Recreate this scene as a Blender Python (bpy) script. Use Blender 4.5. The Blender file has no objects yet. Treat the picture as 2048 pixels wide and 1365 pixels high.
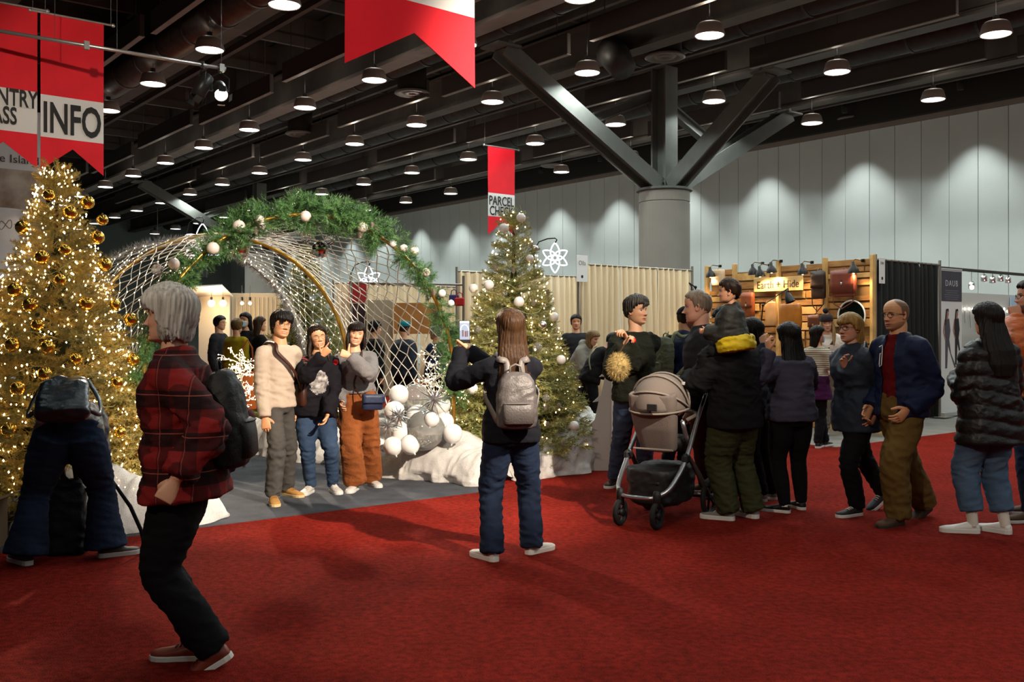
import bpy, math, random
import numpy as np
from math import sin, cos, pi, radians as R, sqrt, atan2
from mathutils import Vector, Matrix

S = bpy.context.scene
COL = S.collection
rng = np.random.default_rng(7)
random.seed(11)

# ---------------------------------------------------------------- camera, world, exposure
CAMZ, FPX, CX, HY = 1.5, 1950.0, 1024.0, 665.0
cam_d = bpy.data.cameras.new('camera')
cam = bpy.data.objects.new('camera', cam_d); COL.objects.link(cam)
cam.location = (0, 0, CAMZ); cam.rotation_euler = (R(90), 0, 0)
cam_d.sensor_width = 36; cam_d.lens = 36 * FPX / 2048
cam_d.shift_y = -(682.5 - HY) / 2048
cam_d.clip_end = 300
S.camera = cam
w = bpy.data.worlds.new('hall_ambient'); S.world = w; w.use_nodes = True
w.node_tree.nodes['Background'].inputs[0].default_value = (1.0, 0.95, 0.9, 1)
w.node_tree.nodes['Background'].inputs[1].default_value = 0.03
vs = S.view_settings
vs.view_transform = 'Standard'; vs.look = 'None'; vs.gamma = 1; vs.exposure = 0.0
vs.use_curve_mapping = False
S.display_settings.display_device = 'sRGB'
try:
    S.cycles.max_bounces = 6; S.cycles.diffuse_bounces = 3; S.cycles.glossy_bounces = 3
    S.cycles.transmission_bounces = 4; S.cycles.transparent_max_bounces = 12
    S.cycles.sample_clamp_indirect = 3.0; S.cycles.sample_clamp_direct = 0.0
    S.cycles.caustics_reflective = False; S.cycles.caustics_refractive = False
    S.cycles.use_denoising = True
except Exception:
    pass

# light levels, all in one place
LAMP_W = 420.0        # each ceiling lamp (spot)
WASH_W = 560.0        # cans washing the panelled wall
LAMP_E = 5.0          # glow of the lamp glass
BULB_E = 30.0         # string light bulbs
STAGE_W = 2600.0       # truss spotlights aimed at the photo spot
BOOTH_W = 3.0        # clip lamps in the leather booth

CA, SA = cos(atan2(1544, 1950)), sin(atan2(1544, 1950))
def uv(u, v, z=0.0): return Vector((-SA * u + CA * v, CA * u + SA * v, z))
def uvinv(p): return (-SA * p[0] + CA * p[1], CA * p[0] + SA * p[1])
def at(x, y, Y):      # photo pixel at depth Y -> point in the hall
    return Vector(((x - CX) / FPX * Y, Y, CAMZ + (HY - y) / FPX * Y))
def floor_at(x, y):
    Y = CAMZ * FPX / (y - HY); return Vector(((x - CX) / FPX * Y, Y, 0))
E1 = Vector((-SA, CA, 0)); E2 = Vector((CA, SA, 0)); UP = Vector((0, 0, 1))
ROT = atan2(SA, CA)   # turning x onto e2

# ---------------------------------------------------------------- materials
MATS = {}
def srgb(c):
    if isinstance(c, str):
        c = c.lstrip('#'); c = [int(c[i:i+2], 16) / 255 for i in (0, 2, 4)]
    return tuple((x / 12.92 if x <= .04045 else ((x + .055) / 1.055) ** 2.4) for x in c)
def mat(name, col, rough=.6, metal=0., emit=None, es=0., bump=None, var=None, spec=.4, sheen=0., alpha=1., trans=0., sub=0., coat=0., stretch=None):
    """procedural principled material; bump=(scale,strength[,detail]); var=(scale,amount)"""
    if name in MATS: return MATS[name]
    m = bpy.data.materials.new(name); m.use_nodes = True
    nt = m.node_tree; b = nt.nodes['Principled BSDF']; I = b.inputs
    c = srgb(col) if isinstance(col, str) else tuple(col)
    I['Base Color'].default_value = (*c, 1); I['Roughness'].default_value = rough; I['Metallic'].default_value = metal
    I['Specular IOR Level'].default_value = spec
    I['Sheen Weight'].default_value = sheen; I['Alpha'].default_value = alpha; I['Transmission Weight'].default_value = trans
    I['Coat Weight'].default_value = coat
    if emit is not None:
        e = srgb(emit) if isinstance(emit, str) else emit
        I['Emission Color'].default_value = (*e, 1); I['Emission Strength'].default_value = es
    tc = nt.nodes.new('ShaderNodeTexCoord'); co = tc.outputs['Object']
    if stretch:
        mp = nt.nodes.new('ShaderNodeMapping'); mp.inputs['Scale'].default_value = stretch
        nt.links.new(co, mp.inputs[0]); co = mp.outputs[0]
    if var:
        n = nt.nodes.new('ShaderNodeTexNoise'); n.inputs['Scale'].default_value = var[0]; n.inputs['Detail'].default_value = 4
        nt.links.new(co, n.inputs[0])
        mx = nt.nodes.new('ShaderNodeMix'); mx.data_type = 'RGBA'
        d = var[1]; c2 = var[2] if len(var) > 2 else None
        mr = nt.nodes.new('ShaderNodeMapRange'); mr.inputs[1].default_value = .3; mr.inputs[2].default_value = .7
        nt.links.new(n.outputs[0], mr.inputs[0]); nt.links.new(mr.outputs[0], mx.inputs[0])
        if c2:
            cc = srgb(c2); mx.inputs[6].default_value = (*c, 1); mx.inputs[7].default_value = (*cc, 1)
        else:
            mx.inputs[6].default_value = (*[x * (1 - d) for x in c], 1); mx.inputs[7].default_value = (*[min(1, x * (1 + d)) for x in c], 1)
        nt.links.new(mx.outputs[2], I['Base Color'])
    if bump:
        n = nt.nodes.new('ShaderNodeTexNoise'); n.inputs['Scale'].default_value = bump[0]; n.inputs['Detail'].default_value = bump[2] if len(bump) > 2 else 3
        nt.links.new(co, n.inputs[0])
        bp = nt.nodes.new('ShaderNodeBump'); bp.inputs['Strength'].default_value = bump[1]; bp.inputs['Distance'].default_value = .01
        nt.links.new(n.outputs[0], bp.inputs['Height']); nt.links.new(bp.outputs[0], I['Normal'])
    MATS[name] = m
    return m
def nodes(m): return m.node_tree.nodes, m.node_tree.links, m.node_tree.nodes['Principled BSDF']
def bands_mat(name, base, lines, rough=.85, bump=(300, .3)):
    """cloth of stripes: lines = list of (axis 'x'|'y'|'z', period, width fraction, offset, colour, opacity) over the base"""
    m = mat(name, base, rough, bump=bump, spec=.2)
    N, L, b = nodes(m); tc = N.new('ShaderNodeTexCoord'); sp = N.new('ShaderNodeSeparateXYZ'); L.new(tc.outputs['Object'], sp.inputs[0])
    rgb = N.new('ShaderNodeRGB'); rgb.outputs[0].default_value = (*srgb(base), 1); cur = rgb.outputs[0]
    for ax, per, wd, off, colr, op in lines:
        a = N.new('ShaderNodeMath'); a.operation = 'MULTIPLY_ADD'; a.inputs[1].default_value = 1 / per; a.inputs[2].default_value = off + 50
        L.new(sp.outputs['XYZ'.index(ax.upper())], a.inputs[0])
        f = N.new('ShaderNodeMath'); f.operation = 'FRACT'; L.new(a.outputs[0], f.inputs[0])
        l = N.new('ShaderNodeMath'); l.operation = 'LESS_THAN'; l.inputs[1].default_value = wd; L.new(f.outputs[0], l.inputs[0])
        k = N.new('ShaderNodeMath'); k.operation = 'MULTIPLY'; k.inputs[1].default_value = op; L.new(l.outputs[0], k.inputs[0])
        mx = N.new('ShaderNodeMix'); mx.data_type = 'RGBA'; L.new(k.outputs[0], mx.inputs[0]); L.new(cur, mx.inputs[6]); mx.inputs[7].default_value = (*srgb(colr), 1)
        cur = mx.outputs[2]
    L.new(cur, b.inputs['Base Color'])
    return m

# ---------------------------------------------------------------- mesh building
def V(*a): return np.array(a, float)
class MB:
    def __init__(s): s.v = []; s.f = []; s.n = 0; s.mi = []; s.cur = 0
    def add(s, v, f):
        v = np.asarray(v, float).reshape(-1, 3); s.v.append(v); n = s.n
        s.f += [tuple(i + n for i in q) for q in f]; s.mi += [s.cur] * len(f); s.n += len(v); return s
    def verts(s): return np.concatenate(s.v) if s.v else np.zeros((0, 3))
    def box(s, c, size, rz=0., M=None):
        x, y, z = [d / 2 for d in size]
        v = np.array([(-x,-y,-z),(x,-y,-z),(x,y,-z),(-x,y,-z),(-x,-y,z),(x,-y,z),(x,y,z),(-x,y,z)])
        if M is not None: v = v @ np.array(M).T
        elif rz: v = v @ np.array([[cos(rz), sin(rz), 0], [-sin(rz), cos(rz), 0], [0, 0, 1]])
        return s.add(v + np.array(c), [(0,3,2,1),(4,5,6,7),(0,1,5,4),(1,2,6,5),(2,3,7,6),(3,0,4,7)])
    def bbox(s, c, size, b=.01, rz=0., M=None):
        """box with chamfered edges"""
        x, y, z = [d / 2 for d in size]; b = min(b, x*.9, y*.9, z*.9); vv = []
        for sx in (-1, 1):
            for sy in (-1, 1):
                for sz in (-1, 1):
                    vv += [(sx*(x-b), sy*(y-b), sz*z), (sx*(x-b), sy*y, sz*(z-b)), (sx*x, sy*(y-b), sz*(z-b))]
        I = lambda sx, sy, sz, k: ((sx*2 + sy)*2 + sz)*3 + k
        F = []
        F += [[I(0,0,0,0),I(0,1,0,0),I(1,1,0,0),I(1,0,0,0)], [I(0,0,1,0),I(1,0,1,0),I(1,1,1,0),I(0,1,1,0)]]
        F += [[I(0,0,0,1),I(1,0,0,1),I(1,0,1,1),I(0,0,1,1)], [I(0,1,0,1),I(0,1,1,1),I(1,1,1,1),I(1,1,0,1)]]
        F += [[I(0,0,0,2),I(0,0,1,2),I(0,1,1,2),I(0,1,0,2)], [I(1,0,0,2),I(1,1,0,2),I(1,1,1,2),I(1,0,1,2)]]
        for a in (0, 1):
            for c2 in (0, 1):
                F += [[I(0,a,c2,0),I(1,a,c2,0),I(1,a,c2,1),I(0,a,c2,1)], [I(a,0,c2,0),I(a,1,c2,0),I(a,1,c2,2),I(a,0,c2,2)], [I(a,c2,0,1),I(a,c2,1,1),I(a,c2,1,2),I(a,c2,0,2)]]
        F += [[I(a,c2,d,0),I(a,c2,d,1),I(a,c2,d,2)] for a in (0,1) for c2 in (0,1) for d in (0,1)]
        v = np.array(vv)
        if M is not None: v = v @ np.array(M).T
        elif rz: v = v @ np.array([[cos(rz), sin(rz), 0], [-sin(rz), cos(rz), 0], [0, 0, 1]])
        return s.add(v + np.array(c), F)
    def loft(s, rings, cap=True, closed=True):
        n = len(rings[0]); v = np.concatenate([np.asarray(r, float) for r in rings]); F = []
        for k in range(len(rings) - 1):
            a, b = k * n, (k + 1) * n
            for i in range(n if closed else n - 1):
                j = (i + 1) % n; F.append((a + i, a + j, b + j, b + i))
        if cap: F += [tuple(range(n - 1, -1, -1)), tuple(range((len(rings) - 1) * n, len(rings) * n))]
        return s.add(v, F)
    def tube(s, pts, rad, n=8, ref=None, flat=1., cap=True, loop=False):
        pts = [np.asarray(p, float) for p in pts]; m = len(pts)
        if np.isscalar(rad): rad = [rad] * m
        rings = []; prev = None
        for k, p in enumerate(pts):
            if loop: t = pts[(k + 1) % m] - pts[k - 1]
            else: t = pts[min(k + 1, m - 1)] - pts[max(k - 1, 0)]
            t = t / (np.linalg.norm(t) + 1e-9)
            if ref is not None: a = np.asarray(ref, float)
            elif prev is None: a = V(0, 0, 1) if abs(t[2]) < .9 else V(1, 0, 0)
            else: a = prev
            a = a - t * a.dot(t); a /= (np.linalg.norm(a) + 1e-9); b = np.cross(t, a); prev = a
            th = np.arange(n) * 2 * pi / n
            rings.append(p + rad[k] * (np.outer(np.cos(th), a) + flat * np.outer(np.sin(th), b)))
        if loop: rings.append(rings[0]); cap = False
        return s.loft(rings, cap)
    def cyl(s, c, r, h, n=20, r2=None):
        r2 = r if r2 is None else r2; c = np.array(c, float)
        return s.tube([c, c + V(0, 0, h)], [r, r2], n)
    def lathe(s, c, prof, n=20, M=None, cap=True):
        th = np.arange(n) * 2 * pi / n; rings = []
        for r, z in prof:
            q = np.stack([r * np.cos(th), r * np.sin(th), np.full(n, z)], 1)
            if M is not None: q = q @ np.array(M).T
            rings.append(q + np.array(c))
        return s.loft(rings, cap)
    def sphere(s, c, r, n=14, m=9, sc=(1, 1, 1), M=None):
        prof = [(max(1e-4, sin(pi * k / m)), -cos(pi * k / m)) for k in range(m + 1)]
        th = np.arange(n) * 2 * pi / n; rings = []
        for rr, z in prof:
            q = np.stack([rr * np.cos(th) * sc[0], rr * np.sin(th) * sc[1], np.full(n, z * sc[2])], 1) * r
            if M is not None: q = q @ np.array(M).T
            rings.append(q + np.array(c))
        return s.loft(rings, False)
    def poly(s, pts, thick, nrm):
        """flat outline given as 3-D points, extruded by thick along nrm"""
        p = np.array([list(q) for q in pts], float); n = len(p); d = np.array(list(nrm), float) * thick
        return s.add(np.concatenate([p, p + d]), [tuple(range(n)), tuple(range(2*n-1, n-1, -1))] + [(i, n + i, n + (i+1) % n, (i+1) % n) for i in range(n)])
    def mesh(s, name='mesh', smooth=False):
        me = bpy.data.meshes.new(name); v = s.verts()
        me.from_pydata(v.tolist(), [], s.f)
        if smooth: me.polygons.foreach_set('use_smooth', [True] * len(me.polygons))
        if any(s.mi): me.polygons.foreach_set('material_index', s.mi)
        return me
def fast_mesh(name, verts, faces, smooth=False):
    """verts (n,3), faces (m,k) as arrays"""
    me = bpy.data.meshes.new(name); verts = np.asarray(verts, np.float32); faces = np.asarray(faces, np.int32); m, k = faces.shape
    me.vertices.add(len(verts)); me.vertices.foreach_set('co', verts.ravel())
    me.loops.add(m * k); me.loops.foreach_set('vertex_index', faces.ravel())
    me.polygons.add(m); me.polygons.foreach_set('loop_start', np.arange(0, m * k, k, dtype=np.int32))
    if smooth: me.polygons.foreach_set('use_smooth', np.ones(m, bool))
    me.update(calc_edges=True); me.validate()
    return me
def link(name, data, parent=None, loc=None, rz=None, M=None, label=None, cat=None, group=None, kind=None):
    o = bpy.data.objects.new(name, data); COL.objects.link(o)
    if M is not None: o.matrix_basis = M
    if loc is not None: o.location = loc
    if rz is not None: o.rotation_euler = (0, 0, rz)
    if parent is not None: o.parent = parent
    if label: o['label'] = label
    if cat: o['category'] = cat
    if group: o['group'] = group
    if kind: o['kind'] = kind
    return o
def obj(name, mb, m, parent=None, smooth=False, **k):
    me = mb.mesh(name, smooth) if isinstance(mb, MB) else mb
    if m is not None and not len(me.materials):
        for q in (m if isinstance(m, (list, tuple)) else [m]): me.materials.append(q)
    if smooth and isinstance(mb, MB) and smooth == 'auto':
        pass
    return link(name, me, parent, **k)
def thing(name, label, cat, loc=(0, 0, 0), rz=0., group=None):
    return link(name, None, None, loc=loc, rz=rz, label=label, cat=cat, group=group)
def struct(name, mb, m, parent=None, **k):
    return obj(name, mb, m, parent, kind='structure' if parent is None else None, **k)
ORD = 'first second third fourth fifth sixth seventh eighth ninth tenth eleventh twelfth thirteenth fourteenth fifteenth sixteenth seventeenth eighteenth nineteenth twentieth'.split()
ORD += ['twenty-' + o for o in ORD[:9]] + ['thirtieth'] + ['thirty-' + o for o in ORD[:9]]
def boxuv(mb, u0, u1, v0, v1, z0, z1):
    q = [uv(u0, v0), uv(u1, v0), uv(u1, v1), uv(u0, v1)]
    v = [(p.x, p.y, z0) for p in q] + [(p.x, p.y, z1) for p in q]
    return mb.add(v, [(0,1,2,3),(7,6,5,4),(0,4,5,1),(1,5,6,2),(2,6,7,3),(3,7,4,0)])
def text_mesh(txt, size, ext=.002, offset=0., align='LEFT', sx=1., space=1., shear=0.):
    cu = bpy.data.curves.new('letters', 'FONT'); cu.body = txt; cu.size = size; cu.extrude = ext; cu.offset = offset; cu.align_x = align; cu.space_character = space
    cu.resolution_u = 3; cu.shear = shear
    o = bpy.data.objects.new('letters', cu); COL.objects.link(o); bpy.context.view_layer.update()
    me = bpy.data.meshes.new_from_object(o.evaluated_get(bpy.context.evaluated_depsgraph_get()))
    bpy.data.objects.remove(o); bpy.data.curves.remove(cu)
    if sx != 1.: me.transform(Matrix.Diagonal((sx, 1, 1, 1)))
    return me
def frame(o, x, z):   # matrix with x axis, z axis given (text: x along line, y up => use y)
    x = Vector(x).normalized(); y = Vector(z).normalized(); n = x.cross(y)
    M = Matrix((x, y, n)).transposed().to_4x4(); M.translation = Vector(o); return M
def text(txt, size, o, xdir, ydir, m, parent=None, name='lettering', **k):
    me = text_mesh(txt, size, **k); me.materials.append(m)
    M = frame(o, xdir, ydir)
    if parent is not None: M = parent.matrix_basis.inverted() @ M
    return link(name, me, parent, M=M)
# ---------------------------------------------------------------- the hall
m_wall = mat('wall_panel_paint', (.55, .60, .585), .75, var=(.6, .05), bump=(60, .05))
m_conc = mat('grey_floor', (.16, .15, .135), .6, var=(3, .2), bump=(40, .1))
m_dark = mat('ceiling_black', (.020, .018, .016), .9)
m_beam = mat('beam_dark_paint', (.085, .072, .062), .75, var=(2, .2))
m_flange = mat('beam_flange_pale', (.20, .165, .14), .6, var=(3, .1))
m_baffle = mat('baffle_fabric', (.06, .051, .045), .9, bump=(200, .2))
m_duct = mat('duct_metal', (.10, .08, .068), .45, .5, var=(6, .25))
m_ductd = mat('duct_dark', (.04, .036, .032), .55, .3, var=(6, .25))
m_steel = mat('strut_green_grey', (.115, .12, .11), .85, var=(4, .08), spec=.2)
m_col = mat('column_paint', (.19, .175, .15), .75, var=(2, .06))
m_lampsh = mat('lamp_shade_brown', (.30, .25, .22), .5)
m_glow = mat('lamp_glass_glow', (.9, .9, .88), .4, emit=(1, .96, .9), es=LAMP_E)

# floor slab, carpets
mb = MB(); boxuv(mb, -22, 62, -28, 26, -.12, -.014); struct('floor', mb, m_conc)
m_red = mat('red_carpet_pile', (.205, .014, .008), .95, var=(2.2, .15), spec=.04)
N, L, b = nodes(m_red)
tc = N.new('ShaderNodeTexCoord'); n1 = N.new('ShaderNodeTexNoise'); n1.inputs['Scale'].default_value = 130; n1.inputs['Detail'].default_value = 5; L.new(tc.outputs['Object'], n1.inputs[0])
n2 = N.new('ShaderNodeTexNoise'); n2.inputs['Scale'].default_value = 24; n2.inputs['Detail'].default_value = 6; L.new(tc.outputs['Object'], n2.inputs[0])
ad = N.new('ShaderNodeMath'); L.new(n1.outputs[0], ad.inputs[0]); L.new(n2.outputs[0], ad.inputs[1])
bp = N.new('ShaderNodeBump'); bp.inputs['Strength'].default_value = 1; bp.inputs['Distance'].default_value = .014; L.new(ad.outputs[0], bp.inputs['Height']); L.new(bp.outputs[0], b.inputs['Normal'])
mr = N.new('ShaderNodeMapRange'); mr.inputs[1].default_value = .75; mr.inputs[2].default_value = 1.25; mr.inputs[3].default_value = .55; mr.inputs[4].default_value = 1.4; L.new(ad.outputs[0], mr.inputs[0])
src = b.inputs['Base Color'].links[0].from_socket
mx = N.new('ShaderNodeMix'); mx.data_type = 'RGBA'; mx.blend_type = 'MULTIPLY'; mx.inputs[0].default_value = 1; L.new(src, mx.inputs[6]); L.new(mr.outputs[0], mx.inputs[7]); L.new(mx.outputs[2], b.inputs['Base Color'])
mb = MB()
boxuv(mb, -20, 7.35, -14, 8.6, -.014, 0); boxuv(mb, -20, 7.35, 8.6, 24, -.014, 0); boxuv(mb, 7.35, 13, 5.6, 11.2, -.014, 0); boxuv(mb, 13, 30, 2, 14, -.014, 0)
struct('floor_carpet_red', mb, m_red)
m_grey = mat('charcoal_carpet', (.070, .074, .085), .95, var=(5, .2), bump=(120, .9, 5), spec=.1)
mb = MB(); boxuv(mb, 7.35, 13, -3, 5.6, -.014, .001); struct('floor_carpet_grey', mb, m_grey)

# back wall of tall panels, end wall
VW, HW = 25.4, CAMZ + 5.8
mb = MB(); boxuv(mb, -18, 62.2, VW + .03, VW + .25, -.1, HW + 2.6); wb = struct('wall_back', mb, mat('wall_joint_dark', (.10, .095, .09), .9))
pw = .782
pmb = MB(); pmb.bbox((0, 0, HW / 2), (pw - .012, .05, HW), .006); pme = pmb.mesh('wall_panel'); pme.materials.append(m_wall)
k0 = -24
for k in range(k0, 65):
    p = uv(11.65 + pw * (k + .5), VW + .02)
    link('wall_panel', pme, wb, loc=p, rz=ROT + pi / 2)
mb = MB(); boxuv(mb, -18, 62, VW - .06, VW + .1, HW, HW + .14); struct('trim_1', mb, m_flange)
mb = MB(); boxuv(mb, -18, 62, VW - .25, VW + .1, HW + .14, HW + 2.5); struct('trim_2', mb, m_dark)
mb = MB(); boxuv(mb, 62, 62.3, -28, VW + .1, -.1, 9.8); struct('wall_end', mb, mat('end_wall_teal', (.20, .24, .225), .8, var=(.3, .1)))

# ceiling deck and joists
mb = MB(); boxuv(mb, -22, 62, -28, VW + .3, 9.7, 9.9); struct('ceiling', mb, m_dark)
jm = None
for k in range(21):
    u = 2.4 + 2.9 * k
    mb = MB(); boxuv(mb, u, u + .10, -6, VW, 8.75, 9.0); boxuv(mb, u + .035, u + .065, -6, VW, 9.0, 9.5); struct('ceiling_joist', mb, m_beam)
# long beams, each an I section
for bi, bv in enumerate((3.9, 7.95, 11.9, 15.5, 19.0, 22.9)):
    o = MB(); boxuv(o, -4, 61.9, bv - .07, bv + .07, 7.78, 9.6); wv = struct('ceiling_beam', o, m_beam)
    o = MB(); boxuv(o, -4, 61.9, bv - .24, bv + .20, 7.68, 7.74); boxuv(o, -4, 61.9, bv - .19, bv + .16, 7.74, 7.80)
    obj('bottom_flange', o, m_flange if bi in (2,) else m_beam, wv)
    o = MB(); boxuv(o, -4, 61.9, bv - .22, bv + .22, 8.55, 8.62); obj('upper_flange', o, m_beam, wv)
# thin service rails / cable trays between the beams
for tv, tz in ((9.4, 8.3), (13.3, 8.15), (16.6, 8.2), (17.4, 7.95), (20.4, 8.1), (21.2, 8.3), (24.2, 7.9), (23.5, 8.4), (14.6, 8.5)):
    o = MB(); boxuv(o, 0, 61.5, tv - .06, tv + .06, tz, tz + .05); boxuv(o, 0, 61.5, tv - .06, tv - .045, tz + .05, tz + .16)
    struct('service_rail', o, m_beam)
# ducts
def duct(v, z, r, u0, u1, m, ring):
    o = MB(); o.tube([uv(u0, v, z), uv(u1, v, z)], r, 24); d = struct('ceiling_duct', o, m, smooth=True)
    o = MB(); u = u0 + .7
    while u < min(u1, 45):
        o.tube([uv(u, v, z), uv(u + .07, v, z)], r + .022, 24); u += ring
    obj('duct_ring', o, m, d); return d
duct(7.35, CAMZ + 6.25, .34, 4, 61, m_duct, 1.5)
duct(13.0, CAMZ + 6.75, .30, 3, 61, m_ductd, 1.6)
duct(17.0, CAMZ + 6.75, .34, 3, 61, m_ductd, 1.6)
duct(20.9, CAMZ + 6.7, .32, 3, 61, m_ductd, 1.6)
# flexible elbow of a duct near the column
mb = MB(); mb.tube([uv(16.3, 16.0, 8.1), uv(16.0, 15.6, 7.95), uv(15.6, 15.1, 7.7), uv(15.1, 14.8, 7.45), uv(14.8, 14.75, 7.1)], [.3, .33, .3, .33, .28], 16)
struct('flexible_duct', mb, m_ductd, smooth=True)

# hanging acoustic baffles
bm_ = MB(); bm_.bbox((0, 0, .225), (4.8, .10, .45), .01); bme = bm_.mesh('baffle'); bme.materials.append(m_baffle)
tm_ = MB(); tm_.box((0, 0, -.008), (4.8, .12, .016)); tme = tm_.mesh('edge_trim'); tme.materials.append(m_flange)
rm_ = MB(); rm_.cyl((0, 0, .45), .012, 1.6, 6); rme = rm_.mesh('hanger_rod'); rme.materials.append(m_beam)
names = ['left of the big duct', 'before the pale-edged beam', 'over the middle lamps', 'above the leather booth', 'nearest the panelled wall']
for ri, (v, u0) in enumerate(((6.5, 4.0), (10.4, 6.3), (14.0, 4.7), (18.0, 3.7), (21.8, 5.0))):
    for k in range(8):
        u = u0 + 5.5 * k
        h = CAMZ + 6.0 + (.12 if (k + ri) % 2 else 0)
        t = thing('acoustic_baffle', f'long dark hanging ceiling baffle {names[ri]}, {ORD[k]} from the near end', 'baffle', uv(u + 2.4, v, h), ROT + pi / 2, 'hanging acoustic baffles')
        link('panel', bme, t); link('edge_trim', tme, t); link('hanger_rod', rme, t, loc=(-2, 0, 0)); link('hanger_rod', rme, t, loc=(2, 0, 0))

# ceiling lamps on a regular grid
lm = MB(); lm.lathe((0, 0, 0), [(.27, 0), (.285, .02), (.235, .20), (.20, .235), (.06, .24), (.05, .235), (.19, .22), (.22, .19), (.262, .02)], 20, cap=False)
sh_me = lm.mesh('shade', True); sh_me.materials.append(m_lampsh)
gm = MB(); gm.lathe((0, 0, .012), [(.001, -.012), (.14, -.008), (.262, 0)], 20, cap=False); gl_me = gm.mesh('glowing_lens', True); gl_me.materials.append(m_glow)
hm = MB(); hm.cyl((0, 0, .235), .055, .12, 12); hm.cyl((0, 0, .35), .006, 1.75, 5); st_me = hm.mesh('hanger', False); st_me.materials.append(m_dark)
ld = bpy.data.lights.new('ceiling_lamp_beam', 'SPOT'); ld.energy = LAMP_W; ld.spot_size = R(146); ld.spot_blend = .12; ld.shadow_soft_size = .2; ld.color = (.91, 1, .97)
ld3 = ld.copy(); ld3.energy = LAMP_W * .6
ld4 = ld.copy(); ld4.energy = LAMP_W * .35
ld2 = ld.copy(); ld2.energy = LAMP_W * .12
ul = bpy.data.lights.new('ceiling_fill', 'POINT'); ul.energy = 9; ul.shadow_soft_size = .12; ul.color = (1, .92, .8)  # added fill above the lamps, only there to brighten the ceiling
LAMPV = [7.18, 10.86, 14.1, 18.2, 22.14, 3.45, -.3]; LAMPZ = CAMZ + 5.5
rown = ['row beside the round duct', 'row under the pale-edged beam', 'row before the column', 'row past the column', 'row along the wall', 'row above the golden tree', 'row left of the trees']
for r, v in enumerate(LAMPV):
    for n in range(-7 if r in (1, 2, 5, 6) else -2, 17 if r < 5 else 3):
        u = 3.33 * (n + .575); p = uv(u, v, LAMPZ)
        t = thing('ceiling_lamp', f'lit round ceiling lamp, {rown[r]}, {ORD[n + 7]} from the near end', 'ceiling lamp', p, 0, 'hall ceiling lamps')
        link('shade', sh_me, t); link('glowing_lens', gl_me, t); link('hanger', st_me, t)
        if n < 15:
            l = bpy.data.objects.new('lamp_beam', ld2 if -2 <= n <= 0 or (r > 4 and n > -3) else ld4 if r == 4 else ld3 if r == 0 else ld3 if n < -2 else ld); COL.objects.link(l); l.parent = t; l.location = (0, 0, -.03)
        if 0 <= n < 12 and r < 5: l = bpy.data.objects.new('ceiling_fill', ul); COL.objects.link(l); l.parent = t; l.location = (0, 0, .5)

# small wall-washer cans over the panelled wall
wm = MB(); wm.lathe((0, 0, 0), [(.07, -.02), (.085, -.02), (.085, .22), (.02, .24), (.001, .24)], 14); wme = wm.mesh('can', True); wme.materials.append(m_dark)
wr = MB(); wr.cyl((0, 0, .24), .01, 1.7, 6); wre = wr.mesh('stem'); wre.materials.append(m_dark)
wl = bpy.data.lights.new('wall_washer_beam', 'SPOT'); wl.energy = WASH_W; wl.spot_size = R(76); wl.spot_blend = .55; wl.shadow_soft_size = .07; wl.color = (.93, 1, .96)
for n in range(0, 16):
    t = thing('wall_washer', f'small black wall-washer can above the panelled wall, {ORD[n]} from the near end', 'wall light', uv(3.33 * (n + .73), VW - .95, 7.72), 0, 'wall washers')
    link('can', wme, t); link('stem', wre, t); l = bpy.data.objects.new('wall_washer_beam', wl); COL.objects.link(l); l.parent = t; l.location = (0, 0, -.03)
# tree column with struts
def ibeam(mb, a, b, wd=.34, dp=.34, tf=.045, tw=.05, side=None):
    """I section between points a and b; flange normal = side"""
    a, b = np.array(a, float), np.array(b, float); t = (b - a) / np.linalg.norm(b - a)
    s = np.array(side, float); s -= t * s.dot(t); s /= np.linalg.norm(s); n = np.cross(t, s)
    def bar(o, hw, hd):
        q = [(-hw, -hd), (hw, -hd), (hw, hd), (-hw, hd)]
        mb.loft([[p + o + n * x + s * y for x, y in q] for p in (a, b)])
    bar(s * (dp / 2), wd / 2, tf / 2); bar(-s * (dp / 2), wd / 2, tf / 2); bar(s * 0, tw / 2, dp / 2)
def tree_column(u, v, n):
    base = uv(u, v); ct = 4.82
    mb = MB(); mb.lathe(base, [(.60, 0), (.60, ct - .28), (.585, ct - .27), (.585, ct - .25), (.60, ct - .24), (.60, ct)], 40)
    c = struct(f'column_{n}', mb, m_col)
    mb = MB(); mb.lathe(base + Vector((0, 0, ct)), [(.60, 0), (.66, .02), (.66, .07), (.5, .07)], 40); obj('cap_plate', mb, m_steel, c)
    top = base + Vector((0, 0, ct + .05))
    for du, dv, z in ((0, -4.9, 7.35), (0, 4.75, 7.3), (-3.05, 0, 7.0), (3.05, 0, 7.0)):
        d = uv(du, dv); dn = d.normalized()
        a = top + dn * .30 + Vector((0, 0, .08)); e = base + d; e.z = z
        mb = MB(); ibeam(mb, a, e, .36, .36, side=d.cross(UP).normalized())
        s_ = obj('strut', mb, m_steel, c)
        mb = MB(); f = (e - a).normalized(); mb.bbox(e + Vector((0, 0, .03)), (.62, .62, .05), .01, rz=ROT); obj('bearing_plate', mb, m_steel, s_)
        mb = MB(); mb.bbox(a - f * .05, (.30, .30, .22), .03, rz=ROT); obj('shoe_plate', mb, m_steel, s_)
    mb = MB(); ibeam(mb, top, top + Vector((0, 0, 2.9)), .42, .42, side=E1); obj('post', mb, m_steel, c)
    pt = top + Vector((0, 0, 2.3))
    for sgn in (-1, 1):
        mb = MB(); q = top + Vector((0, 0, 1.25)) + uv(0, sgn * 2.6) + uv(.4, 0); ibeam(mb, pt + uv(.3, 0), q, .2, .2, side=UP); obj('brace', mb, m_steel, c)
tree_column(15.9, 17.2, 1); tree_column(38.9, 17.2, 2)

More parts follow.
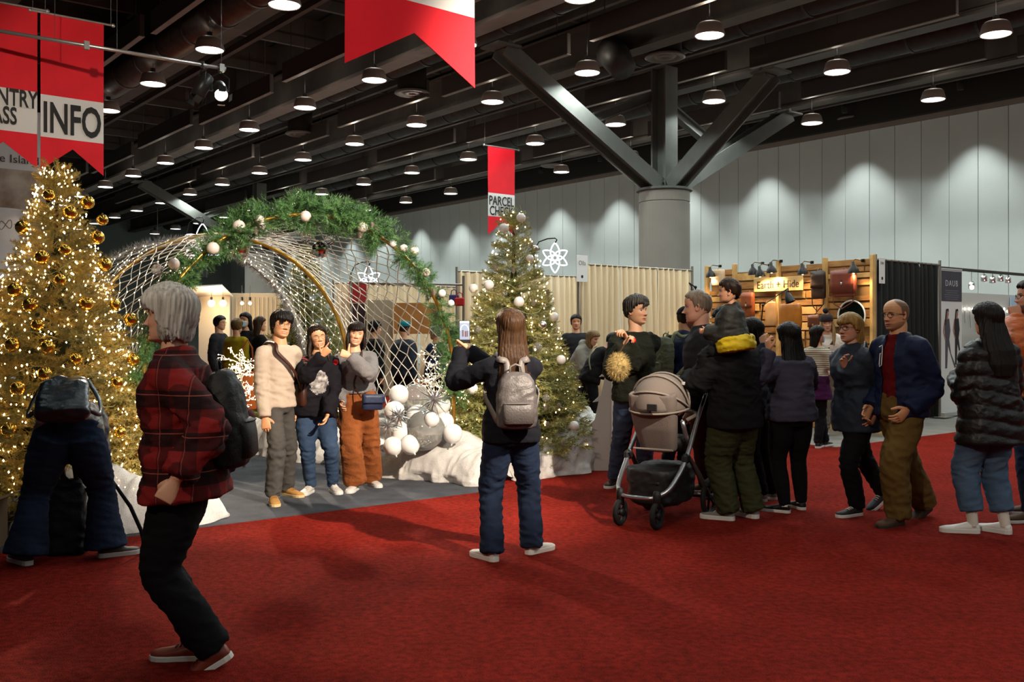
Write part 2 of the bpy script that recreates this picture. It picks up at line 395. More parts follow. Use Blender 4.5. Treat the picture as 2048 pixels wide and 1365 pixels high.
# round ceiling air vents
vm = MB(); vm.lathe((0, 0, 0), [(.44, .06), (.46, .02), (.42, 0), (.33, .01), (.30, .05), (.24, .05), (.22, .012), (.12, .012), (.10, .05), (.001, .05)], 24, cap=False); vme = vm.mesh('vent_rim', True); vme.materials.append(mat('vent_grey', (.16, .14, .12), .5))
vd = MB(); vd.cyl((0, 0, .06), .38, .9, 20); vdm = vd.mesh('drop_duct', True); vdm.materials.append(m_dark)
for (x, y, lab) in ((1330, 117, 'above the column'), (824, 189, 'left of the red middle banner tip'), (600, 270, 'over the garland arch'), (1705, 241, 'against the panelled wall'), (712, 400, 'low over the far lamps'), (1105, 333, 'near the parcel banner')):
    Y = 6.2 * FPX / (HY - y)
    t = thing('ceiling_vent', 'round grey ceiling air diffuser ' + lab, 'air vent', at(x, y, Y)); link('vent_rim', vme, t); link('drop_duct', vdm, t)

# ---------------------------------------------------------------- hanging banners
m_bred = mat('banner_red', (.70, .004, .016), .7, var=(3, .08), bump=(250, .15))
m_bwhite = mat('banner_white', (.66, .66, .64), .7)
m_black = mat('ink_black', (.008, .008, .008), .6)
m_alu = mat('pipe_aluminium', (.55, .55, .54), .35, .8)
m_wire = mat('hanging_wire', (.12, .12, .12), .5, .5)
def banner(name, label, o, wd, ztop, z1, z2, ztip, znotch, lines, tw=.006, rip=.008):
    """swallowtail banner along e2; o = floor point under left edge; white band z2..z1"""
    t = thing(name, label, 'banner', o, ROT)
    n = 16
    def strip(za, zb, tail=False):
        rows = []; K = 8
        for k in range(K + 1):
            row = []
            for i in range(n + 1):
                x = wd * i / n
                zlo = zb if not tail else zb + (znotch - zb) * (1 - abs(2 * i / n - 1))
                z = za + (zlo - za) * k / K
                row.append((x, rip * sin(3.2 * x / wd + 1.1 * z) * min(1, (ztop - z)), z))
            rows.append(row)
        P = np.array(rows).reshape(-1, 3); F = []
        for k in range(K):
            for i in range(n):
                a = k * (n + 1) + i; F.append((a, a + n + 1, a + n + 2, a + 1))
        Q = P + V(0, tw, 0); m_ = MB(); m_.add(P, F); m_.add(Q, [f[::-1] for f in F]); return m_
    obj('red_upper_cloth', strip(ztop, z1), m_bred, t, True); obj('white_band', strip(z1, z2), m_bwhite, t, True); obj('red_swallowtail', strip(z2, ztip, True), m_bred, t, True)
    r = MB(); r.tube([(-.12, 0, ztop), (wd + .12, 0, ztop)], .016, 10); r.sphere((-.13, 0, ztop), .03, 8, 6); r.sphere((wd + .13, 0, ztop), .03, 8, 6); obj('top_rod', r, m_alu, t)
    r = MB()
    for x in (-.1, wd + .1): r = MB(); r.cyl((x, 0, ztop), .003, 9.4 - ztop, 5); obj('hanging_wire', r, m_wire, t)
    for txt, size, x, z, sx, off, al in lines:
        me = text_mesh(txt, size, .002, off, al, sx); me.materials.append(m_black)
        link('lettering', me, t, M=Matrix.Translation((x, -.006 - rip, z)) @ Matrix.Rotation(R(90), 4, 'X'))
    return t
def zat(y, Y): return CAMZ + (HY - y) / FPX * Y
oI = at(81, 100, 13.6); oI.z = 0
BI = zat
banner('info_banner', 'red hanging banner with INFO on a white band, at upper left', oI, .845, zat(24, 13.6), zat(188, 13.6), zat(273, 13.6), zat(340, 13.6), zat(296, 13.75),
       [('INFO', .60, .415, zat(262, 13.6), .57, .012, 'CENTER')])
oE = oI - E2 * .90
banner('entry_banner', 'red hanging banner cut by the left edge of the photo, with ENTRY PASS lettering', oE, .86, zat(24, 13.6) + .03, zat(188, 13.6) + .02, zat(272, 13.6) + .02, zat(340, 13.6) + .02, zat(296, 13.75),
       [('ENTRY', .33, .86, zat(217, 13.6) - .01, .60, .006, 'RIGHT'), ('PASS', .33, .60, zat(255, 13.6), .60, .006, 'RIGHT')])
oC = at(690, 100, 5.21); oC.z = 0
banner('welcome_banner', 'large red swallowtail banner tail hanging at the top centre, nearest to the viewer', oC, .862, 5.2, 3.68, zat(-29, 5.21), zat(126, 5.21), zat(67, 5.48), [], rip=.012)
oP = at(976, 300, 24.5); oP.z = 0
banner('parcel_banner', 'small far red banner reading PARCEL CHECK behind the right tree', oP, .86, zat(291, 24.5), zat(385, 24.5), zat(432, 24.5), zat(469, 24.5), zat(446, 24.8),
       [('PARCEL', .33, .42, zat(409, 24.5), .70, .004, 'CENTER'), ('CHECK', .33, .42, zat(431, 24.5) + .02, .70, .004, 'CENTER')])
# far photo poster behind the left tree
Yp = 16.0
oQ = at(92, 400, Yp); oQ.z = 0; oQ = oQ - E2 * 1.6
t = thing('island_poster', 'tall hanging poster with a white mug photo and serif Island lettering', 'poster', oQ, ROT)
m_post = mat('poster_photo_brown', '#6b4630', .6, var=(2.2, .5, '#c3b6a6'))
mb = MB(); mb.box((.8, .01, (zat(345, Yp) + 1.9) / 2), (1.6, .012, zat(345, Yp) - 1.9)); obj('photo_sheet', mb, m_post, t)
mb = MB(); mb.box((.8, .01, (zat(300, Yp) + zat(345, Yp)) / 2 + .3), (1.6, .012, zat(300, Yp) - zat(345, Yp) + .6)); obj('white_header', mb, m_bwhite, t)
mugm = mat('printed_mug_white', (.62, .58, .55), .6, var=(4, .1))
mz0, mz1 = zat(560, Yp), zat(428, Yp)
mb = MB(); pts = [(.62, mz1), (1.38, mz1 - .02), (1.36, mz0), (.72, mz0 - .05)]
mb.poly([(x, -.002, z) for x, z in pts], .004, (0, -1, 0)); mb.sphere((1.0, -.003, mz1), .38, 20, 8, (1, .008, .14)); obj('printed_mug', mb, mugm, t)
me = text_mesh('e Island', .185, .002, -.002, 'RIGHT', 1.05); me.materials.append(m_black); link('lettering', me, t, M=Matrix.Translation((1.5, -.004, zat(332, Yp))) @ Matrix.Rotation(R(90), 4, 'X'))
for x, rr in ((.99, .055), (1.05, .05)):
    pass
mb = MB(); mb.tube([(1.0 + .09 * cos(a), -.008, mz1 - .22 + .07 * sin(2 * a) + .02 * cos(a)) for a in np.linspace(0, 2 * pi, 20)], .007, 5); obj('printed_crest', mb, mat('crest_ink', (.2, .16, .13), .7), t)
# lighting pipe with two spotlights
a = at(-60, 52, 12.6); b_ = at(452, 138, 13.9)
t = thing('lighting_pipe', 'long silver truss pipe running in front of the red info banners', 'pipe')
mb = MB(); mb.tube([a, b_], .026, 12); obj('pipe', mb, m_alu, t, True)
for k in (.43, .98): p = a.lerp(b_, k); mb = MB(); mb.box(p, (.07, .07, .11), rz=ROT); obj('coupler', mb, m_alu, t)
for k in (.31, .55, .98): p = a.lerp(b_, k); mb = MB(); mb.cyl(p, .004, 7.6 - p.z, 5); obj('suspension_wire', mb, m_wire, t)
m_can = mat('spot_can_black', (.02, .02, .02), .4, .3)
def par_can(pos, target, label, on):
    t = thing('truss_spotlight', label, 'spotlight', pos)
    d = (Vector(target) - Vector(pos)).normalized(); q = d.to_track_quat('Z', 'Y').to_matrix()
    mb = MB(); mb.lathe((0, 0, 0), [(.03, -.2), (.085, -.17), (.10, -.05), (.10, .19), (.092, .19), (.09, -.02), (.001, -.03)], 20, M=q, cap=False); obj('can', mb, m_can, t, True)
    mb = MB(); mb.lathe((0, 0, 0), [(.001, .17), (.088, .165)], 20, M=q, cap=False); obj('lens', mb, mat('spot_lens_on', (1, .9, .8), .3, emit=(1, .78, .55), es=40) if on else mat('spot_lens_off', (.05, .05, .06), .1), t)
    mb = MB(); s = q @ Vector((1, 0, 0)); mb.tube([Vector(s) * .115, Vector(s) * .12 + Vector((0, 0, .18)), Vector((0, 0, .26)), Vector(s) * -.12 + Vector((0, 0, .18)), Vector(s) * -.115], .01, 6); mb.box((0, 0, .30), (.04, .06, .1)); obj('yoke', mb, m_can, t)
    for k in range(4):
        mb = MB(); an = k * pi / 2; c = q @ Vector((.12 * cos(an), .12 * sin(an), .25)); mb.box(c, (.10, .10, .004), M=q @ Matrix.Rotation(an, 3, 'Z') @ Matrix.Rotation(R(60), 3, 'Y')); obj('barn_door', mb, m_can, t)
    if on:
        l = bpy.data.lights.new('truss_spot_beam', 'SPOT'); l.energy = STAGE_W; l.spot_size = R(34); l.spot_blend = .5; l.shadow_soft_size = .08; l.color = (1, .80, .60)
        lo = bpy.data.objects.new('spot_beam', l); COL.objects.link(lo); lo.parent = t; lo.rotation_euler = (-d).to_track_quat('Z', 'Y').to_euler(); lo.location = d * .21
p1 = a.lerp(b_, .90) - Vector((0, 0, .30)); p2 = a.lerp(b_, .975) - Vector((0, 0, .32))
par_can(p1, p1 + Vector((-.5, -.4, -1.2)), 'unlit black truss spotlight tilted down left', False)
par_can(p2, floor_at(640, 1080), 'glowing truss spotlight at the end of the silver pipe', True)
# unseen spots: first on the trio, others added to brighten right crowd and banners
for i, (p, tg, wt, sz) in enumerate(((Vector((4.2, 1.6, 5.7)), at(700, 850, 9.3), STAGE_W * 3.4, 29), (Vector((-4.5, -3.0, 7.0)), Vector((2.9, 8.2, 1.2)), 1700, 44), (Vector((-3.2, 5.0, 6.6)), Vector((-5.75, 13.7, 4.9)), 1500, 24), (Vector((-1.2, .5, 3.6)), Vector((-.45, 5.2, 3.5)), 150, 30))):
    l = bpy.data.lights.new('unseen_spot', 'SPOT'); l.energy = wt; l.spot_size = R(sz); l.spot_blend = .6; l.shadow_soft_size = .10; l.color = (1, .84, .68)
    lo = bpy.data.objects.new('unseen_spot', l); COL.objects.link(lo); lo.location = p; lo.rotation_euler = (p - tg).to_track_quat('Z', 'Y').to_euler()
# ---------------------------------------------------------------- evergreen foliage
def needle_twig(P, D, L, nn, nl, wd, out_v, out_f, rg, droop=0.):
    """needles around a twig from P along D"""
    D = D / np.linalg.norm(D); a = np.cross(D, V(.3, .2, 1)); a /= np.linalg.norm(a); b = np.cross(D, a)
    t = (np.arange(nn) + rg.random(nn)) / nn; th = rg.random(nn) * 2 * pi
    base = P + np.outer(t * L, D); rad = np.outer(np.cos(th), a) + np.outer(np.sin(th), b)
    tip = base + rad * (nl * (.75 + .4 * rg.random(nn)))[:, None] * .85 + D * nl * .75
    side = np.cross(rad, D) * wd / 2
    n0 = sum(len(x) for x in out_v)
    out_v.append(np.stack([base - side, base + side, tip], 1).reshape(-1, 3))
    out_f.append(np.arange(nn * 3).reshape(-1, 3) + n0)
def fir_branch(rg, L=.5, twigs=9, nn=34, nl=.030, wd=.0045, spread=.8, up=.1):
    """a branch along +x"""
    vs_, fs_ = [], []
    needle_twig(V(0, 0, 0), V(1, 0, up), L, int(nn * 1.8), nl, wd, vs_, fs_, rg)
    for k in range(twigs):
        s = .18 + .75 * k / twigs; sg = 1 if k % 2 else -1
        d = V(1, sg * spread * (1.1 - .4 * s), up + rg.uniform(-.25, .35)); ln = L * (1.0 - s) * .75 + .06
        needle_twig(V(s * L, 0, s * L * up), d, ln, nn, nl, wd, vs_, fs_, rg)
    return np.concatenate(vs_), np.concatenate(fs_)
def scatter_branches(branches, frames):
    vv, ff, n = [], [], 0
    for bi, M, p, s in frames:
        bv, bf = branches[bi]; vv.append(bv @ (np.array(M).T * s) + np.array(p)); ff.append(bf + n); n += len(bv)
    return np.concatenate(vv), np.concatenate(ff)
def frame_from(xd, roll=0.):
    x = Vector(xd).normalized(); y = UP.cross(x)
    if y.length < .05: y = Vector((0, 1, 0))
    y.normalize(); z = x.cross(y); M = Matrix((x, y, z)).transposed()
    return M @ Matrix.Rotation(roll, 3, 'X')
trg = np.random.default_rng(3)
FIR = [fir_branch(trg, .40, 9, 30, .038, .0078) for _ in range(5)]
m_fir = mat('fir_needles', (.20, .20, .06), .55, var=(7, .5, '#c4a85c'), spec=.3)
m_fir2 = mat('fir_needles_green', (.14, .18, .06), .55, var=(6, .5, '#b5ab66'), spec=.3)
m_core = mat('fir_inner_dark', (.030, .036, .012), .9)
m_bark = mat('tree_bark', (.06, .035, .02), .9, bump=(60, .5))
m_bulb = mat('warm_bulb', (1, .8, .5), .4, emit=(1, .66, .30), es=BULB_E)
m_bulbw = mat('white_bulb', (1, .85, .65), .4, emit=(1, .76, .47), es=BULB_E * .8)
m_bulbd = mat('dim_white_bulb', (.9, .85, .75), .3, emit=(1, .8, .55), es=.9)
m_cordw = mat('white_cord', (.80, .76, .68), .5)
m_cordg = mat('pale_cord', (.34, .36, .20), .5)
TH, TR = 2.95, .84
def tree_rad(z, H=TH, Rm=TR): 
    q = np.clip((H - z) / (H - .25), 0, 1); return .05 + (Rm - .05) * q ** .92
def tree_foliage(seed, H=TH, Rm=TR):
    rg = np.random.default_rng(seed); fr = []
    z = .16
    while z < H - .18:
        r = float(tree_rad(z, H, Rm)); n = max(5, int(2 * pi * r / .135)); off = rg.random() * 6
        for k in range(n):
            a = off + 2 * pi * k / n + rg.uniform(-.12, .12); el = rg.uniform(-.22, .25) + .5 * (z / H) ** 3
            d = Vector((cos(a), sin(a), el)); s = min(1.25, .35 + r * .95) * rg.uniform(.85, 1.15)
            rr = max(0, r * rg.uniform(.86, 1.08) - .36 * s)
            fr.append((rg.integers(5), frame_from(d, rg.uniform(-.6, .6)), (rr * cos(a), rr * sin(a), z + rg.uniform(-.05, .05)), s))
        z += .085 + .02 * rg.random()
    for k in range(14):
        a = rg.random() * 6.3; zz = H - .40 + .25 * rg.random(); fr.append((rg.integers(5), frame_from((cos(a), sin(a), .9)), (0, 0, zz), .42))
    fr.append((0, frame_from((.12, .05, 1)), (0, 0, H - .28), .62)); fr.append((1, frame_from((.02, .1, 1)), (0, 0, H - .36), .55))
    return scatter_branches(FIR, fr)
def tree_points(rg, n, lo=.25, hi=TH - .08, scale=1.0):
    """points near the outside of a tree, more of them low down"""
    out = []
    while len(out) < n:
        z = rg.uniform(lo, hi)
        if rg.random() < tree_rad(z) / TR + .08:
            a = rg.random() * 2 * pi; r = float(tree_rad(z)) * rg.uniform(.84, 1.07) * scale + .02; out.append(V(r * cos(a), r * sin(a), z))
    return np.array(out)
ico_v, ico_f = None, None
def octa(): 
    v = np.array([(1,0,0),(-1,0,0),(0,1,0),(0,-1,0),(0,0,1),(0,0,-1)], float)
    return v, np.array([(0,2,4),(2,1,4),(1,3,4),(3,0,4),(2,0,5),(1,2,5),(3,1,5),(0,3,5)])
def bulbs_mesh(pts, r, rg=None):
    v, f = octa(); n = len(pts); rr = r * (np.ones(n) if rg is None else rg.uniform(.75, 1.2, n))
    vv = (pts[:, None, :] + v[None] * rr[:, None, None] * V(1, 1, 1.35)).reshape(-1, 3); ff = (f[None] + (np.arange(n) * 6)[:, None, None]).reshape(-1, 3)
    return fast_mesh('bulbs', vv, ff)
fol = {}
def tree(name, label, pos, seed, m, rz=0., sc=1.):
    t = thing(name, label, 'christmas tree', pos, rz); t.scale = (sc, sc, sc)
    if seed not in fol:
        me = fast_mesh('foliage', *tree_foliage(seed)); me.materials.append(m); fol[seed] = me
    f = link('foliage', fol[seed], t, kind='stuff')
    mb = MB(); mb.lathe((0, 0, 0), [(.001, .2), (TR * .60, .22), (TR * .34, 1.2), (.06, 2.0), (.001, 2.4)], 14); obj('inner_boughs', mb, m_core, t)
    mb = MB(); mb.tube([(0, 0, 0), (0, 0, 1.4), (0, 0, 2.75)], [.05, .04, .012], 8); obj('trunk', mb, m_bark, t)
    mb = MB()
    for k in range(4): mb.box((.15 * cos(k * pi / 2), .15 * sin(k * pi / 2), .03), (.3, .05, .05), rz=k * pi / 2)
    obj('stand', mb, m_core, t)
    return t
def string_lights(name, label, pos, n, seed, m, r=.0085, wire=True, cordm=None):
    rg = np.random.default_rng(seed); t = thing(name, label, 'string lights', pos)
    pts = tree_points(rg, n); me = bulbs_mesh(pts, r, rg); me.materials.append(m); link('bulbs', me, t, kind='stuff')
    mb = MB()
    for k in range(9):
        z0 = .45 + .27 * k; pp = []
        for i in range(40):
            a = i / 40 * 2 * pi; z = z0 + .26 * i / 40 + .05 * sin(5 * a + k); rr = float(tree_rad(z)) * (1.0 + .05 * sin(9 * a + k)); pp.append((rr * cos(a), rr * sin(a), z))
        mb.tube(pp, .0028, 4)
    obj('cord', mb, cordm or m_cordg, t); return t
m_gold = mat('gold_mirror', (.90, .56, .10), .24, 1.)
m_pearl = mat('pearl_white', (.80, .78, .75), .30, .0, coat=.5, spec=.6)
m_blush = mat('blush_pearl', (.78, .68, .62), .35, coat=.5, spec=.6)
m_silver = mat('silver_mirror', (.80, .80, .80), .28, 1.)
m_cap = mat('bauble_cap', (.5, .42, .25), .3, 1.)
m_clear = mat('clear_plastic_ball', (.95, .95, .95), .03, trans=.9, spec=.6)
m_cone = mat('pinecone_frosted', (.22, .15, .11), .8, var=(40, .5, '#d8d0c4'))
bs = MB(); bs.sphere((0, 0, 0), 1, 22, 14); b_me = {}
def bauble_mesh(m):
    if m.name not in b_me:
        me = bs.mesh('ball', True); me.materials.append(m); b_me[m.name] = me
    return b_me[m.name]
cp = MB(); cp.cyl((0, 0, .97), .16, .16, 10); cp.tube([(.0 + .09 * cos(a), 0, 1.2 + .09 * sin(a)) for a in np.linspace(0, 2 * pi, 9)], .02, 5); cap_me = cp.mesh('cap'); cap_me.materials.append(m_cap)
facet = MB(); facet.sphere((0, 0, 0), 1, 20, 12); disco_me = facet.mesh('mirror_tiles'); disco_me.materials.append(mat('mirror_tile', (.72, .70, .68), .06, 1., bump=None))
_q = MB()
for zz in range(7):
    for k in range(8):
        a = (k + .5 * (zz % 2)) * 2 * pi / 8; rr = .62 * sin(pi * (zz + .8) / 7.8) + .18; z = 1 - zz * .30
        _q.add([(rr * .3 * cos(a), rr * .3 * sin(a), z), (rr * cos(a - .33), rr * sin(a - .33), z + .06), (rr * 1.25 * cos(a), rr * 1.25 * sin(a), z + .16), (rr * cos(a + .33), rr * sin(a + .33), z + .06), (rr * .6 * cos(a), rr * .6 * sin(a), z - .18)], [(0, 1, 2, 3), (1, 4, 2), (4, 3, 2)])
_q.lathe((0, 0, 0), [(.05, -1), (.34, -.6), (.4, .2), (.1, 1.1)], 8)
cone_me = _q.mesh('scales'); cone_me.materials.append(m_cone)
def ornament(kind, pos, r, label, group, cat=None):
    nm, c = {'gold': ('gold_bauble', 'bauble'), 'pearl': ('pearl_bauble', 'bauble'), 'blush': ('blush_bauble', 'bauble'), 'silver': ('silver_bauble', 'bauble'), 'disco': ('mirror_ball', 'mirror ball'), 'clear': ('clear_bauble', 'bauble'), 'cone': ('pinecone_ornament', 'pinecone')}[kind]
    t = thing(nm, label, c, pos, random.random() * 6, group); t.scale = (r, r, r)
    if kind == 'cone': link('scales', cone_me, t)
    elif kind == 'disco': link('mirror_tiles', disco_me, t); link('cap', cap_me, t)
    else: link('ball', bauble_mesh({'gold': m_gold, 'pearl': m_pearl, 'blush': m_blush, 'silver': m_silver, 'clear': m_clear}[kind]), t); link('cap', cap_me, t)
    return t
TL = Vector((-3.76, 8.05, 0)); TRP = Vector((.02, 10.75, 0)); TB = Vector((-3.3, 15.6, 0))
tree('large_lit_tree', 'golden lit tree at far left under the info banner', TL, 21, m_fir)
tree('silver_dressed_tree', 'lit tree with white baubles right of the arch, behind the photographer', TRP, 22, m_fir2, .4, .985)
tree('far_tree', 'dark evergreen standing inside the tunnel beyond the golden hoop', TB, 22, m_fir2, 2.4, 1.0)
string_lights('tree_string_lights', 'dense warm string lights wound round the golden left tree', TL, 1500, 31, m_bulb, .0068)
string_lights('tree_string_lights', 'warm string lights wound round the white-bauble tree', TRP, 430, 32, m_bulb, .0068)
string_lights('tree_string_lights', 'sparse lights on the dark far tree in the tunnel', TB, 260, 33, m_bulbw, .007)
# pendants on the left tree: gold
gold_px = [(98, 390), (175, 405), (205, 440), (140, 425), (45, 455), (210, 530), (84, 515), (172, 608), (230, 610), (25, 690), (95, 695), (152, 718), (235, 765), (90, 748), (36, 778), (30, 580), (262, 640), (240, 865), (195, 475), (60, 610), (120, 560), (18, 860), (268, 720), (130, 500), (75, 650)]
gold_px.sort(key=lambda q: q[1])
def on_tree(T, x, y, depth=.02):
    """point on the camera side of a tree's cone seen at this pixel"""
    Y = T.y - .4
    for _ in range(12):
        p = at(x, y, Y); dx = p.x - T.x; r = float(tree_rad(p.z)) * 1.04
        Y = T.y - sqrt(max(.0, r * r - dx * dx)) - depth
    return at(x, y, Y)
for i, (x, y) in enumerate(gold_px):
    ornament('gold', on_tree(TL, x, y), .056 if i % 3 else .046, f'shiny gold bauble on the golden left tree, {ORD[i]} from the top', 'gold baubles on the left tree')
wpx = [(1042, 436, .042), (1008, 457, .045), (978, 570, .045), (947, 577, .042), (1038, 604, .046), (1060, 517, .034), (1108, 634, .042), (1122, 720, .042), (945, 778, .048), (1148, 852, .042), (1068, 903, .044), (1070, 497, .030), (1085, 650, .036), (912, 700, .040)]
wpx.sort(key=lambda q: q[1])
for i, (x, y, r) in enumerate(wpx):
    ornament('silver' if i in (2, 8) else 'pearl', on_tree(TRP, x, y, .05), r * 1.22, f'white bauble on the photographer\'s tree, {ORD[i]} from the top', 'white baubles on the right tree')
cpx = [(1031, 462), (1062, 492), (990, 537), (1027, 542), (950, 602), (1067, 607), (1096, 585), (1090, 815), (1118, 813), (1095, 850), (905, 830), (1125, 885), (1076, 740)]
cpx.sort(key=lambda q: q[1])
for i, (x, y) in enumerate(cpx):
    ornament('cone', on_tree(TRP, x, y, .02), .030, f'frosted pinecone on the right tree, {ORD[i]} from the top', 'frosted pinecones on the right tree')
for i, (x, y, r) in enumerate([(1075, 695, .052), (1092, 797, .040), (956, 660, .038)]):
    ornament('clear', on_tree(TRP, x, y, .05), r, ['clear mirrored ball right of the photographer\'s shoulder', 'clear mirrored ball right of the grey backpack', 'clear mirrored ball by the raised phone'][i], 'clear balls on the right tree')

# ---------------------------------------------------------------- garland arch, hoops, light net
VC, RA, AZ = 4.22, 1.58, 1.02     # centre across, radius, straight leg height
def arch_pt(u, a, r=RA, v=VC):    # a from -90 (left foot side) to 90
    """a in radians from the top; straight legs below the half circle"""
    return uv(u, v + r * sin(a), AZ + r * cos(a))
def arch_path(u, r=RA, n=36, legs=True):
    p = [arch_pt(u, a, r) for a in np.linspace(-pi / 2, pi / 2, n)]
    if legs: p = [uv(u, VC - r, 0)] + p + [uv(u, VC + r, 0)]
    return p
UF, UM, UB = 8.3, 10.5, 11.7
m_goldpipe = mat('gold_tube', (.52, .30, .05), .3, .8)
ga = thing('garland_arch', 'green pine garland arch with white baubles over the photo spot', 'arch', uv(UF, VC))
off = Matrix.Translation(-ga.location)
mb = MB(); mb.tube([p - ga.location for p in arch_path(UF)], .02, 10); obj('hoop', mb, m_goldpipe, ga, True)
rg = np.random.default_rng(5); fr = []
PINE = [fir_branch(rg, .20, 5, 20, .050, .0060, .7, .25) for _ in range(4)]
for k in range(760):
    a = rg.uniform(-1.72, 1.72)
    if a > pi / 2: p = uv(UF, VC + RA, AZ - (a - pi / 2) * RA); tg = Vector((0, 0, -1))
    elif a < -pi / 2: p = uv(UF, VC - RA, AZ + (a + pi / 2) * RA); tg = Vector((0, 0, -1))
    else: p = arch_pt(UF, a); tg = uv(0, cos(a), -sin(a))
    th = rg.random() * 6.3; nrm = uv(0, sin(a), cos(a)) * cos(th) + E1 * sin(th)
    d = nrm + tg * rg.uniform(-1.2, 1.2)
    if abs(a) < .55: d = d + Vector((0, 0, .35))
    fr.append((rg.integers(4), frame_from(d, rg.random() * 6), p - ga.location + nrm * .01, rg.uniform(.65, 1.0) * (1.0 if abs(a) < .6 else .70)))
me = fast_mesh('greenery', *scatter_branches(PINE, fr)); me.materials.append(mat('pine_garland', (.03, .095, .03), .5, var=(9, .5, '#64904f'), spec=.35)); link('greenery', me, ga, kind='stuff')
def on_plane_u(x, y, u):
    """point of the vertical plane u=const seen at this pixel"""
    kx = (x - CX) / FPX     # X = kx*Y ; -SA*X + CA*Y = u
    Y = u / (CA - SA * kx); return at(x, y, Y)
gpx = [(478, 453, 'blush', .055), (519, 440, 'blush', .042), (524, 452, 'blush', .032), (611, 433, 'blush', .052), (426, 497, 'blush', .055), (348, 528, 'blush', .048), (300, 616, 'pearl', .052), (725, 455, 'blush', .05), (786, 487, 'pearl', .038), (808, 497, 'blush', .04), (829, 502, 'blush', .045), (852, 545, 'blush', .042), (884, 587, 'pearl', .040), (902, 607, 'pearl', .036)]
for i, (x, y, k, r) in enumerate(gpx):
    ornament(k, on_plane_u(x, y, UF - .10), r, f'whitish bauble on the garland arch, {ORD[i]} of those listed clockwise' if 0 else ['blush bauble on the arch, highest on its left shoulder', 'blush bauble near the arch crown, left of a pair', 'small blush bauble tucked under the crown pair', 'large marbled bauble at the crown of the arch', 'pale bauble on the arch left side, just above the star light', 'pale bauble low on the arch left side above silver hair', 'white bauble beside the silver-haired walker\'s face', 'marbled bauble on the arch, first right of the crown', 'small white bauble on the right arch slope, upper', 'blush bauble in a close pair on the right arch slope', 'white bauble in the close pair, outer one', 'pale bauble where the arch turns down on the right', 'white bauble on the right leg, above the last one', 'lowest white bauble on the arch right leg'][i], 'baubles on the garland arch')
for i, (x, y, k, r, lab) in enumerate([(638, 430, 'clear', .045, 'clear ball at the arch crown beside the marbled bauble'), (676, 458, 'clear', .05, 'clear mirrored ball right under the crown'), (829, 540, 'clear', .05, 'clear ball on the right arch slope'), (838, 562, 'clear', .05, 'clear ball below the other on the right slope'), (640, 500, 'disco', .085, 'large mirror ball hanging inside the arch'), (612, 475, 'clear', .055, 'clear ball hanging left of the large mirror ball'), (660, 480, 'clear', .055, 'clear ball hanging right of the large mirror ball'), (478, 497, 'disco', .10, 'biggest mirror ball hanging under the left of the arch'), (315, 540, 'clear', .055, 'clear ball low on the left of the arch')]):
    o = ornament(k, on_plane_u(x, y, UF + (.02 if i < 4 else .5)), r, lab, 'glass and mirror balls on the arch')
    if i >= 4:
        sc_ = 1 / r; mb = MB(); mb.tube([(0, 0, 1.15), (0, 0, 1.15 + (2.6 - o.location.z if 2.6 > o.location.z else .2) * sc_ * .9)], .0015 * sc_, 4); obj('hanging_thread', mb, m_wire, o)
for i, (x, y) in enumerate([(744, 452), (752, 458), (582, 452), (512, 462), (436, 500), (720, 470), (868, 585)]):
    ornament('cone', on_plane_u(x, y, UF - .08), .034, f'frosted pinecone on the garland arch, {ORD[i]} counted from {"the right shoulder" if i < 2 else "the crown leftwards"}' if 0 else ['pinecone of a pair on the right shoulder of the arch', 'second pinecone of the pair on the arch right shoulder', 'pinecone under the arch crown', 'pinecone between baubles left of the crown', 'pinecone on the arch left by the star light', 'pinecone below the first right bauble', 'pinecone low on the arch right leg'][i], 'pinecones on the arch')
g2 = thing('gold_hoop', 'plain golden tube hoop behind the garland arch', 'hoop', uv(UM, VC))
mb = MB(); mb.tube([p - g2.location for p in arch_path(UM, RA - .02)], .024, 10); obj('tube', mb, m_goldpipe, g2, True)
mb = MB()
for s in (-1, 1): mb.cyl(uv(UM, VC + s * (RA - .02)) - g2.location, .09, .02, 16)
obj('foot_plate', mb, m_goldpipe, g2)
g3 = thing('tinsel_hoop', 'white tinsel covered hoop at the far end of the light tunnel', 'hoop', uv(UB, VC))
mb = MB(); mb.tube([p - g3.location for p in arch_path(UB)], .022, 8); obj('tube', mb, m_alu, g3, True)
tv, tf = [], []; n0 = 0
apath = arch_path(UB, RA, 60)
for k in range(5200):
    i = rg.integers(len(apath) - 1); p = apath[i].lerp(apath[i + 1], rg.random()) - g3.location; d = rg.normal(size=3); d /= np.linalg.norm(d); s = np.cross(d, V(.3, .5, .8)); s *= .0035 / (np.linalg.norm(s) + 1e-6)
    q = np.array(p) + d * .02; tv += [q - s, q + s, q + d * .085]; tf.append((n0, n0 + 1, n0 + 2)); n0 += 3
me = fast_mesh('tinsel', np.array(tv), np.array(tf)); me.materials.append(mat('tinsel_white', (.62, .62, .62), .3, .3)); link('tinsel', me, g3, kind='stuff')
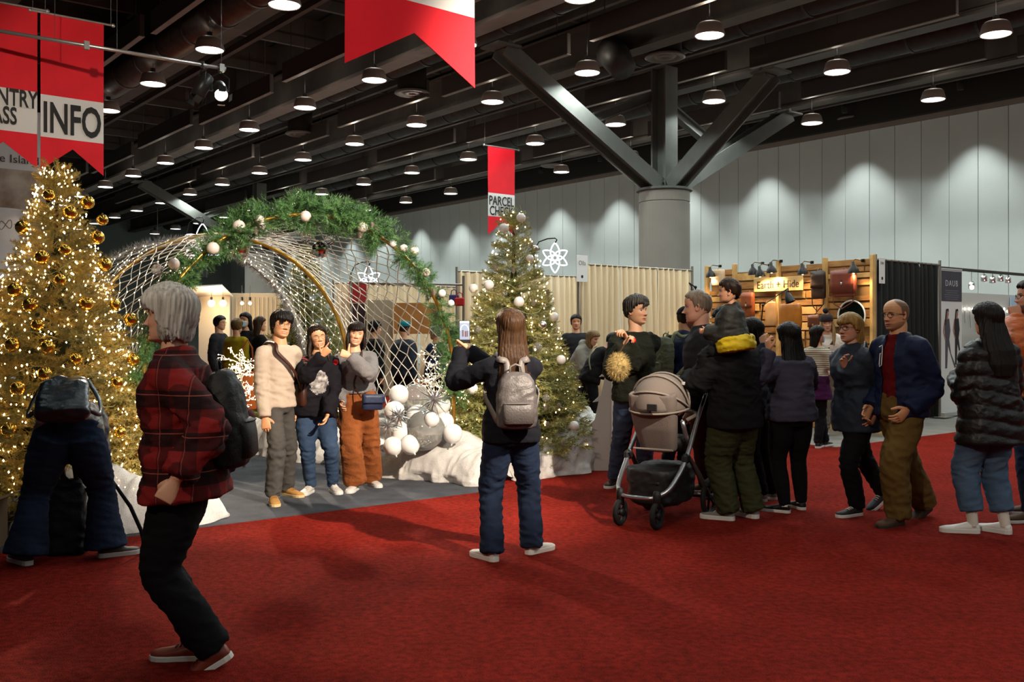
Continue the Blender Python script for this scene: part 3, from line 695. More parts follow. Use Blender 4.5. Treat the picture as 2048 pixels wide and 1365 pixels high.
# net of lights stretched over the hoops: diamond cells sagging between hoops
def tunnel_pt(s, u, sag=True):
    """s = arc length from the left foot, u along the tunnel"""
    Lleg = AZ; Larc = pi * RA; r = RA
    f = (u - UF) / (UM - UF) if u < UM else (u - UM) / (UB - UM)
    dip = .12 * 4 * f * (1 - f) * (1 if u < UM else .4) if sag else 0
    if s < Lleg: return uv(u, VC - r + dip, s)
    if s > Lleg + Larc: return uv(u, VC + r - dip, 2 * Lleg + Larc - s)
    a = -pi / 2 + (s - Lleg) / r; rr = r - dip
    return uv(u, VC + rr * sin(a), AZ + rr * cos(a))
def light_net(label, s0, s1, u0, u1, ds, du, seed, rad=.0035, jitter=.02, bulb_every=1, bm=None):
    rg = np.random.default_rng(seed); t = thing('light_net', label, 'light net', tunnel_pt((s0 + s1) / 2, u0))
    o = t.location; ns, nu = int((s1 - s0) / ds), int((u1 - u0) / du); mb = MB(); nodes_ = {}
    for i in range(ns + 1):
        for j in range(nu + 1):
            u = u0 + du * (j + .5 * (i % 2)); u = min(max(u + rg.uniform(-jitter, jitter), u0), u1)
            nodes_[i, j] = np.array(tunnel_pt(s0 + ds * i + rg.uniform(-jitter, jitter), u) - o) + rg.uniform(-.012, .012, 3)
    for i in range(ns):
        for j in range(nu + 1):
            a = nodes_[i, j]
            for jj in ((j - 1, j) if i % 2 == 0 else (j, j + 1)):
                if (i + 1, jj) in nodes_: mb.tube([a, nodes_[i + 1, jj]], rad, 4, cap=False)
    obj('cord', mb, m_cordw, t, kind=None)
    t_c = t.children[0]; t_c['kind'] = 'stuff'
    pts = np.array([p for k, p in nodes_.items() if rg.random() < bulb_every]); me = bulbs_mesh(pts, .0062, rg); me.materials.append(bm or m_bulbw); link('bulbs', me, t, kind='stuff')
LT = 2 * AZ + pi * RA
light_net('white light net stretched on the right side of the tunnel behind the photo group', LT * .36, LT - .25, UF + .05, UM - .03, .092, .19, 41, .0056, .018, .8, m_bulbd)
light_net('light net over the left shoulder of the tunnel by the golden tree', .9, LT * .36, UF + .05, UM - .03, .085, .19, 42, .0036, .02, .8)
light_net('far light net between golden hoop and tinsel hoop', .5, LT - .5, UM + .03, UB - .03, .10, .19, 43, .0036, .02, 1)

# ---------------------------------------------------------------- tulle drifts, balloons, bursts, twig lights
m_tulle = mat('white_tulle', (.62, .60, .57), .55, var=(8, .08), bump=(70, .35, 6), spec=.4, alpha=.86)
N, L, b = nodes(m_tulle)
vo = N.new('ShaderNodeTexVoronoi'); vo.inputs['Scale'].default_value = 95; tc = N.new('ShaderNodeTexCoord'); L.new(tc.outputs['Object'], vo.inputs[0])
lt = N.new('ShaderNodeMath'); lt.operation = 'LESS_THAN'; lt.inputs[1].default_value = .16; L.new(vo.outputs['Distance'], lt.inputs[0])
mr = N.new('ShaderNodeMapRange'); mr.inputs[3].default_value = .55; mr.inputs[4].default_value = .08; L.new(lt.outputs[0], mr.inputs[0]); L.new(mr.outputs[0], b.inputs['Roughness']); L.new(lt.outputs[0], b.inputs['Metallic'])
from mathutils import noise as MN
def tulle(label, path, seed, n=None):
    """billowing bundle of net fabric along a floor path of (x, y, half width, height)"""
    P = np.array(path, float); o = Vector((P[0, 0], P[0, 1], 0)); t_ = np.linspace(0, len(P) - 1, 30 * len(P))
    Q = np.stack([np.interp(t_, range(len(P)), P[:, k]) for k in range(4)], 1); Q = (np.roll(Q, 1, 0) + Q + np.roll(Q, -1, 0)) / 3; Q[0] = P[0]; Q[-1] = P[-1]
    m = 50; vv = []
    for i, (x, y, hw, h) in enumerate(Q):
        j0, j1 = max(0, i - 4), min(len(Q) - 1, i + 4); d = Q[j1, :2] - Q[j0, :2]; d /= np.linalg.norm(d) + 1e-9; nx, ny = d[1], -d[0]
        end = min(1, min(i, len(Q) - 1 - i) / 9 + .12) ** .5
        for j in range(m):
            a = pi * j / (m - 1); c, s = cos(a), sin(a); q = Vector((x * 1.0 + c * hw, y * 1.0, s * h + seed * 3.7))
            big = MN.noise(q * 2.6); ph = MN.noise(q * 3.1 + Vector((5, 1, 2))); fold = (1 - 2.4 * abs(MN.noise(Vector((q.x * 4.2, q.y * 4.2, q.z * 2.0 + c))))) * .6 + (1 - 2.4 * abs(MN.noise(Vector((q.x * 8.5 + 3 * ph, q.y * 8.5, q.z * 3.5 - c))))) * .4; fine = MN.noise(q * 24)
            k = .90 + .40 * big + .13 * fold + .035 * fine
            hem = .10 * MN.noise(Vector((x * 5, y * 5, seed + c))) if s < .3 else 0
            cc = c * hw * (k * .5 + .5) * (.55 + .45 * end) * 1.15 + hem * (1 if c > 0 else -1)
            vv.append((x + nx * cc - o.x, y + ny * cc - o.y, max(.003, h * end * s ** 1.25 * k) + .002))
    F = [(i * m + j, (i + 1) * m + j, (i + 1) * m + j + 1, i * m + j + 1) for i in range(len(Q) - 1) for j in range(m - 1)]
    mb = MB(); mb.add(vv, F); return obj('tulle_drift', mb, m_tulle, None, True, loc=o, label=label, cat='fabric drift')
def fl(x, y): p = floor_at(x, y); return p.x, p.y
tulle('white glittering tulle drift around the birch light tree foot', [(*fl(700, 935), .25, .42), (*fl(770, 945), .36, .52), (*fl(850, 952), .36, .46), (*fl(930, 960), .32, .40), (*fl(1000, 968), .28, .34)], 1)
tulle('white tulle roll curling right of the photographer in front of the tree', [(*fl(1000, 958), .30, .42), (*fl(1070, 950), .28, .46), (*fl(1130, 942), .28, .56), (*fl(1180, 928), .25, .64), (*fl(1190, 905), .2, .52)], 2)
tulle('white tulle drift along the left tunnel side behind the trio', [(*fl(470, 900), .30, .45), (*fl(540, 905), .30, .42), (*fl(610, 915), .32, .40), (*fl(690, 925), .3, .45)], 3)
tulle('white tulle bunched at the foot of the golden tree', [(*fl(60, 1055), .22, .5), (*fl(180, 1060), .28, .50), (*fl(290, 1050), .28, .42), (*fl(370, 1040), .24, .32), (*fl(430, 1028), .16, .16)], 4)
m_ball = mat('balloon_white', (.80, .79, .76), .25, sub=.2, coat=.3)
m_ballc = mat('balloon_clear', (.70, .70, .66), .12, trans=.75)
bl = MB(); bl.lathe((0, 0, 0), [(.001, -1.18), (.10, -1.2), (.06, -1.1), (.16, -1.04), (.45, -.92), (.78, -.62), (.97, -.15), (1.0, .12), (.92, .45), (.70, .75), (.40, .94), (.001, 1.0)], 24, cap=False)
bl_me = {}
for nm, m in (('w', m_ball), ('c', m_ballc)): 
    me = bl.mesh('skin', True); me.materials.append(m); bl_me[nm] = me
kn = MB(); kn.lathe((0, 0, -1.2), [(.09, -.06), (.04, 0), (.07, .05)], 8); kn_me = kn.mesh('knot'); kn_me.materials.append(m_ball)
blp = [(830, 800, 32, 'c', 10.2), (798, 790, 20, 'w', 9.95), (789, 824, 21, 'w', 9.75), (836, 834, 24, 'w', 9.9), (880, 810, 22, 'w', 10.15), (850, 862, 40, 'c', 9.75), (803, 868, 24, 'w', 9.75), (762, 860, 24, 'w', 9.95), (786, 893, 19, 'w', 9.6), (770, 885, 20, 'w', 9.9), (765, 835, 18, 'c', 10.1), (820, 890, 20, 'w', 9.62), (888, 845, 20, 'w', 9.9), (756, 888, 16, 'w', 9.8), (864, 840, 15, 'w', 9.6), (905, 868, 20, 'w', 9.7)]
blab = ['big clear balloon at the top of the pile', 'round white balloon, upper left of the pile', 'white balloon just below the upper left one', 'white balloon in the middle beside the starburst', 'white balloon behind the birch trunk, upper', 'largest clear balloon in the middle of the pile', 'white balloon left of the largest clear one', 'white balloon beside the orange trousers', 'small white balloon low in front of the pile', 'white balloon half hidden low at the left', 'clear balloon behind the blue bag', 'white balloon resting low on the tulle', 'white balloon right of the starburst', 'smallest white balloon by the trouser knee', 'little white balloon below the starburst', 'white balloon just right of the birch trunk']
for (x, y, r, k, Y), lab in zip(blp, blab):
    t = thing('balloon', lab, 'balloon', at(x, y, Y), random.random() * 6, 'white and clear balloons'); s = r / FPX * Y; t.scale = (s, s, s); t.rotation_euler = (random.uniform(-.6, .6), random.uniform(-.6, .6), 0)
    link('skin', bl_me[k], t); link('knot', kn_me, t)
def starburst(x, y, Y, r, label, seed):
    rg = np.random.default_rng(seed); t = thing('starburst_ornament', label, 'ornament', at(x, y, Y)); mb = MB()
    for k in range(34):
        z = 1 - 2 * (k + .5) / 34; a = k * 2.39996; d = V(sqrt(1 - z * z) * cos(a), sqrt(1 - z * z) * sin(a), z); ln = r * (1.0 if k % 2 else .62)
        mb.tube([d * .01, d * ln * .25, d * ln], [.004, .010, .0005], 4)
    obj('spikes', mb, m_silver, t); mb = MB(); mb.sphere((0, 0, 0), .02, 8, 6); obj('core', mb, m_silver, t)
starburst(868, 800, 9.62, .21, 'big silver starburst among the balloons', 1); starburst(798, 832, 9.55, .13, 'small silver starburst on the balloon pile', 2); starburst(775, 852, 9.6, .12, 'silver starburst low beside the orange trousers', 3)
def twig_tree(label, foot, H, seed, lean, m, nb, spread, trunk_r=.028):
    rg = np.random.default_rng(seed); t = thing('twig_light_tree', label, 'light tree', foot); mb = MB(); br = MB(); pts = []
    top = V(lean[0], lean[1], H); mid = V(lean[0] * .1, lean[1] * .1, H * .6)
    ts = np.linspace(0, 1, 10); trunk = [(1 - s) ** 2 * V(0, 0, 0) + 2 * s * (1 - s) * mid + s * s * top for s in ts]
    mb.tube(trunk, np.linspace(trunk_r, .006, 10), 9)
    for k in range(nb):
        s = rg.uniform(.38, .95); i = int(s * 9); p = trunk[i] + (trunk[min(i + 1, 9)] - trunk[i]) * (s * 9 - i)
        a = rg.random() * 6.3; ln = spread * rg.uniform(.5, 1) * (1.25 - .6 * s); d = V(cos(a) * 1.0, sin(a) * .6, rg.uniform(-.05, .75)); q = [p]
        for j in range(6): d = d + rg.normal(size=3) * .22; d[2] -= .05; q.append(q[-1] + d / np.linalg.norm(d) * ln / 6)
        br.tube(q, np.linspace(.0075, .0028, 7), 5); pts += [x + rg.normal(size=3) * .006 for x in q[2:]]
        for j in (2, 3, 4):
            d2 = d + rg.normal(size=3) * .8; e = q[j] + d2 / np.linalg.norm(d2) * ln * .35; br.tube([q[j], (q[j] + e) / 2 + rg.normal(size=3) * .01, e], [.004, .003, .002], 4); pts += [e, (q[j] + e) / 2]
    obj('trunk', mb, m, t, True); o = obj('branches', br, m_cordw, t); o['kind'] = 'stuff'
    me = bulbs_mesh(np.array(pts), .0052, rg); me.materials.append(m_bulbw); link('bulbs', me, t, kind='stuff')
m_birch = mat('birch_paper_bark', (.58, .55, .48), .7, var=(14, .5, '#5c4f40'), stretch=(1, 1, 5))
twig_tree('white birch twig tree of lights in front of the balloons', floor_at(886, 945), 1.30, 3, (.06, 0), m_birch, 26, .55)
twig_tree('small twig tree of lights behind the plaid-shirted walker', floor_at(488, 935), 1.25, 9, (-.05, 0), m_birch, 30, .38, .018)
# ---------------------------------------------------------------- booths along the far side
m_drape = mat('ivory_drape', '#dcc8a4', .85, bump=(120, .2)); m_drapeb = mat('black_drape', '#141512', .85, bump=(120, .2)); m_pole = mat('drape_pole', '#8a857c', .4, .7)
HD = CAMZ + 1.22
def drape(label, a, b, m, h=HD, seed=0, panels=3, fold=.045, cat='booth drape'):
    """pipe and drape between floor points a and b"""
    a, b = Vector(a), Vector(b); d = b - a; Ld = d.length; rz = atan2(d.y, d.x); rg = np.random.default_rng(seed)
    t = thing('pipe_and_drape', label, cat, a, rz)
    for k in range(panels):
        x0, x1 = Ld * k / panels + .01, Ld * (k + 1) / panels - .01; n = int((x1 - x0) / .022); xs = np.linspace(x0, x1, n); ph = rg.random() * 6; fr = 34 + rg.random() * 8
        off = fold * np.sin(fr * xs + ph + .9 * np.sin(5 * xs + ph)) + .35 * fold * np.sin(2.3 * fr * xs); rows = []
        for z, s_ in ((h - .02, .35), (h - .06, .30), (h - .12, .7), (h * .6, 1.0), (h * .3, 1.1), (.02, 1.15)): rows.append(np.stack([xs + .01 * np.sin(3 * z + xs * 9), off * s_ + .02, np.full(n, z)], 1))
        mb = MB(); mb.loft(rows, cap=False, closed=False); o = obj('drape_panel', mb, m, t, True); md = o.modifiers.new('thickness', 'SOLIDIFY'); md.thickness = .004
    mb = MB(); mb.tube([(-.02, .02, h - .03), (Ld + .02, .02, h - .03)], .02, 8); obj('top_rail', mb, m_pole, t)
    for x in (-.03, Ld + .03): mb = MB(); mb.cyl((x, .02, 0), .024, h + .05, 10); obj('upright', mb, m_pole, t); 
    for x in (-.03, Ld + .03): mb = MB(); mb.box((x, .02, .006), (.35, .35, .012)); obj('base_plate', mb, m_pole, t)
    return t
drape('ivory booth drape wall behind the dark-jumper woman and cap man', uv(12.55, 11.45), uv(12.55, 14.35), m_drape, seed=1)
drape('farther ivory drape wall seen between the lit tree and the nearer drape', uv(15.5, 10.95), uv(15.5, 14.6), m_drape, seed=2)
drape('black booth drape behind the navy-jacket man', uv(8.75, 14.52), uv(8.8, 16.6), m_drapeb, seed=3)
drape('far ivory drape wall seen through the light net', uv(21, 11.2), uv(21, 16.0), m_drape, seed=4, panels=4)
drape('ivory side drape joining the far booths behind the right tree', uv(15.5, 10.9), uv(12.7, 11.4), m_drape, seed=5) if 0 else None
# signage cards clipped to posts
def card(p, label, wd, h, lines, dirx=E2):
    t = thing('booth_sign_card', label, 'sign', p, atan2(dirx.y, dirx.x)); mb = MB(); mb.bbox((0, 0, 0), (wd, .008, h), .002); obj('card', mb, m_bwhite, t)
    mb = MB(); mb.sphere((0, -.005, -h * .30), .028, 14, 6, (1, .15, 1)); obj('round_logo', mb, m_black, t)
    for txt, sz, z in lines: me = text_mesh(txt, sz, .001, 0, 'CENTER', .9); me.materials.append(mat('card_ink', (.16, .15, .14), .7)); link('lettering', me, t, M=Matrix.Translation((0, -.006, z)) @ Matrix.Rotation(R(90), 4, 'X'))
p = uv(12.45, 11.40); p.z = HD - .12; card(p, 'white booth card at the top left corner of the ivory drape', .26, .46, [('Olla', .11, .06)])
p = uv(8.66, 14.50); p.z = HD - .22; card(p, 'white booth card clipped between wooden booth and black drape', .17, .42, [('DSN', .06, .10)])
# wooden leather-goods booth
WV = 14.3
def onW(x, y, off=0.):
    kx = (x - CX) / FPX; Y = (WV - off) / (CA * kx + SA); return at(x, y, Y)
def uW(x): return uvinv(onW(x, HY))[0]
m_pine = mat('pallet_pine', '#b08146', .7, var=(5, .3, '#8a5c2e'), bump=(40, .4), stretch=(1, 1, 6)); m_pine2 = mat('pallet_pine_pale', '#c29a5c', .7, var=(5, .25), bump=(40, .4)); m_ply = mat('plywood_back', '#8d6b3f', .8, var=(2, .25))
pw_ = thing('pallet_wall', 'warm lit pallet board wall of the leather goods booth', 'display wall', uv(12.1, WV), ROT + pi / 2 + pi)   # local +x runs towards the right end
# local frame: x along -e1 (to the right in view), y = +? towards the back
WL = 12.1 - 8.71
Mi = (Matrix.Translation(uv(12.1, WV)) @ Matrix.Rotation(ROT - pi / 2, 4, 'Z')); pw_.rotation_euler = (0, 0, ROT - pi / 2)
segs = [(0, .60), (.64, 1.55), (1.62, 2.48), (2.56, 3.37)]; rg = np.random.default_rng(9)
tops = [HD + .02, HD + .02, HD - .0, HD - .02]
mb = MB(); mb.box((WL / 2, .10, 1.3), (WL, .02, 2.6)); obj('backing_sheet', mb, m_ply, pw_)
for (x0, x1), tp in zip(segs, tops):
    z = .05; k = 0
    while z < tp - .05:
        hgt = rg.choice([.09, .11, .14]); hgt = min(hgt, tp - z)
        if rg.random() > .10:
            cut = x0 + (x1 - x0) * rg.choice([1, 1, 1, .55, .8]); y = rg.choice([0, .018, .03])
            mb = MB(); mb.bbox(((x0 + cut) / 2, y + .03, z + hgt / 2), (cut - x0, .022, hgt - .012), .004); obj('plank', mb, m_pine if rg.random() < .65 else m_pine2, pw_)
            if cut < x1 - .1: mb = MB(); mb.bbox(((x1 + cut) / 2 + .01, .05, z + hgt / 2), (x1 - cut - .03, .022, hgt - .012), .004); obj('plank', mb, m_pine, pw_)
        z += hgt + .012
for x in (-.03, .62, 1.585, 2.52, 3.40): mb = MB(); mb.bbox((x, .0, (HD + .02) / 2), (.055, .10, HD + .04), .006); obj('post', mb, m_pine2, pw_)
# sign board
sa, sb = onW(1508, 571, .08), onW(1606, 569, .08); sd = (sb - sa).normalized()
t = thing('shop_sign', 'pale wooden shop sign lettered Earth + Hide', 'sign', sa, atan2(sd.y, sd.x)); sw = (sb - sa).length
mb = MB(); mb.bbox((sw / 2, 0, 0), (sw, .02, .245), .004); obj('board', mb, mat('sign_birch_board', '#c8a870', .6, var=(3, .1)), t)
me = text_mesh('Earth + Hide', .185, .002, .0005, 'CENTER', .92); me.materials.append(mat('sign_letters_brown', '#2e1a08', .6)); link('lettering', me, t, M=Matrix.Translation((sw / 2, -.013, -.065)) @ Matrix.Rotation(R(90), 4, 'X'))
# clip lamps
m_lampk = mat('lamp_black_enamel', '#16120f', .35, .2); m_warm = mat('warm_lamp_bulb', (1, .8, .5), .4, emit=(1, .68, .34), es=25)
lsp = bpy.data.lights.new('clip_lamp_light', 'SPOT'); lsp.energy = BOOTH_W * 10; lsp.spot_size = R(125); lsp.spot_blend = .5; lsp.color = (1, .70, .38); lsp.shadow_soft_size = .04
for i, (x, y, on, lab) in enumerate([(1421, 550, 1, 'clip lamp at the left end of the wooden booth'), (1506, 545, 0, 'dark clip lamp left of a lit one over the sign'), (1520, 549, 1, 'lit clip lamp over the left half of the sign'), (1543, 541, 1, 'clip lamp above the middle of the sign'), (1605, 544, 1, 'lit clip lamp over the right end of the sign'), (1707, 541, 1, 'lit clip lamp over the red leather backpack')]):
    p = onW(x, y, .28); t = thing('clip_lamp', lab, 'lamp', p); nd = -E2
    q = (Vector((0, 0, 1)) + E2 * -.15).normalized().to_track_quat('Z', 'Y').to_matrix()
    mb = MB(); mb.lathe((0, 0, 0), [(.092, -.04), (.078, .02), (.045, .07), (.028, .09), (.026, .14), (.001, .145)], 18, M=q, cap=False); obj('shade', mb, m_lampk, t, True)
    mb = MB(); mb.tube([q @ Vector((0, 0, .14)), Vector((0, 0, .18)) + E2 * .05, Vector((0, 0, .17)) + E2 * .27], .008, 6); obj('arm', mb, mat('lamp_brass', '#8a6a30', .3, 1.), t)
    mb = MB(); mb.bbox(Vector((0, 0, .17)) + E2 * .27, (.04, .05, .05), .004, rz=ROT); obj('clamp', mb, m_lampk, t)
    mb = MB(); mb.sphere((0, 0, -.015), .036, 12, 8); obj('bulb', mb, m_warm if on else mat('bulb_off', (.5, .5, .48), .3), t)
    if on: l = bpy.data.objects.new('clip_lamp_light', lsp); COL.objects.link(l); l.parent = t; l.location = E2 * .02 + Vector((0, 0, -.055)); l.rotation_euler = (Vector((0, 0, 1)) - E2 * .35).to_track_quat('Z', 'Y').to_euler()
# leather goods on the wall
def leather(n, c): return mat(n, c, .42, var=(8, .15), bump=(90, .25))
def bag_on_wall(name, label, cat, x, y, wpx, hpx, dep, m, flap=True, strap=None, buckle=True, off=.12, taper=.95):
    p = onW(x, y, off); Y = p.y; w_, h_ = wpx / FPX * Y / .82, hpx / FPX * Y; t = thing(name, label, cat, p, ROT - pi / 2); mb = MB(); rows = []
    for zf, k in ((-.5, .80), (-.46, .97), (-.2, 1.0), (.25, .98), (.44, taper), (.5, taper * .8)):
        a = np.linspace(0, 2 * pi, 24, endpoint=False); q = (abs(np.cos(a)) ** 4 + abs(np.sin(a)) ** 4) ** -.25; rows.append([(w_ / 2 * k * cos(t_) * r_, -dep / 2 * k * sin(t_) * r_ - dep / 2, zf * h_) for t_, r_ in zip(a, q)])
    mb.loft(rows); obj('body', mb, m, t, True)
    if flap:
        mb = MB(); mb.loft([[(x_ * w_ / 2, -dep - .006 - .004 * cos(x_ * 1.5), z) for x_ in np.linspace(-.96, .96, 9)] for z in (h_ * .48, h_ * .3, 0, -h_ * .12 if flap == 1 else -h_ * .36)], cap=False, closed=False); o = obj('flap', mb, m, t, True); md = o.modifiers.new('thickness', 'SOLIDIFY'); md.thickness = .006
        if buckle: mb = MB(); mb.bbox((0, -dep - .016, -h_ * .05), (.022, .006, h_ * .34), .002); obj('strap_tab', mb, mat('leather_tab_dark', '#2a1610', .5), t); mb = MB(); mb.bbox((0, -dep - .022, -h_ * .02), (.03, .006, .04), .002); obj('buckle', mb, m_silver, t)
    if strap: mb = MB(); mb.tube([(-w_ * .4, -dep / 2, h_ * .4), (-w_ * .5, -dep / 2, -h_ * .2), (-w_ * .45, -dep / 2, -h_ * .75), (-w_ * .1, -dep / 2, -h_ * .95), (w_ * .35, -dep / 2, -h_ * .7), (w_ * .4, -dep / 2, -h_ * .3)], .011, 6, flat=.35); obj('strap', mb, m, t, True)
    mb = MB(); mb.tube([(-.04, -dep / 2, h_ * .48), (0, -dep / 2 + .02, h_ * .58), (.04, -dep / 2, h_ * .48)], .007, 6); obj('hang_loop', mb, m, t)
    return t
bag_on_wall('leather_backpack', 'reddish-brown leather backpack hanging at the right end of the wooden booth', 'backpack', 1693, 567, 44, 54, .13, leather('oxblood_leather', '#6e3324'), flap=2, strap=True)
bag_on_wall('leather_bag', 'dark brown bag with a long strap hanging beside the post', 'bag', 1640, 570, 26, 56, .08, leather('espresso_leather', '#2e1c14'), strap=True, buckle=False)
bag_on_wall('leather_tote', 'mustard tan leather tote in the middle of the wooden booth', 'bag', 1585, 634, 42, 52, .12, leather('mustard_leather', '#a8641a'), flap=0, off=.5)
bag_on_wall('leather_apron', 'pale tan hide panel left of the mustard tote', 'leather panel', 1543, 628, 22, 48, .04, leather('pale_tan_leather', '#b98a58'), flap=0)
bag_on_wall('leather_satchel', 'cognac satchel hanging above the slate-sweater woman', 'bag', 1500, 610, 24, 50, .1, leather('cognac_leather', '#7c3d1c'), strap=True)
bag_on_wall('shoulder_bag', 'brown shoulder bag hanging left of the beanie seller', 'bag', 1634, 650, 22, 40, .1, leather('chestnut_leather', '#5a2f1a'), flap=1, strap=False)
bag_on_wall('pale_bag', 'pale leather bag lit white at the left end of the booth', 'bag', 1440, 556, 26, 32, .1, leather('cream_leather', '#c4a582'), flap=0)
p = onW(1703, 632, .1); t = thing('round_mirror', 'round dark mirror with pale rim behind the blonde woman', 'mirror', p, ROT - pi / 2); Mq = Matrix.Rotation(R(90), 3, 'X')
mb = MB(); mb.lathe((0, 0, 0), [(.001, 0), (.24, 0)], 32, M=Mq, cap=False); obj('glass', mb, mat('dark_mirror_glass', '#0e1a14', .15, .6), t); mb = MB(); mb.tube([(.245 * cos(a), 0, .245 * sin(a)) for a in np.linspace(0, 2 * pi, 36, endpoint=False)], .014, 8, loop=True); obj('rim', mb, m_bwhite, t, True)
# anglepoise lamps
def desk_lamp(label, pts, shade, dirn, r=.075):
    t = thing('desk_lamp', label, 'lamp', pts[0]); o = Vector(pts[0]); P = [Vector(p) - o for p in pts]; s = Vector(shade) - o
    for k in range(len(P) - 1):
        mb = MB(); sd = Vector((0, .018, 0))
        for q in (sd, -sd): mb.tube([P[k] + q, P[k + 1] + q], .006, 6)
        obj('arm', mb, m_lampk, t)
    mb = MB(); mb.sphere(P[1], .022, 10, 8); obj('joint', mb, m_lampk, t); mb = MB(); mb.tube([P[-1], (P[-1] + s) / 2 + Vector((0, 0, .05)), s], .008, 6); obj('neck', mb, m_lampk, t)
    q = (-Vector(dirn)).normalized().to_track_quat('Z', 'Y').to_matrix(); mb = MB(); mb.lathe(s, [(r, -.09), (r * .92, -.03), (r * .6, .04), (.025, .07), (.022, .11), (.001, .115)], 18, M=q, cap=False); obj('shade', mb, m_lampk, t, True)
Yd = 14.9
desk_lamp('black anglepoise lamp reaching over the mustard tote', [at(1518, 690, Yd), at(1526, 611, Yd), at(1576, 577, Yd)], at(1577, 594, Yd), (.25, -.2, -.8))
desk_lamp('black gooseneck lamp left of the heavy man\'s face', [at(1392, 650, 13.5), at(1391, 575, 13.5), at(1378, 566, 13.5)], at(1386, 592, 13.5), (.1, -.2, -1), .07)
# counter
t = thing('display_counter', 'pale wooden counter between the striped-top girl and the seller', 'counter', uv(8.35, 13.0), ROT - pi / 2)
for k in range(6): mb = MB(); mb.bbox((-.55 + .22 * k, 0, .42), (.20, .022, .80), .004); obj('plank', mb, m_pine2 if k % 2 else m_pine, t)
mb = MB(); mb.bbox((0, .18, .86), (1.40, .46, .03), .004); obj('worktop', mb, m_pine2, t)
for x in (-.62, .62): mb = MB(); mb.bbox((x, .33, .42), (.05, .05, .82), .004); obj('leg', mb, m_pine, t)
t = thing('card_reader_tray', 'grey tray on a stand in front of the beanie seller', 'tray', at(1668, 705, 13.25)); mb = MB(); mb.bbox((0, 0, 0), (.30, .2, .025), .006, rz=.3); obj('tray', mb, mat('tray_grey', '#77726a', .4), t); mb = MB(); mb.cyl((0, 0, -.32), .012, .31, 8); obj('stem', mb, m_pole, t)
# DAUB roll-up banner
p0 = uv(8.85, 16.72); t = thing('rollup_banner', 'white roll-up banner headed DAUB with two printed women', 'banner', p0, ROT); W_ = .74
mb = MB(); mb.box((W_ / 2, 0, 1.34), (W_, .012, 2.56)); obj('printed_sheet', mb, m_bwhite, t); zt = lambda y: zat(y, 17.55)
mb = MB(); mb.box((W_ / 2, -.008, (zt(543) + zt(603)) / 2), (W_ - .02, .006, zt(543) - zt(603))); obj('dark_header', mb, mat('header_slate', '#3a3942', .6), t)
me = text_mesh('DAUB', .155, .001, -.003, 'CENTER', .95, 1.25); me.materials.append(m_bwhite); link('lettering', me, t, M=Matrix.Translation((W_ / 2 - .01, -.014, zt(573))) @ Matrix.Rotation(R(90), 4, 'X'))
mb = MB()
for k, wln in enumerate((.46, .40, .52, .50, .44)): mb.box((W_ / 2, -.012, zt(582 + 4.2 * k)), (wln, .002, .012))
obj('small_print', mb, mat('small_print_grey', '#6a6872', .7), t)
def print_figure(x, zt_, h, col, skin, hairc, lean):
    def q(pts, m, nm, dy): mb = MB(); mb.poly([(x + a * h, -.007 - dy, zt_ - b * h) for a, b in pts], .002, (0, -1, 0)); obj(nm, mb, m, t)
    q([(-.07, .16), (.06, .16), (.10, .36), (.06, .52), (.12, .75), (.20 + lean, .99), (.14 + lean, 1.0), (.02, .62), (-.01, 1.0), (-.07, 1.0), (-.07, .5), (-.10, .35)], col, 'printed_outfit', 0)
    q([(-.035, .02), (.03, .02), (.04, .08), (.02, .14), (.03, .17), (-.04, .17), (-.03, .12)], skin, 'printed_face', .002); q([(-.10, .17), (-.075, .19), (-.12, .38), (-.05, .52), (-.08, .53), (-.15, .38)], skin, 'printed_arm', .002)
    q([(-.05, .0), (.03, -.01), (.05, .05), (.035, .03), (-.01, .03), (-.03, .08), (-.05, .26), (-.10, .28), (-.07, .1)], hairc, 'printed_hair', .003)
pk = mat('print_skin', '#9a7260', .7); print_figure(.22, zt(619), 1.06, mat('print_denim_grey', '#4c4a52', .7), pk, m_black, .10); print_figure(.56, zt(619), 1.0, mat('print_black_suit', '#221d1e', .7), pk, mat('print_hair_dark', '#120d0c', .7), .02)
mb = MB(); mb.bbox((W_ / 2, 0, .04), (W_ + .04, .18, .08), .01); obj('base_cassette', mb, m_alu, t); mb = MB(); mb.bbox((W_ / 2, 0, 2.63), (W_ + .02, .03, .03), .004); obj('top_bar', mb, m_alu, t); mb = MB(); mb.cyl((W_ / 2, .03, .05), .01, 2.55, 8); obj('support_pole', mb, m_alu, t)
# jewellery booth at the right edge
t = thing('jewellery_booth', 'bright white booth with track lights at the right edge', 'booth', uv(10.4, 20.3), ROT)
mb = MB(); mb.box((1.9, 0, 1.2), (3.9, .06, 2.3)); obj('back_panel', mb, mat('booth_white_panel', '#b9b6b0', .7), t)
mb = MB(); mb.box((2.55, -.06, 1.55), (.42, .03, 1.5)); obj('blue_poster', mb, mat('poster_ice_blue', '#9fb6cc', .6, var=(3, .2)), t)
bb = bulbs_mesh(np.array([(.2 + .16 * k + .03 * sin(7 * k), -.08, 2.0 + .06 * sin(3.1 * k)) for k in range(13)]), .024); bb.materials.append(mat('cool_bulb', (1, .95, .9), .4, emit=(1, .92, .85), es=10)); link('light_row', bb, t)
for k in range(9): mb = MB(); mb.tube([(.25 + .22 * k, -.06, 1.95), (.25 + .22 * k + .02 * sin(k), -.07, 1.95 - .25 - .1 * (k % 3))], .012, 6); obj('hanging_necklace', mb, m_silver, t)
a, b_ = uv(9.0, 16.6), uv(9.2, 21.5); a.z = zat(533, 17.2); b_.z = a.z + .02
t = thing('track_light_rail', 'dark overhead rail carrying track lights at the right edge', 'light rail', a); mb = MB(); mb.tube([(0, 0, 0), b_ - a], .03, 8); obj('rail', mb, mat('rail_bronze', '#2a221c', .5, .5), t)
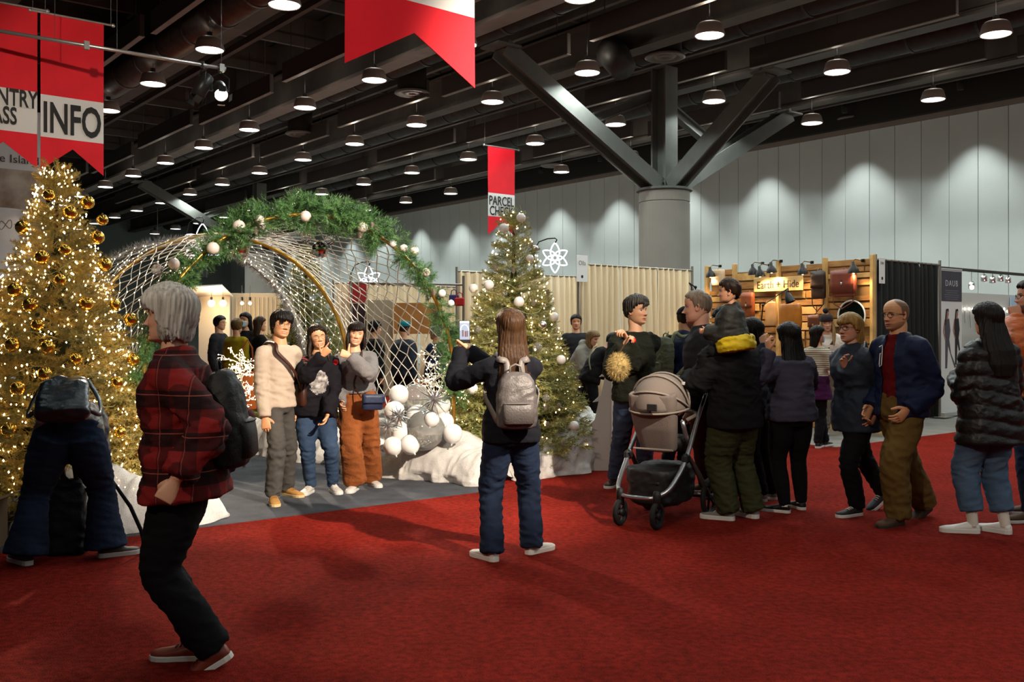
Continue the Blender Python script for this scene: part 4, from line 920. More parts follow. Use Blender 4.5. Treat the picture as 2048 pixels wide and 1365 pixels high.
for k, (x, y, on) in enumerate([(1943, 572, 1), (1968, 558, 0), (1985, 561, 0), (2001, 558, 0), (2016, 561, 0)]):
    p = at(x, y, 18.6 + .25 * k) - a; mb = MB(); mb.lathe(p, [(.001, -.06), (.06, -.05), (.055, .05), (.03, .08), (.001, .085)], 12); hd = obj('spot_head', mb, m_silver, t, True)
    mb = MB(); mb.tube([p + Vector((0, 0, .07)), Vector((p.x, p.y, .0))], .008, 5); obj('drop_stem', mb, m_alu, t)
    mb = MB(); mb.sphere(p + Vector((-.01, -.035, -.03)), .042 if on else .024, 10, 8); obj('lamp_face', mb, mat('track_lamp_on', (1, .8, .55), .4, emit=(1, .80, .58), es=22) if on else mat('track_lamp_dim', (1, .9, .8), .4, emit=(1, .9, .8), es=3), t)
# far left lit booth and things behind the net
Yb = 25.0
def slab(name, label, cat, x0, y0, x1, y1, Y, m, d=.08, base=None):
    a, b = at(x0, y1, Y), at(x1, y0, Y); t = thing(name, label, cat, ((a.x + b.x) / 2, Y, 0 if base is None else base)); mb = MB(); zb = (.0 if base is None else a.z - base); mb.bbox((0, 0, (zb + b.z - (0 if base is None else base)) / 2), (b.x - a.x, d, b.z - (0 if base is None else base) - zb), .01); obj('panel', mb, m, t); return t
m_creamp = mat('cream_booth_panel', '#b8a88c', .8)
t = slab('cream_booth', 'cream corrugated booth wall with glowing bulbs, far left behind the crowd', 'booth', 462, 587, 565, 760, Yb, m_creamp, .1)
for k in range(12): mb = MB(); mb.bbox((-.60 + .11 * k, -.07, 1.25), (.05, .03, 2.3), .006); obj('batten', mb, m_creamp, t)
t = slab('white_booth', 'white lean-to booth with two bright globe bulbs at far left', 'booth', 398, 592, 460, 760, Yb - .6, mat('white_booth_panel', '#c0b8a8', .8), .1)
mb = MB(); mb.add([(-.55, -.9, 2.60), (.45, -.9, 2.66), (.45, .05, 2.42), (-.55, .05, 2.40)], [(0, 1, 2, 3)]); o = obj('awning', mb, m_bwhite, t); o.modifiers.new('thickness', 'SOLIDIFY').thickness = .03
for x in (423, 446, 484, 500):
    p = at(x, 607, Yb - 1.2); t = thing('globe_bulb', f'glowing warm globe bulb in the far left booth, {ORD[[423, 446, 484, 500].index(x)]} from the left', 'light bulb', p, 0, 'globe bulbs of the far booth'); mb = MB(); mb.sphere((0, 0, 0), .085 if x < 450 else .04, 14, 10); obj('globe', mb, m_warm, t, True); mb = MB(); mb.cyl((0, 0, .07), .03, .08, 8); obj('socket', mb, m_lampk, t); mb = MB(); mb.cyl((0, 0, .14), .006, .3, 5); obj('flex', mb, m_wire, t)
pl = bpy.data.lights.new('booth_globe_light', 'POINT'); pl.energy = 60; pl.color = (1, .75, .45); pl.shadow_soft_size = .1; lo = bpy.data.objects.new('booth_globe_light', pl); COL.objects.link(lo); lo.location = at(440, 612, Yb - 1.5)
slab('dark_sign_board', 'dark hanging sign board left under the garland arch', 'sign', 360, 512, 414, 556, 26, mat('dark_sign', '#23282a', .7), .05, zat(556, 26))
slab('red_poster', 'red poster panel seen through the light net', 'poster', 698, 564, 733, 606, 23.2, mat('poster_red', '#8a1616', .7, var=(5, .2)), .05, zat(606, 23.2))
slab('dark_poster', 'dark maroon poster below the red poster behind the net', 'poster', 700, 607, 733, 690, 23.2, mat('poster_maroon', '#2e1a1c', .7, var=(5, .2)), .05, zat(700, 23.2))
slab('wooden_board', 'brown wooden display board seen through the light net', 'display board', 788, 606, 884, 668, 22.6, mat('brown_board', '#8a5a22', .7, var=(3, .2)), .06, zat(690, 22.6))
slab('beige_partition', 'beige partition wall between posters and wooden board', 'partition', 735, 600, 786, 720, 22.9, mat('beige_panel', '#8d8068', .8), .08)
for x, c_, lab in ((919, '#a81414', 'small red handbag hanging by the arch right leg'), (908, '#2a2a6a', 'small blue handbag hanging behind the red one')):
    p = at(x, 604 if x == 919 else 598, 15.6 + (.2 if x < 915 else 0)); t = thing('handbag', lab, 'handbag', p); mb = MB(); mb.bbox((0, 0, 0), (.16, .06, .13), .015); obj('body', mb, mat('bag_' + c_[1:], c_, .5), t); mb = MB(); mb.tube([(-.05, 0, .06), (-.04, 0, .13), (0, 0, .15), (.04, 0, .13), (.05, 0, .06)], .008, 6); obj('handle', mb, mat('bag_' + c_[1:], c_, .5), t)
    mb = MB(); mb.cyl((0, 0, .15), .003, zat(572, 15.6) - p.z - .15, 4); obj('hook_wire', mb, m_wire, t)
t = thing('display_rail', 'dark horizontal rail on posts behind the light net', 'rail', at(702, 566, 15.8)); mb = MB(); mb.tube([(0, 0, 0), at(927, 570, 15.8) - t.location], .018, 8); obj('rail', mb, m_pole, t)
for x in (702, 927): p = at(x, 560, 15.8) - t.location; mb = MB(); mb.cyl((p.x, p.y, -t.location.z), .022, zat(552, 15.8), 8); obj('post', mb, m_pole, t)
# glowing star flowers on curved stands
m_neon = mat('neon_white', (.8, .85, 1), .4, emit=(.74, .80, 1), es=3.2)
def star(x, y, Y, r, label):
    c = at(x, y, Y); t = thing('star_light', label, 'neon star', c); mb = MB()
    for k in range(6):
        a = pi / 2 + k * pi / 3; ln = r * (1.08 if k in (0, 3) else 1); P_ = []
        for s in np.linspace(0, 2 * pi, 17, endpoint=False): q = (1 - cos(s)) / 2; wdt = sin(s) * .30 * ln * (1.15 - .3 * q) * sin(pi * min(1, q * .96 + .02)) ** .3; d = -.22 * ln + q * 1.22 * ln; P_.append((d * cos(a) - wdt * sin(a), 0, d * sin(a) + wdt * cos(a)))
        mb.tube(P_, .013, 6, loop=True)
    obj('tube', mb, m_neon, t); mb = MB(); mb.tube([(0, 0, r * 1.05), (.04, 0, r * 1.3), (0, 0, r * 1.42), (-.16, 0, r * 1.38), (-.34, 0, r * 1.15), (-.44, 0, r * .5), (-.45, 0, -c.z)], .014, 6); obj('stand', mb, m_lampk, t, True)
star(1110, 516, 20.4, .29, 'glowing white star flower right of the decorated tree'); star(737, 560, 24.4, .32, 'glowing star flower over the red poster behind the net'); star(405, 490, 26, .52, 'glowing star flower at left under the garland arch')
# cut-out tree
m_foam = mat('white_foam_board', '#a9a39c', .8)
t = thing('cutout_tree', 'white flat cut-out tree of two crossed boards beside the tulle', 'cut-out tree', floor_at(1224, 942), 0)
def half(sgn, n_, wd, h): 
    pts = [(0, 0), (sgn * wd, 0)]
    for k in range(4): z = h * (k + 1) / 4.6; wk = wd * (1 - (k + 1) / 4.9); pts += [(sgn * (wk + .01), z - .07), (sgn * (wk + .075), z - .10 + .02), (sgn * wk * .93, z)]
    return pts + [(0, h)]
mb = MB(); mb.poly([(x, 0, z) for x, z in half(-1, 0, .34, 1.26)], .022, (0, 1, 0)); obj('left_board', mb, m_foam, t)
mb = MB(); mb.poly([(x * .55 + .02, x * .83, z) for x, z in half(1, 0, .34, 1.26)], .022, (.83, -.55, 0)); obj('right_board', mb, m_foam, t)
mb = MB(); mb.bbox((.008, 0, .62), (.03, .05, 1.24), .004); obj('corner_strip', mb, m_bwhite, t)
# ---------------------------------------------------------------- people: bodies, clothes, hair
def hsh(s): return sum(ord(ch) * (i % 7 + 1) for i, ch in enumerate(s))
def un(v): v = np.asarray(v, float); return v / (np.linalg.norm(v) + 1e-9)
def ss(a, b, x): t = np.clip((x - a) / (b - a + 1e-9), 0, 1); return t * t * (3 - 2 * t)
def ik(a, c, l1, l2, pole):
    d = c - a; Ld = np.linalg.norm(d); n = d / (Ld + 1e-9); Lc = min(Ld, (l1 + l2) * .995); c = a + n * Lc
    x = (l1 * l1 - l2 * l2 + Lc * Lc) / (2 * Lc); h = sqrt(max(l1 * l1 - x * x, 0)); p = np.asarray(pole, float); p = un(p - n * p.dot(n))
    return a + n * x + p * h, c
def spline(pts, rad, k=5):
    """Catmull-Rom through points with radii"""
    P = [np.r_[np.asarray(p, float), r] for p, r in zip(pts, rad)]; P = [2 * P[0] - P[1]] + P + [2 * P[-1] - P[-2]]; out = []
    for i in range(1, len(P) - 2):
        for j in range(k):
            t = j / k; out.append(.5 * (2 * P[i] + (P[i+1] - P[i-1]) * t + (2*P[i-1] - 5*P[i] + 4*P[i+1] - P[i+2]) * t*t + (3*P[i] - P[i-1] - 3*P[i+1] + P[i+2]) * t**3))
    out.append(P[-2]); out = np.array(out); return out[:, :3], np.maximum(out[:, 3], .002)
def limb(mb, pts, rad, n=12, k=5, flat=1., ref=None):
    p, r = spline(pts, rad, k); return mb.tube(p, r, n, ref=ref, flat=flat)
_tmp = bpy.data.objects.new('work', bpy.data.meshes.new('work'))
def remesh(mb, vox, smooth=4, fac=.5):
    COL.objects.link(_tmp); old = _tmp.data; _tmp.data = mb.mesh('work'); bpy.data.meshes.remove(old); _tmp.modifiers.clear()
    m = _tmp.modifiers.new('r', 'REMESH'); m.mode = 'VOXEL'; m.voxel_size = vox; m.use_smooth_shade = True
    if smooth: s = _tmp.modifiers.new('s', 'SMOOTH'); s.factor = fac; s.iterations = smooth
    dg = bpy.context.evaluated_depsgraph_get(); me = bpy.data.meshes.new_from_object(_tmp.evaluated_get(dg)); COL.objects.unlink(_tmp)
    return me
def mverts(me): v = np.empty(len(me.vertices) * 3, np.float32); me.vertices.foreach_get('co', v); return v.reshape(-1, 3).astype(float)
def mnorm(me): v = np.empty(len(me.vertices) * 3, np.float32); me.vertices.foreach_get('normal', v); return v.reshape(-1, 3).astype(float)
def setv(me, v): me.vertices.foreach_set('co', np.asarray(v, np.float32).ravel()); me.update()
def wavy(v, seed, sc):
    """smooth vector noise built of warped sines, about -1..1"""
    r = np.random.default_rng(seed); o = np.zeros(len(v))
    for k in range(5):
        d = un(r.normal(size=3)) * sc * (1 + .55 * k); d2 = un(r.normal(size=3)) * sc * .6
        o += np.sin(v @ d + r.random() * 6 + 1.3 * np.sin(v @ d2 + r.random() * 6)) / (1 + .4 * k)
    return o / 3.0
def folds(me, seed, amp, sc=16., sq=(1, 1, 1.6), mask=None):
    v = mverts(me); n = mnorm(me); w = wavy(v * np.array(sq), seed, sc); w = -np.abs(w) * 1.3 + .5
    a = amp * (1 if mask is None else mask(v))
    w2 = wavy(v * np.array(sq), seed + 3, sc * 2.3); w = w + .45 * (-np.abs(w2) * 1.4 + .5)
    setv(me, v + n * (w * a * 1.25)[:, None])
# head profile tables, metres for a 0.235 m head; z from chin to crown
_z = np.array([-.118, -.112, -.100, -.086, -.070, -.052, -.034, -.015, .005, .025, .045, .065, .085, .100, .112, .117])
_f = np.array([.050, .070, .083, .082, .084, .083, .085, .083, .082, .087, .088, .084, .072, .055, .028, .004])
_b = np.array([.010, -.010, -.022, -.036, -.052, -.070, -.085, -.094, -.099, -.101, -.099, -.092, -.076, -.056, -.030, -.008])
_w = np.array([.012, .026, .042, .052, .058, .063, .067, .071, .0735, .0755, .0765, .0745, .066, .051, .029, .006])
def head_ring(z, n, grow=0., gz=1.):
    f, b, w_ = np.interp(z, _z, _f) + grow, np.interp(z, _z, _b) - grow, np.interp(z, _z, _w) + grow
    t = np.linspace(-pi, pi, n, endpoint=False); t = t - .35 * np.sin(t) * 0 ; t = t * .72 + .28 * (t ** 3) / pi ** 2   # denser at the front (t=0 is front)
    ct, st = np.cos(t), np.sin(t); p = 2.25; q = (np.abs(ct) ** p + np.abs(st) ** p) ** (-1 / p); yc = np.interp(z, _z, (_f + _b) / 2 * .4)
    x = w_ * st * q; y = np.where(ct > 0, yc + (f - yc) * ct * q, yc + (yc - b) * ct * q)
    return np.stack([x, y, np.full(n, z)], 1), t
def build_head(mb, sp, cols, fine=True):
    """adds a head in head space; cols collects vertex colours; sp: skin, lip, brow, smile, eyes ('open'|'shut'), beard, buzz, male"""
    n, zs = (110, np.concatenate([np.linspace(-.118, -.09, 9), np.linspace(-.088, .032, 76), np.linspace(.036, .117, 20)])) if fine else (56, np.concatenate([np.linspace(-.118, -.09, 6), np.linspace(-.086, .03, 30), np.linspace(.036, .117, 12)]))
    R_ = []
    for z in zs: r, t = head_ring(z, n); R_.append(r)
    v = np.concatenate(R_); x, y, z = v.T; fr = (y > .02)
    g = lambda cx, cz, sx, sz: np.exp(-((np.abs(x) - cx) / sx) ** 2 - ((z - cz) / sz) ** 2) * fr
    k = sp.get('nose', 1.)
    zn = np.clip((.012 - z) / .048, 0, 1); nose = np.where((z < .014) & (z > -.046), (.004 + .020 * zn ** 1.3) * np.exp(-(x / (.0075 + .0065 * zn)) ** 2), 0) * np.where(z < -.036, np.clip((z + .046) / .010, 0, 1), 1) * fr
    smile = sp.get('smile', 0.); zl = -.0705 + smile * 5.5 * x * x - .002 * smile; sm = 1 + .45 * smile
    d = nose * k + .006 * g(.013, -.036, .006, .006) - .0065 * g(.031, .002, .015, .010) + .0022 * g(.0315, .000, .010, .006) + .0035 * g(.030, .020, .016, .006) + .005 * g(.040, -.030 + .006 * smile, .017, .016) * (1 + smile)
    d += (.0045 * np.exp(-(x / (.021 * sm)) ** 2 - ((z - zl - .006) / .0045) ** 2) + .005 * np.exp(-(x / (.018 * sm)) ** 2 - ((z - zl + .0075) / .005) ** 2) - .0045 * np.exp(-(x / (.024 * sm)) ** 2 - ((z - zl) / .0025) ** 2) + .005 * np.exp(-(x / .017) ** 2 - ((z + .104) / .010) ** 2)) * fr
    if sp.get('eyes') == 'shut': d += .006 * g(.031, .001, .012, .007)
    v[:, 1] += d; v[:, 0] += np.sign(x) * .003 * g(.012, -.038, .007, .006)
    if sp.get('male'): v[:, 0] *= 1.02 + .06 * ss(-.03, -.075, z)
    if sp.get('child'): v[:, 2] = np.where(z < 0, z * .86, z); v[:, 0] *= 1.05
    skin = np.minimum(np.array(srgb(sp['skin'])) * 1.22, .8); C = np.tile(skin, (len(v), 1))
    def blend(c, m): nonlocal C; m = np.clip(m, 0, 1)[:, None]; C = C * (1 - m) + np.array(srgb(c)) * m
    blend('#c4705a' if not sp.get('dark') else '#9a5545', .30 * g(.040, -.03, .022, .018)); blend('#b86a58', .3 * np.exp(-(x / .016) ** 2 - ((z + .034) / .01) ** 2) * fr)
    if sp.get('buzz'):
        ph = np.arctan2(np.abs(x), y); line = np.interp(ph, [0, .7, 1.25, 1.45, 1.9, 3.2], sp.get('line', [.11, .085, .05, -.02, -.03, -.075])); blend(sp['buzz'], .75 * ss(-.006, .008, z - line))
    if sp.get('beard'): blend(sp['beard'], .75 * ss(.0, .012, -.052 - z - .3 * np.clip(np.abs(x) - .03, 0, 1) + .9 * np.clip(np.abs(x) - .045, 0, 1)) * (y > -.02))
    lip = sp.get('lip', '#a2524a')
    blend(lip, .85 * np.exp(-(x / (.024 * sm)) ** 4) * np.exp(-((z - zl) / .0105) ** 4) * fr)
    if smile > .5: blend('#e0d4c6', .9 * np.exp(-(x / .019) ** 4) * np.exp(-((z - zl - .0008) / .0034) ** 4) * fr)
    else: blend('#3a1714', .8 * np.exp(-(x / .022) ** 4) * np.exp(-((z - zl) / .0022) ** 2) * fr)
    blend(sp.get('brow', '#1a120d'), .85 * np.exp(-((np.abs(x) - .031) / .017) ** 4) * np.exp(-((z - .0215 + 3 * (np.abs(x) - .03) ** 2 * 4) / .0042) ** 2) * fr)
    if sp.get('eyes', 'open') == 'shut': blend('#1a0f0c', .9 * np.exp(-((np.abs(x) - .031) / .013) ** 4) * np.exp(-((z - .001 - (np.abs(x) - .031) ** 2 * -14) / .0022) ** 2) * fr)
    else:
        ex = (np.abs(x) - .0315) / .0145; op = (.0052 if sp.get('smile', 0) < .5 else .0036) * np.clip(1 - ex ** 2, 0, 1) ** .7; zz_ = (z - .0005 - .0015 * ex) / np.maximum(op, 1e-4); ins = (np.abs(ex) < 1) * fr
        blend('#d9cdc2', .9 * ins * ss(1.25, .75, np.abs(zz_))); blend('#1d110c', ins * ss(1.25, .8, np.abs(zz_)) * ss(.0066, .0048, np.abs(x - np.sign(x) * .0315 - sp.get('gaze', 0) * .004)))
        blend('#1d120e', .85 * (np.abs(ex) < 1.08) * fr * np.exp(-((z - .0005 - .0015 * ex - op * 1.05) / .0016) ** 2))
    blend('#3a1c16', .7 * np.exp(-((np.abs(x) - .008) / .004) ** 2 - ((z + .0445) / .0035) ** 2) * fr)
    F = [(a * n + i, a * n + (i + 1) % n, (a + 1) * n + (i + 1) % n, (a + 1) * n + i) for a in range(len(zs) - 1) for i in range(n)]
    F += [tuple(range(n - 1, -1, -1)), tuple(range((len(zs) - 1) * n, len(zs) * n))]
    mb.add(v, F); cols.append(C)
    # ears
    for s in (-1, 1):
        e = MB(); q = []
        for a in np.linspace(0, 2 * pi, 14, endpoint=False): q.append(V(s * (.071 + .010 * (cos(a) < .2)), -.006 + .0165 * cos(a) - .004 * sin(a), -.006 + .030 * sin(a)))
        c0 = sum(q) / 14; e.loft([[c0 + (p - c0) * .75 - V(s * .008, 0, 0) for p in q], q, [c0 + (p - c0) * .8 + V(s * .004, 0, 0) for p in q], [c0 + (p - c0) * .45 - V(s * .003, 0, 0) for p in q]])
        ev = e.verts(); mb.add(ev, e.f); cols.append(np.tile(skin * V(1.0, .88, .85), (len(ev), 1)))
m_skin = mat('skin', '#b98a6a', .5, spec=.35, sub=.05)
N, L, b = nodes(m_skin); at_ = N.new('ShaderNodeAttribute'); at_.attribute_name = 'tint'; L.new(at_.outputs['Color'], b.inputs['Base Color'])
b.inputs['Subsurface Weight'].default_value = .08; b.inputs['Subsurface Radius'].default_value = (.01, .004, .002)
CURL = {'relax': (22, 30, 18), 'fist': (78, 95, 55), 'hold': (45, 50, 30), 'clasp': (55, 60, 35), 'flat': (6, 8, 5), 'grip': (62, 72, 40)}
def build_hand(mb, W, d, n, side, pose='relax', sc=1., fore=None):
    """palm, four fingers and thumb at wrist W; d fingers direction, n palm normal; side +1 right, -1 left"""
    d = un(d); n = un(n - d * np.dot(n, d)); t = np.cross(d, n) * side; S_ = sc
    def ring(c, hw, th): a = np.linspace(0, 2 * pi, 12, endpoint=False); return [c + t * hw * cos(q) + n * th * sin(q) for q in a]
    mb.loft([ring(W - d * .03 * S_, .025 * S_, .020 * S_), ring(W, .026 * S_, .019 * S_), ring(W + d * .03 * S_, .036 * S_, .018 * S_), ring(W + d * .07 * S_, .043 * S_, .015 * S_), ring(W + d * .098 * S_, .040 * S_, .010 * S_)])
    base = CURL['fist' if pose in ('point', 'thumb') else pose]
    for i, (o, ln) in enumerate(((.031, .072), (.0105, .080), (-.0105, .074), (-.030, .058))):
        c = base
        if pose == 'point' and i == 0: c = (4, 6, 4)
        p = W + d * (.086 - .004 * abs(i - 1)) * S_ + t * o * S_; dr = un(d + t * (o * 2.2 if base[0] < 50 else 0)); pts = [p - dr * .02 * S_, p]; rr = [.0095, .0098]; an = 0
        for q, fr_ in zip(c, (.42, .32, .26)):
            an += R(q) * (1 + .05 * i); p = p + (dr * cos(an) + n * sin(an)) * ln * fr_ * S_; pts.append(p); rr.append(.0088 - .0009 * len(rr) + .0012)
        limb(mb, pts, np.array(rr) * S_, 8, 3)
    th = {'thumb': (un(t * 1.0 + d * .25), un(t * 1.0 + d * .15)), 'fist': (un(t * .35 + d * .6 + n * .7), un(-t * .6 + d * .3 + n * .7)), 'point': (un(t * .9 + d * .5 + n * .2), un(t * .75 + d * .7)), 'grip': (un(t * .3 + d * .5 + n * .8), un(d * .4 + n * .8 - t * .3))}.get(pose, (un(t * .75 + d * .65 + n * .35), un(t * .3 + d * .85 + n * .4)))
    p = W + d * .018 * S_ + t * .022 * S_; p1 = p + th[0] * .045 * S_; p2 = p1 + th[1] * .032 * S_; p3 = p2 + th[1] * .026 * S_
    limb(mb, [p, p1, p2, p3], np.array([.015, .0125, .0105, .008]) * S_, 8, 3)
    if fore is not None: limb(mb, [fore, (fore + W) / 2, W], np.array([.036, .034, .025]) * S_, 12, 3)
class Ctx: pass
def rotm(ax, deg): return np.array(Matrix.Rotation(R(deg), 3, ax))
m_sole = mat('sole_white', (.60, .58, .54), .6); m_soled = mat('sole_dark', (.02, .02, .02), .7)
def person(label, feet, yaw, H, female=True, girth=1., pos=None, hip=(0, 0), drop=0., lean=(0, 0, 0), side=0., twist=0., head=(0, 0, 0), hands=((None, 'relax'), (None, 'relax')), face=None, hair=None,
           top=None, legs=None, shoe=None, group=None, knees=None, elbows=(None, None), vox=.012, hd_scale=1., sit=None, palm=(None, None), fdir=(None, None)):
    """feet: [left, right] of (pixel x, pixel y, yaw, pitch, lift) ; hands [left, right]: ((pixel x, y, depth) or local vector, pose)"""
    c = Ctx(); c.H = H; fw = [f[0] if isinstance(f[0], Vector) else floor_at(f[0], f[1]) if len(f) < 4 or f[4] == 0 else at(f[0], f[1], f[5]) for f in feet] if feet else None
    p0 = Vector(pos) if pos is not None else Vector(((fw[0].x + fw[1].x) / 2, (fw[0].y + fw[1].y) / 2, 0))
    c.root = thing('person', label, 'person', p0, -R(yaw), group); c.M = Matrix.Translation(p0) @ Matrix.Rotation(-R(yaw), 4, 'Z'); c.Mi = c.M.inverted()
    Lc = lambda p: np.array(c.Mi @ Vector(p)); c.L = Lc
    s = H / 1.72; X, Yv, Z = V(1, 0, 0), V(0, 1, 0), V(0, 0, 1)
    pel = V(hip[0], hip[1], .52 * H - drop) if sit is None else V(*sit)
    # spine
    angs = np.radians(lean); sd = R(side); dirs = [un(V(sin(sd), sin(a) * cos(sd), cos(a) * cos(sd))) for a in angs]; seg = np.array([.10, .10, .11]) * H
    sp_pts = [pel]; 
    for dd, l in zip(dirs, seg): sp_pts.append(sp_pts[-1] + dd * l)
    def spine(f):      # f 0..1, negative goes below the pelvis
        x = f * .31 * H
        if x <= 0: return pel + dirs[0] * x * .0 + un(dirs[0] * .35 + Z * .65) * x, dirs[0]
        for i in range(3):
            if x <= seg[i] or i == 2:
                q = x / seg[i]; dd = un(dirs[i] * (1 - .5 * q) + dirs[min(i + 1, 2)] * .5 * q); return sp_pts[i] + dirs[i] * x, dd
            x -= seg[i]
    def axes(f):
        p, dd = spine(f); tw = R(twist) * np.clip(f, 0, 1); lat = un(V(cos(tw), -sin(tw), 0) - dd * np.dot(V(cos(tw), -sin(tw), 0), dd)); return p, lat, np.cross(dd, lat), dd
    c.axes = axes; g = girth
    prof = [(-.10, .088, .070), (0, .100, .071), (.2, .092, .064), (.38, .078 if female else .086, .056 if female else .062), (.6, .085 if female else .098, .064 if female else .067), (.74, .084 if female else .098, .060), (.84, .080 if female else .094, .052), (.91, .062 if female else .072, .045), (.97, .044, .040), (1.03, .035, .036)]
    if not female: prof[1] = (0, .094, .066); prof[2] = (.2, .090, .064)
    c.prof = prof
    def tring(f, hw, hdp, ease, n=24, yo=0., pw=2.4):
        p, lat, fwd, dd = axes(f); a = np.linspace(0, 2 * pi, n, endpoint=False); ct, st = np.cos(a), np.sin(a); q = (np.abs(ct) ** pw + np.abs(st) ** pw) ** (-1 / pw)
        return p + fwd * yo + np.outer(ct * q, lat) * (hw * H * (g if f < .85 else 1) + ease) + np.outer(st * q, fwd) * (hdp * H * (g if f < .85 else 1) + ease)
    shw = (.085 if female else .098) * H; c.sh = []
    for sgn in (-1, 1): p, lat, fwd, dd = axes(.80); c.sh.append(p + lat * sgn * shw)
    N_, lat, fwd, dd = axes(1.0)
    # head frame
    hy, hp, ht = head; yawv = hy; Hm = rotm('Z', -yawv) @ rotm('Y', ht) @ rotm('X', hp); ndir = un(.55 * dd + .45 * Hm[:, 2]); hs = s * hd_scale
    hc = N_ + ndir * .045 * H + Hm[:, 2] * .046 * H * hd_scale + Hm[:, 1] * .010 * H; c.hc, c.Hm, c.hs = hc, Hm, hs
    # legs
    c.hipj, c.knee, c.ank = [], [], []; c.ft = []
    for i, sgn in enumerate((-1, 1)):
        _, la, fo, d0 = axes(0); hj = pel + la * sgn * .045 * H * g - d0 * .012 * H; c.hipj.append(hj)
        f = feet[i]; fp = Lc(fw[i]); fy = (f[2] if len(f) > 2 else yaw) - yaw; pitch = f[3] if len(f) > 3 else 0; Fm = rotm('Z', -fy) @ rotm('X', pitch); c.ft.append((fp, Fm))
        an = fp + Fm @ (V(0, -.035, .085) * s); fo2 = rotm('Z', -fy) @ V(0, 1, 0); pole = fo2 * .45 + V(0, .9, 0) if not knees or knees[i] is None else V(*knees[i])
        kn, an2 = ik(hj, an,   .237 * H, .229 * H, pole); c.knee.append(kn); c.ank.append(an)
    # arms
    c.elb, c.wri = [], []; c.hposes = []
    for i, sgn in enumerate((-1, 1)):
        tgt, pose = hands[i]; sh = c.sh[i]
        if tgt is None: _, la, fo, dd0 = axes(.6); wr = sh + V(sgn * .035, .05, -.315 * H) + 0 * la
        elif len(tgt) == 4: wr = V(*tgt[:3])
        else: wr = Lc(at(*tgt))
        el, wr = ik(sh, wr, .172 * H, .150 * H, elbows[i] if elbows[i] is not None else V(sgn * .22, -1, -.35)); c.elb.append(el); c.wri.append(wr); c.hposes.append(pose)
    # --- body mesh (one object)
    body, cols = MB(), []
    skin = np.minimum(np.array(srgb(face['skin'])) * 1.22, .8)
    hb = MB(); hcols = []; build_head(hb, face, hcols, vox < .014); hv = hb.verts() * hs @ Hm.T + hc; body.add(hv, hb.f); cols += hcols
    def addme(me, tint): v = mverts(me); body.add(v, [tuple(p.vertices) for p in me.polygons]); cols.append(np.tile(tint, (len(v), 1))); bpy.data.meshes.remove(me)
    core = MB(); core.loft([tring(f, a * .90, b_ * .88, -.012) for f, a, b_ in prof])
    limb(core, [N_ - dd * .05 * H, N_ + ndir * .01 * H, hc - Hm[:, 2] * .045 * H + Hm[:, 1] * -.018 * H, hc - Hm[:, 2] * .01 * H - Hm[:, 1] * .018], np.array([.048, .034, .031, .026]) * H * (1 if female else 1.1), 14, 4)
    for i in (0, 1):
        limb(core, [c.hipj[i], (c.hipj[i] + c.knee[i]) / 2, c.knee[i], (c.knee[i] + c.ank[i]) / 2, c.ank[i]], np.array([.042, .038, .029, .028, .019]) * H, 10, 4)
        limb(core, [c.sh[i] * .8 + axes(.84)[0] * .2, c.sh[i], c.elb[i], c.wri[i]], np.array([.026, .026, .022, .016]) * H, 10, 4)
    addme(remesh(core, .013 if vox < .014 else .02, 2), skin)
    for i, sgn in enumerate((-1, 1)):
        fd = un(c.wri[i] - c.elb[i]); hd_ = fd if fdir[i] is None else un(V(*fdir[i])); pn = V(-sgn, .15, 0) if palm[i] is None else V(*palm[i])
        if c.hposes[i] is None: continue
        h_ = MB(); build_hand(h_, c.wri[i], hd_, pn, sgn, c.hposes[i], s * (.94 if female else 1.04), c.elb[i] * .45 + c.wri[i] * .55)
        addme(remesh(h_, .0038 if vox < .014 else .006, 2, .4), skin * V(1, .93, .9))
    bme = body.mesh('body', True); ca = bme.color_attributes.new('tint', 'FLOAT_COLOR', 'POINT'); cc = np.concatenate(cols); ca.data.foreach_set('color', np.concatenate([cc, np.ones((len(cc), 1))], 1).astype(np.float32).ravel())
    bme.materials.append(m_skin); c.body = link('body', bme, c.root)
    # --- trousers
    if legs:
        m_ = MB(); e = legs.get('ease', .012); wt = legs.get('waist', .2); rr = np.array(legs.get('rad', [.060, .054, .039, .037, .030])) * H
        rr[:2] *= (1 + (g - 1) * .8); rr[0] *= .86; rr[1] *= .95
        m_.loft([tring(f, a, b_, e * .7) for f, a, b_ in [(-.19, .070, .055), (-.10, .094, .072), (0, .101 if female else .094, .072), (.08, .097, .068), (wt, .092 if female else .09, .063)]])
        for i in (0, 1):
            hem = legs.get('hem', .035); ak = c.ank[i] + un(c.ank[i] - c.knee[i]) * (.055 - hem) * s
            limb(m_, [c.hipj[i] + V(0, 0, .02), c.hipj[i] * .55 + c.knee[i] * .45, c.knee[i], c.knee[i] * .5 + c.ank[i] * .5, ak], rr + e, 16, 6)
        me = remesh(m_, vox, 5)
        kz = [k for k in c.knee]; folds(me, hsh(label) % 997, 1.35 * legs.get('fold', .008), 22, (1, 1, 2.2), lambda v: .45 + .9 * np.minimum(1, sum(np.exp(-(((v - k) / .11) ** 2).sum(1)) for k in kz) + .8 * sum(np.exp(-(((v - k) / .10) ** 2).sum(1)) for k in c.ank)))
        me.materials.append(legs['mat']); c.legs = link(legs.get('name', 'trousers'), me, c.root)
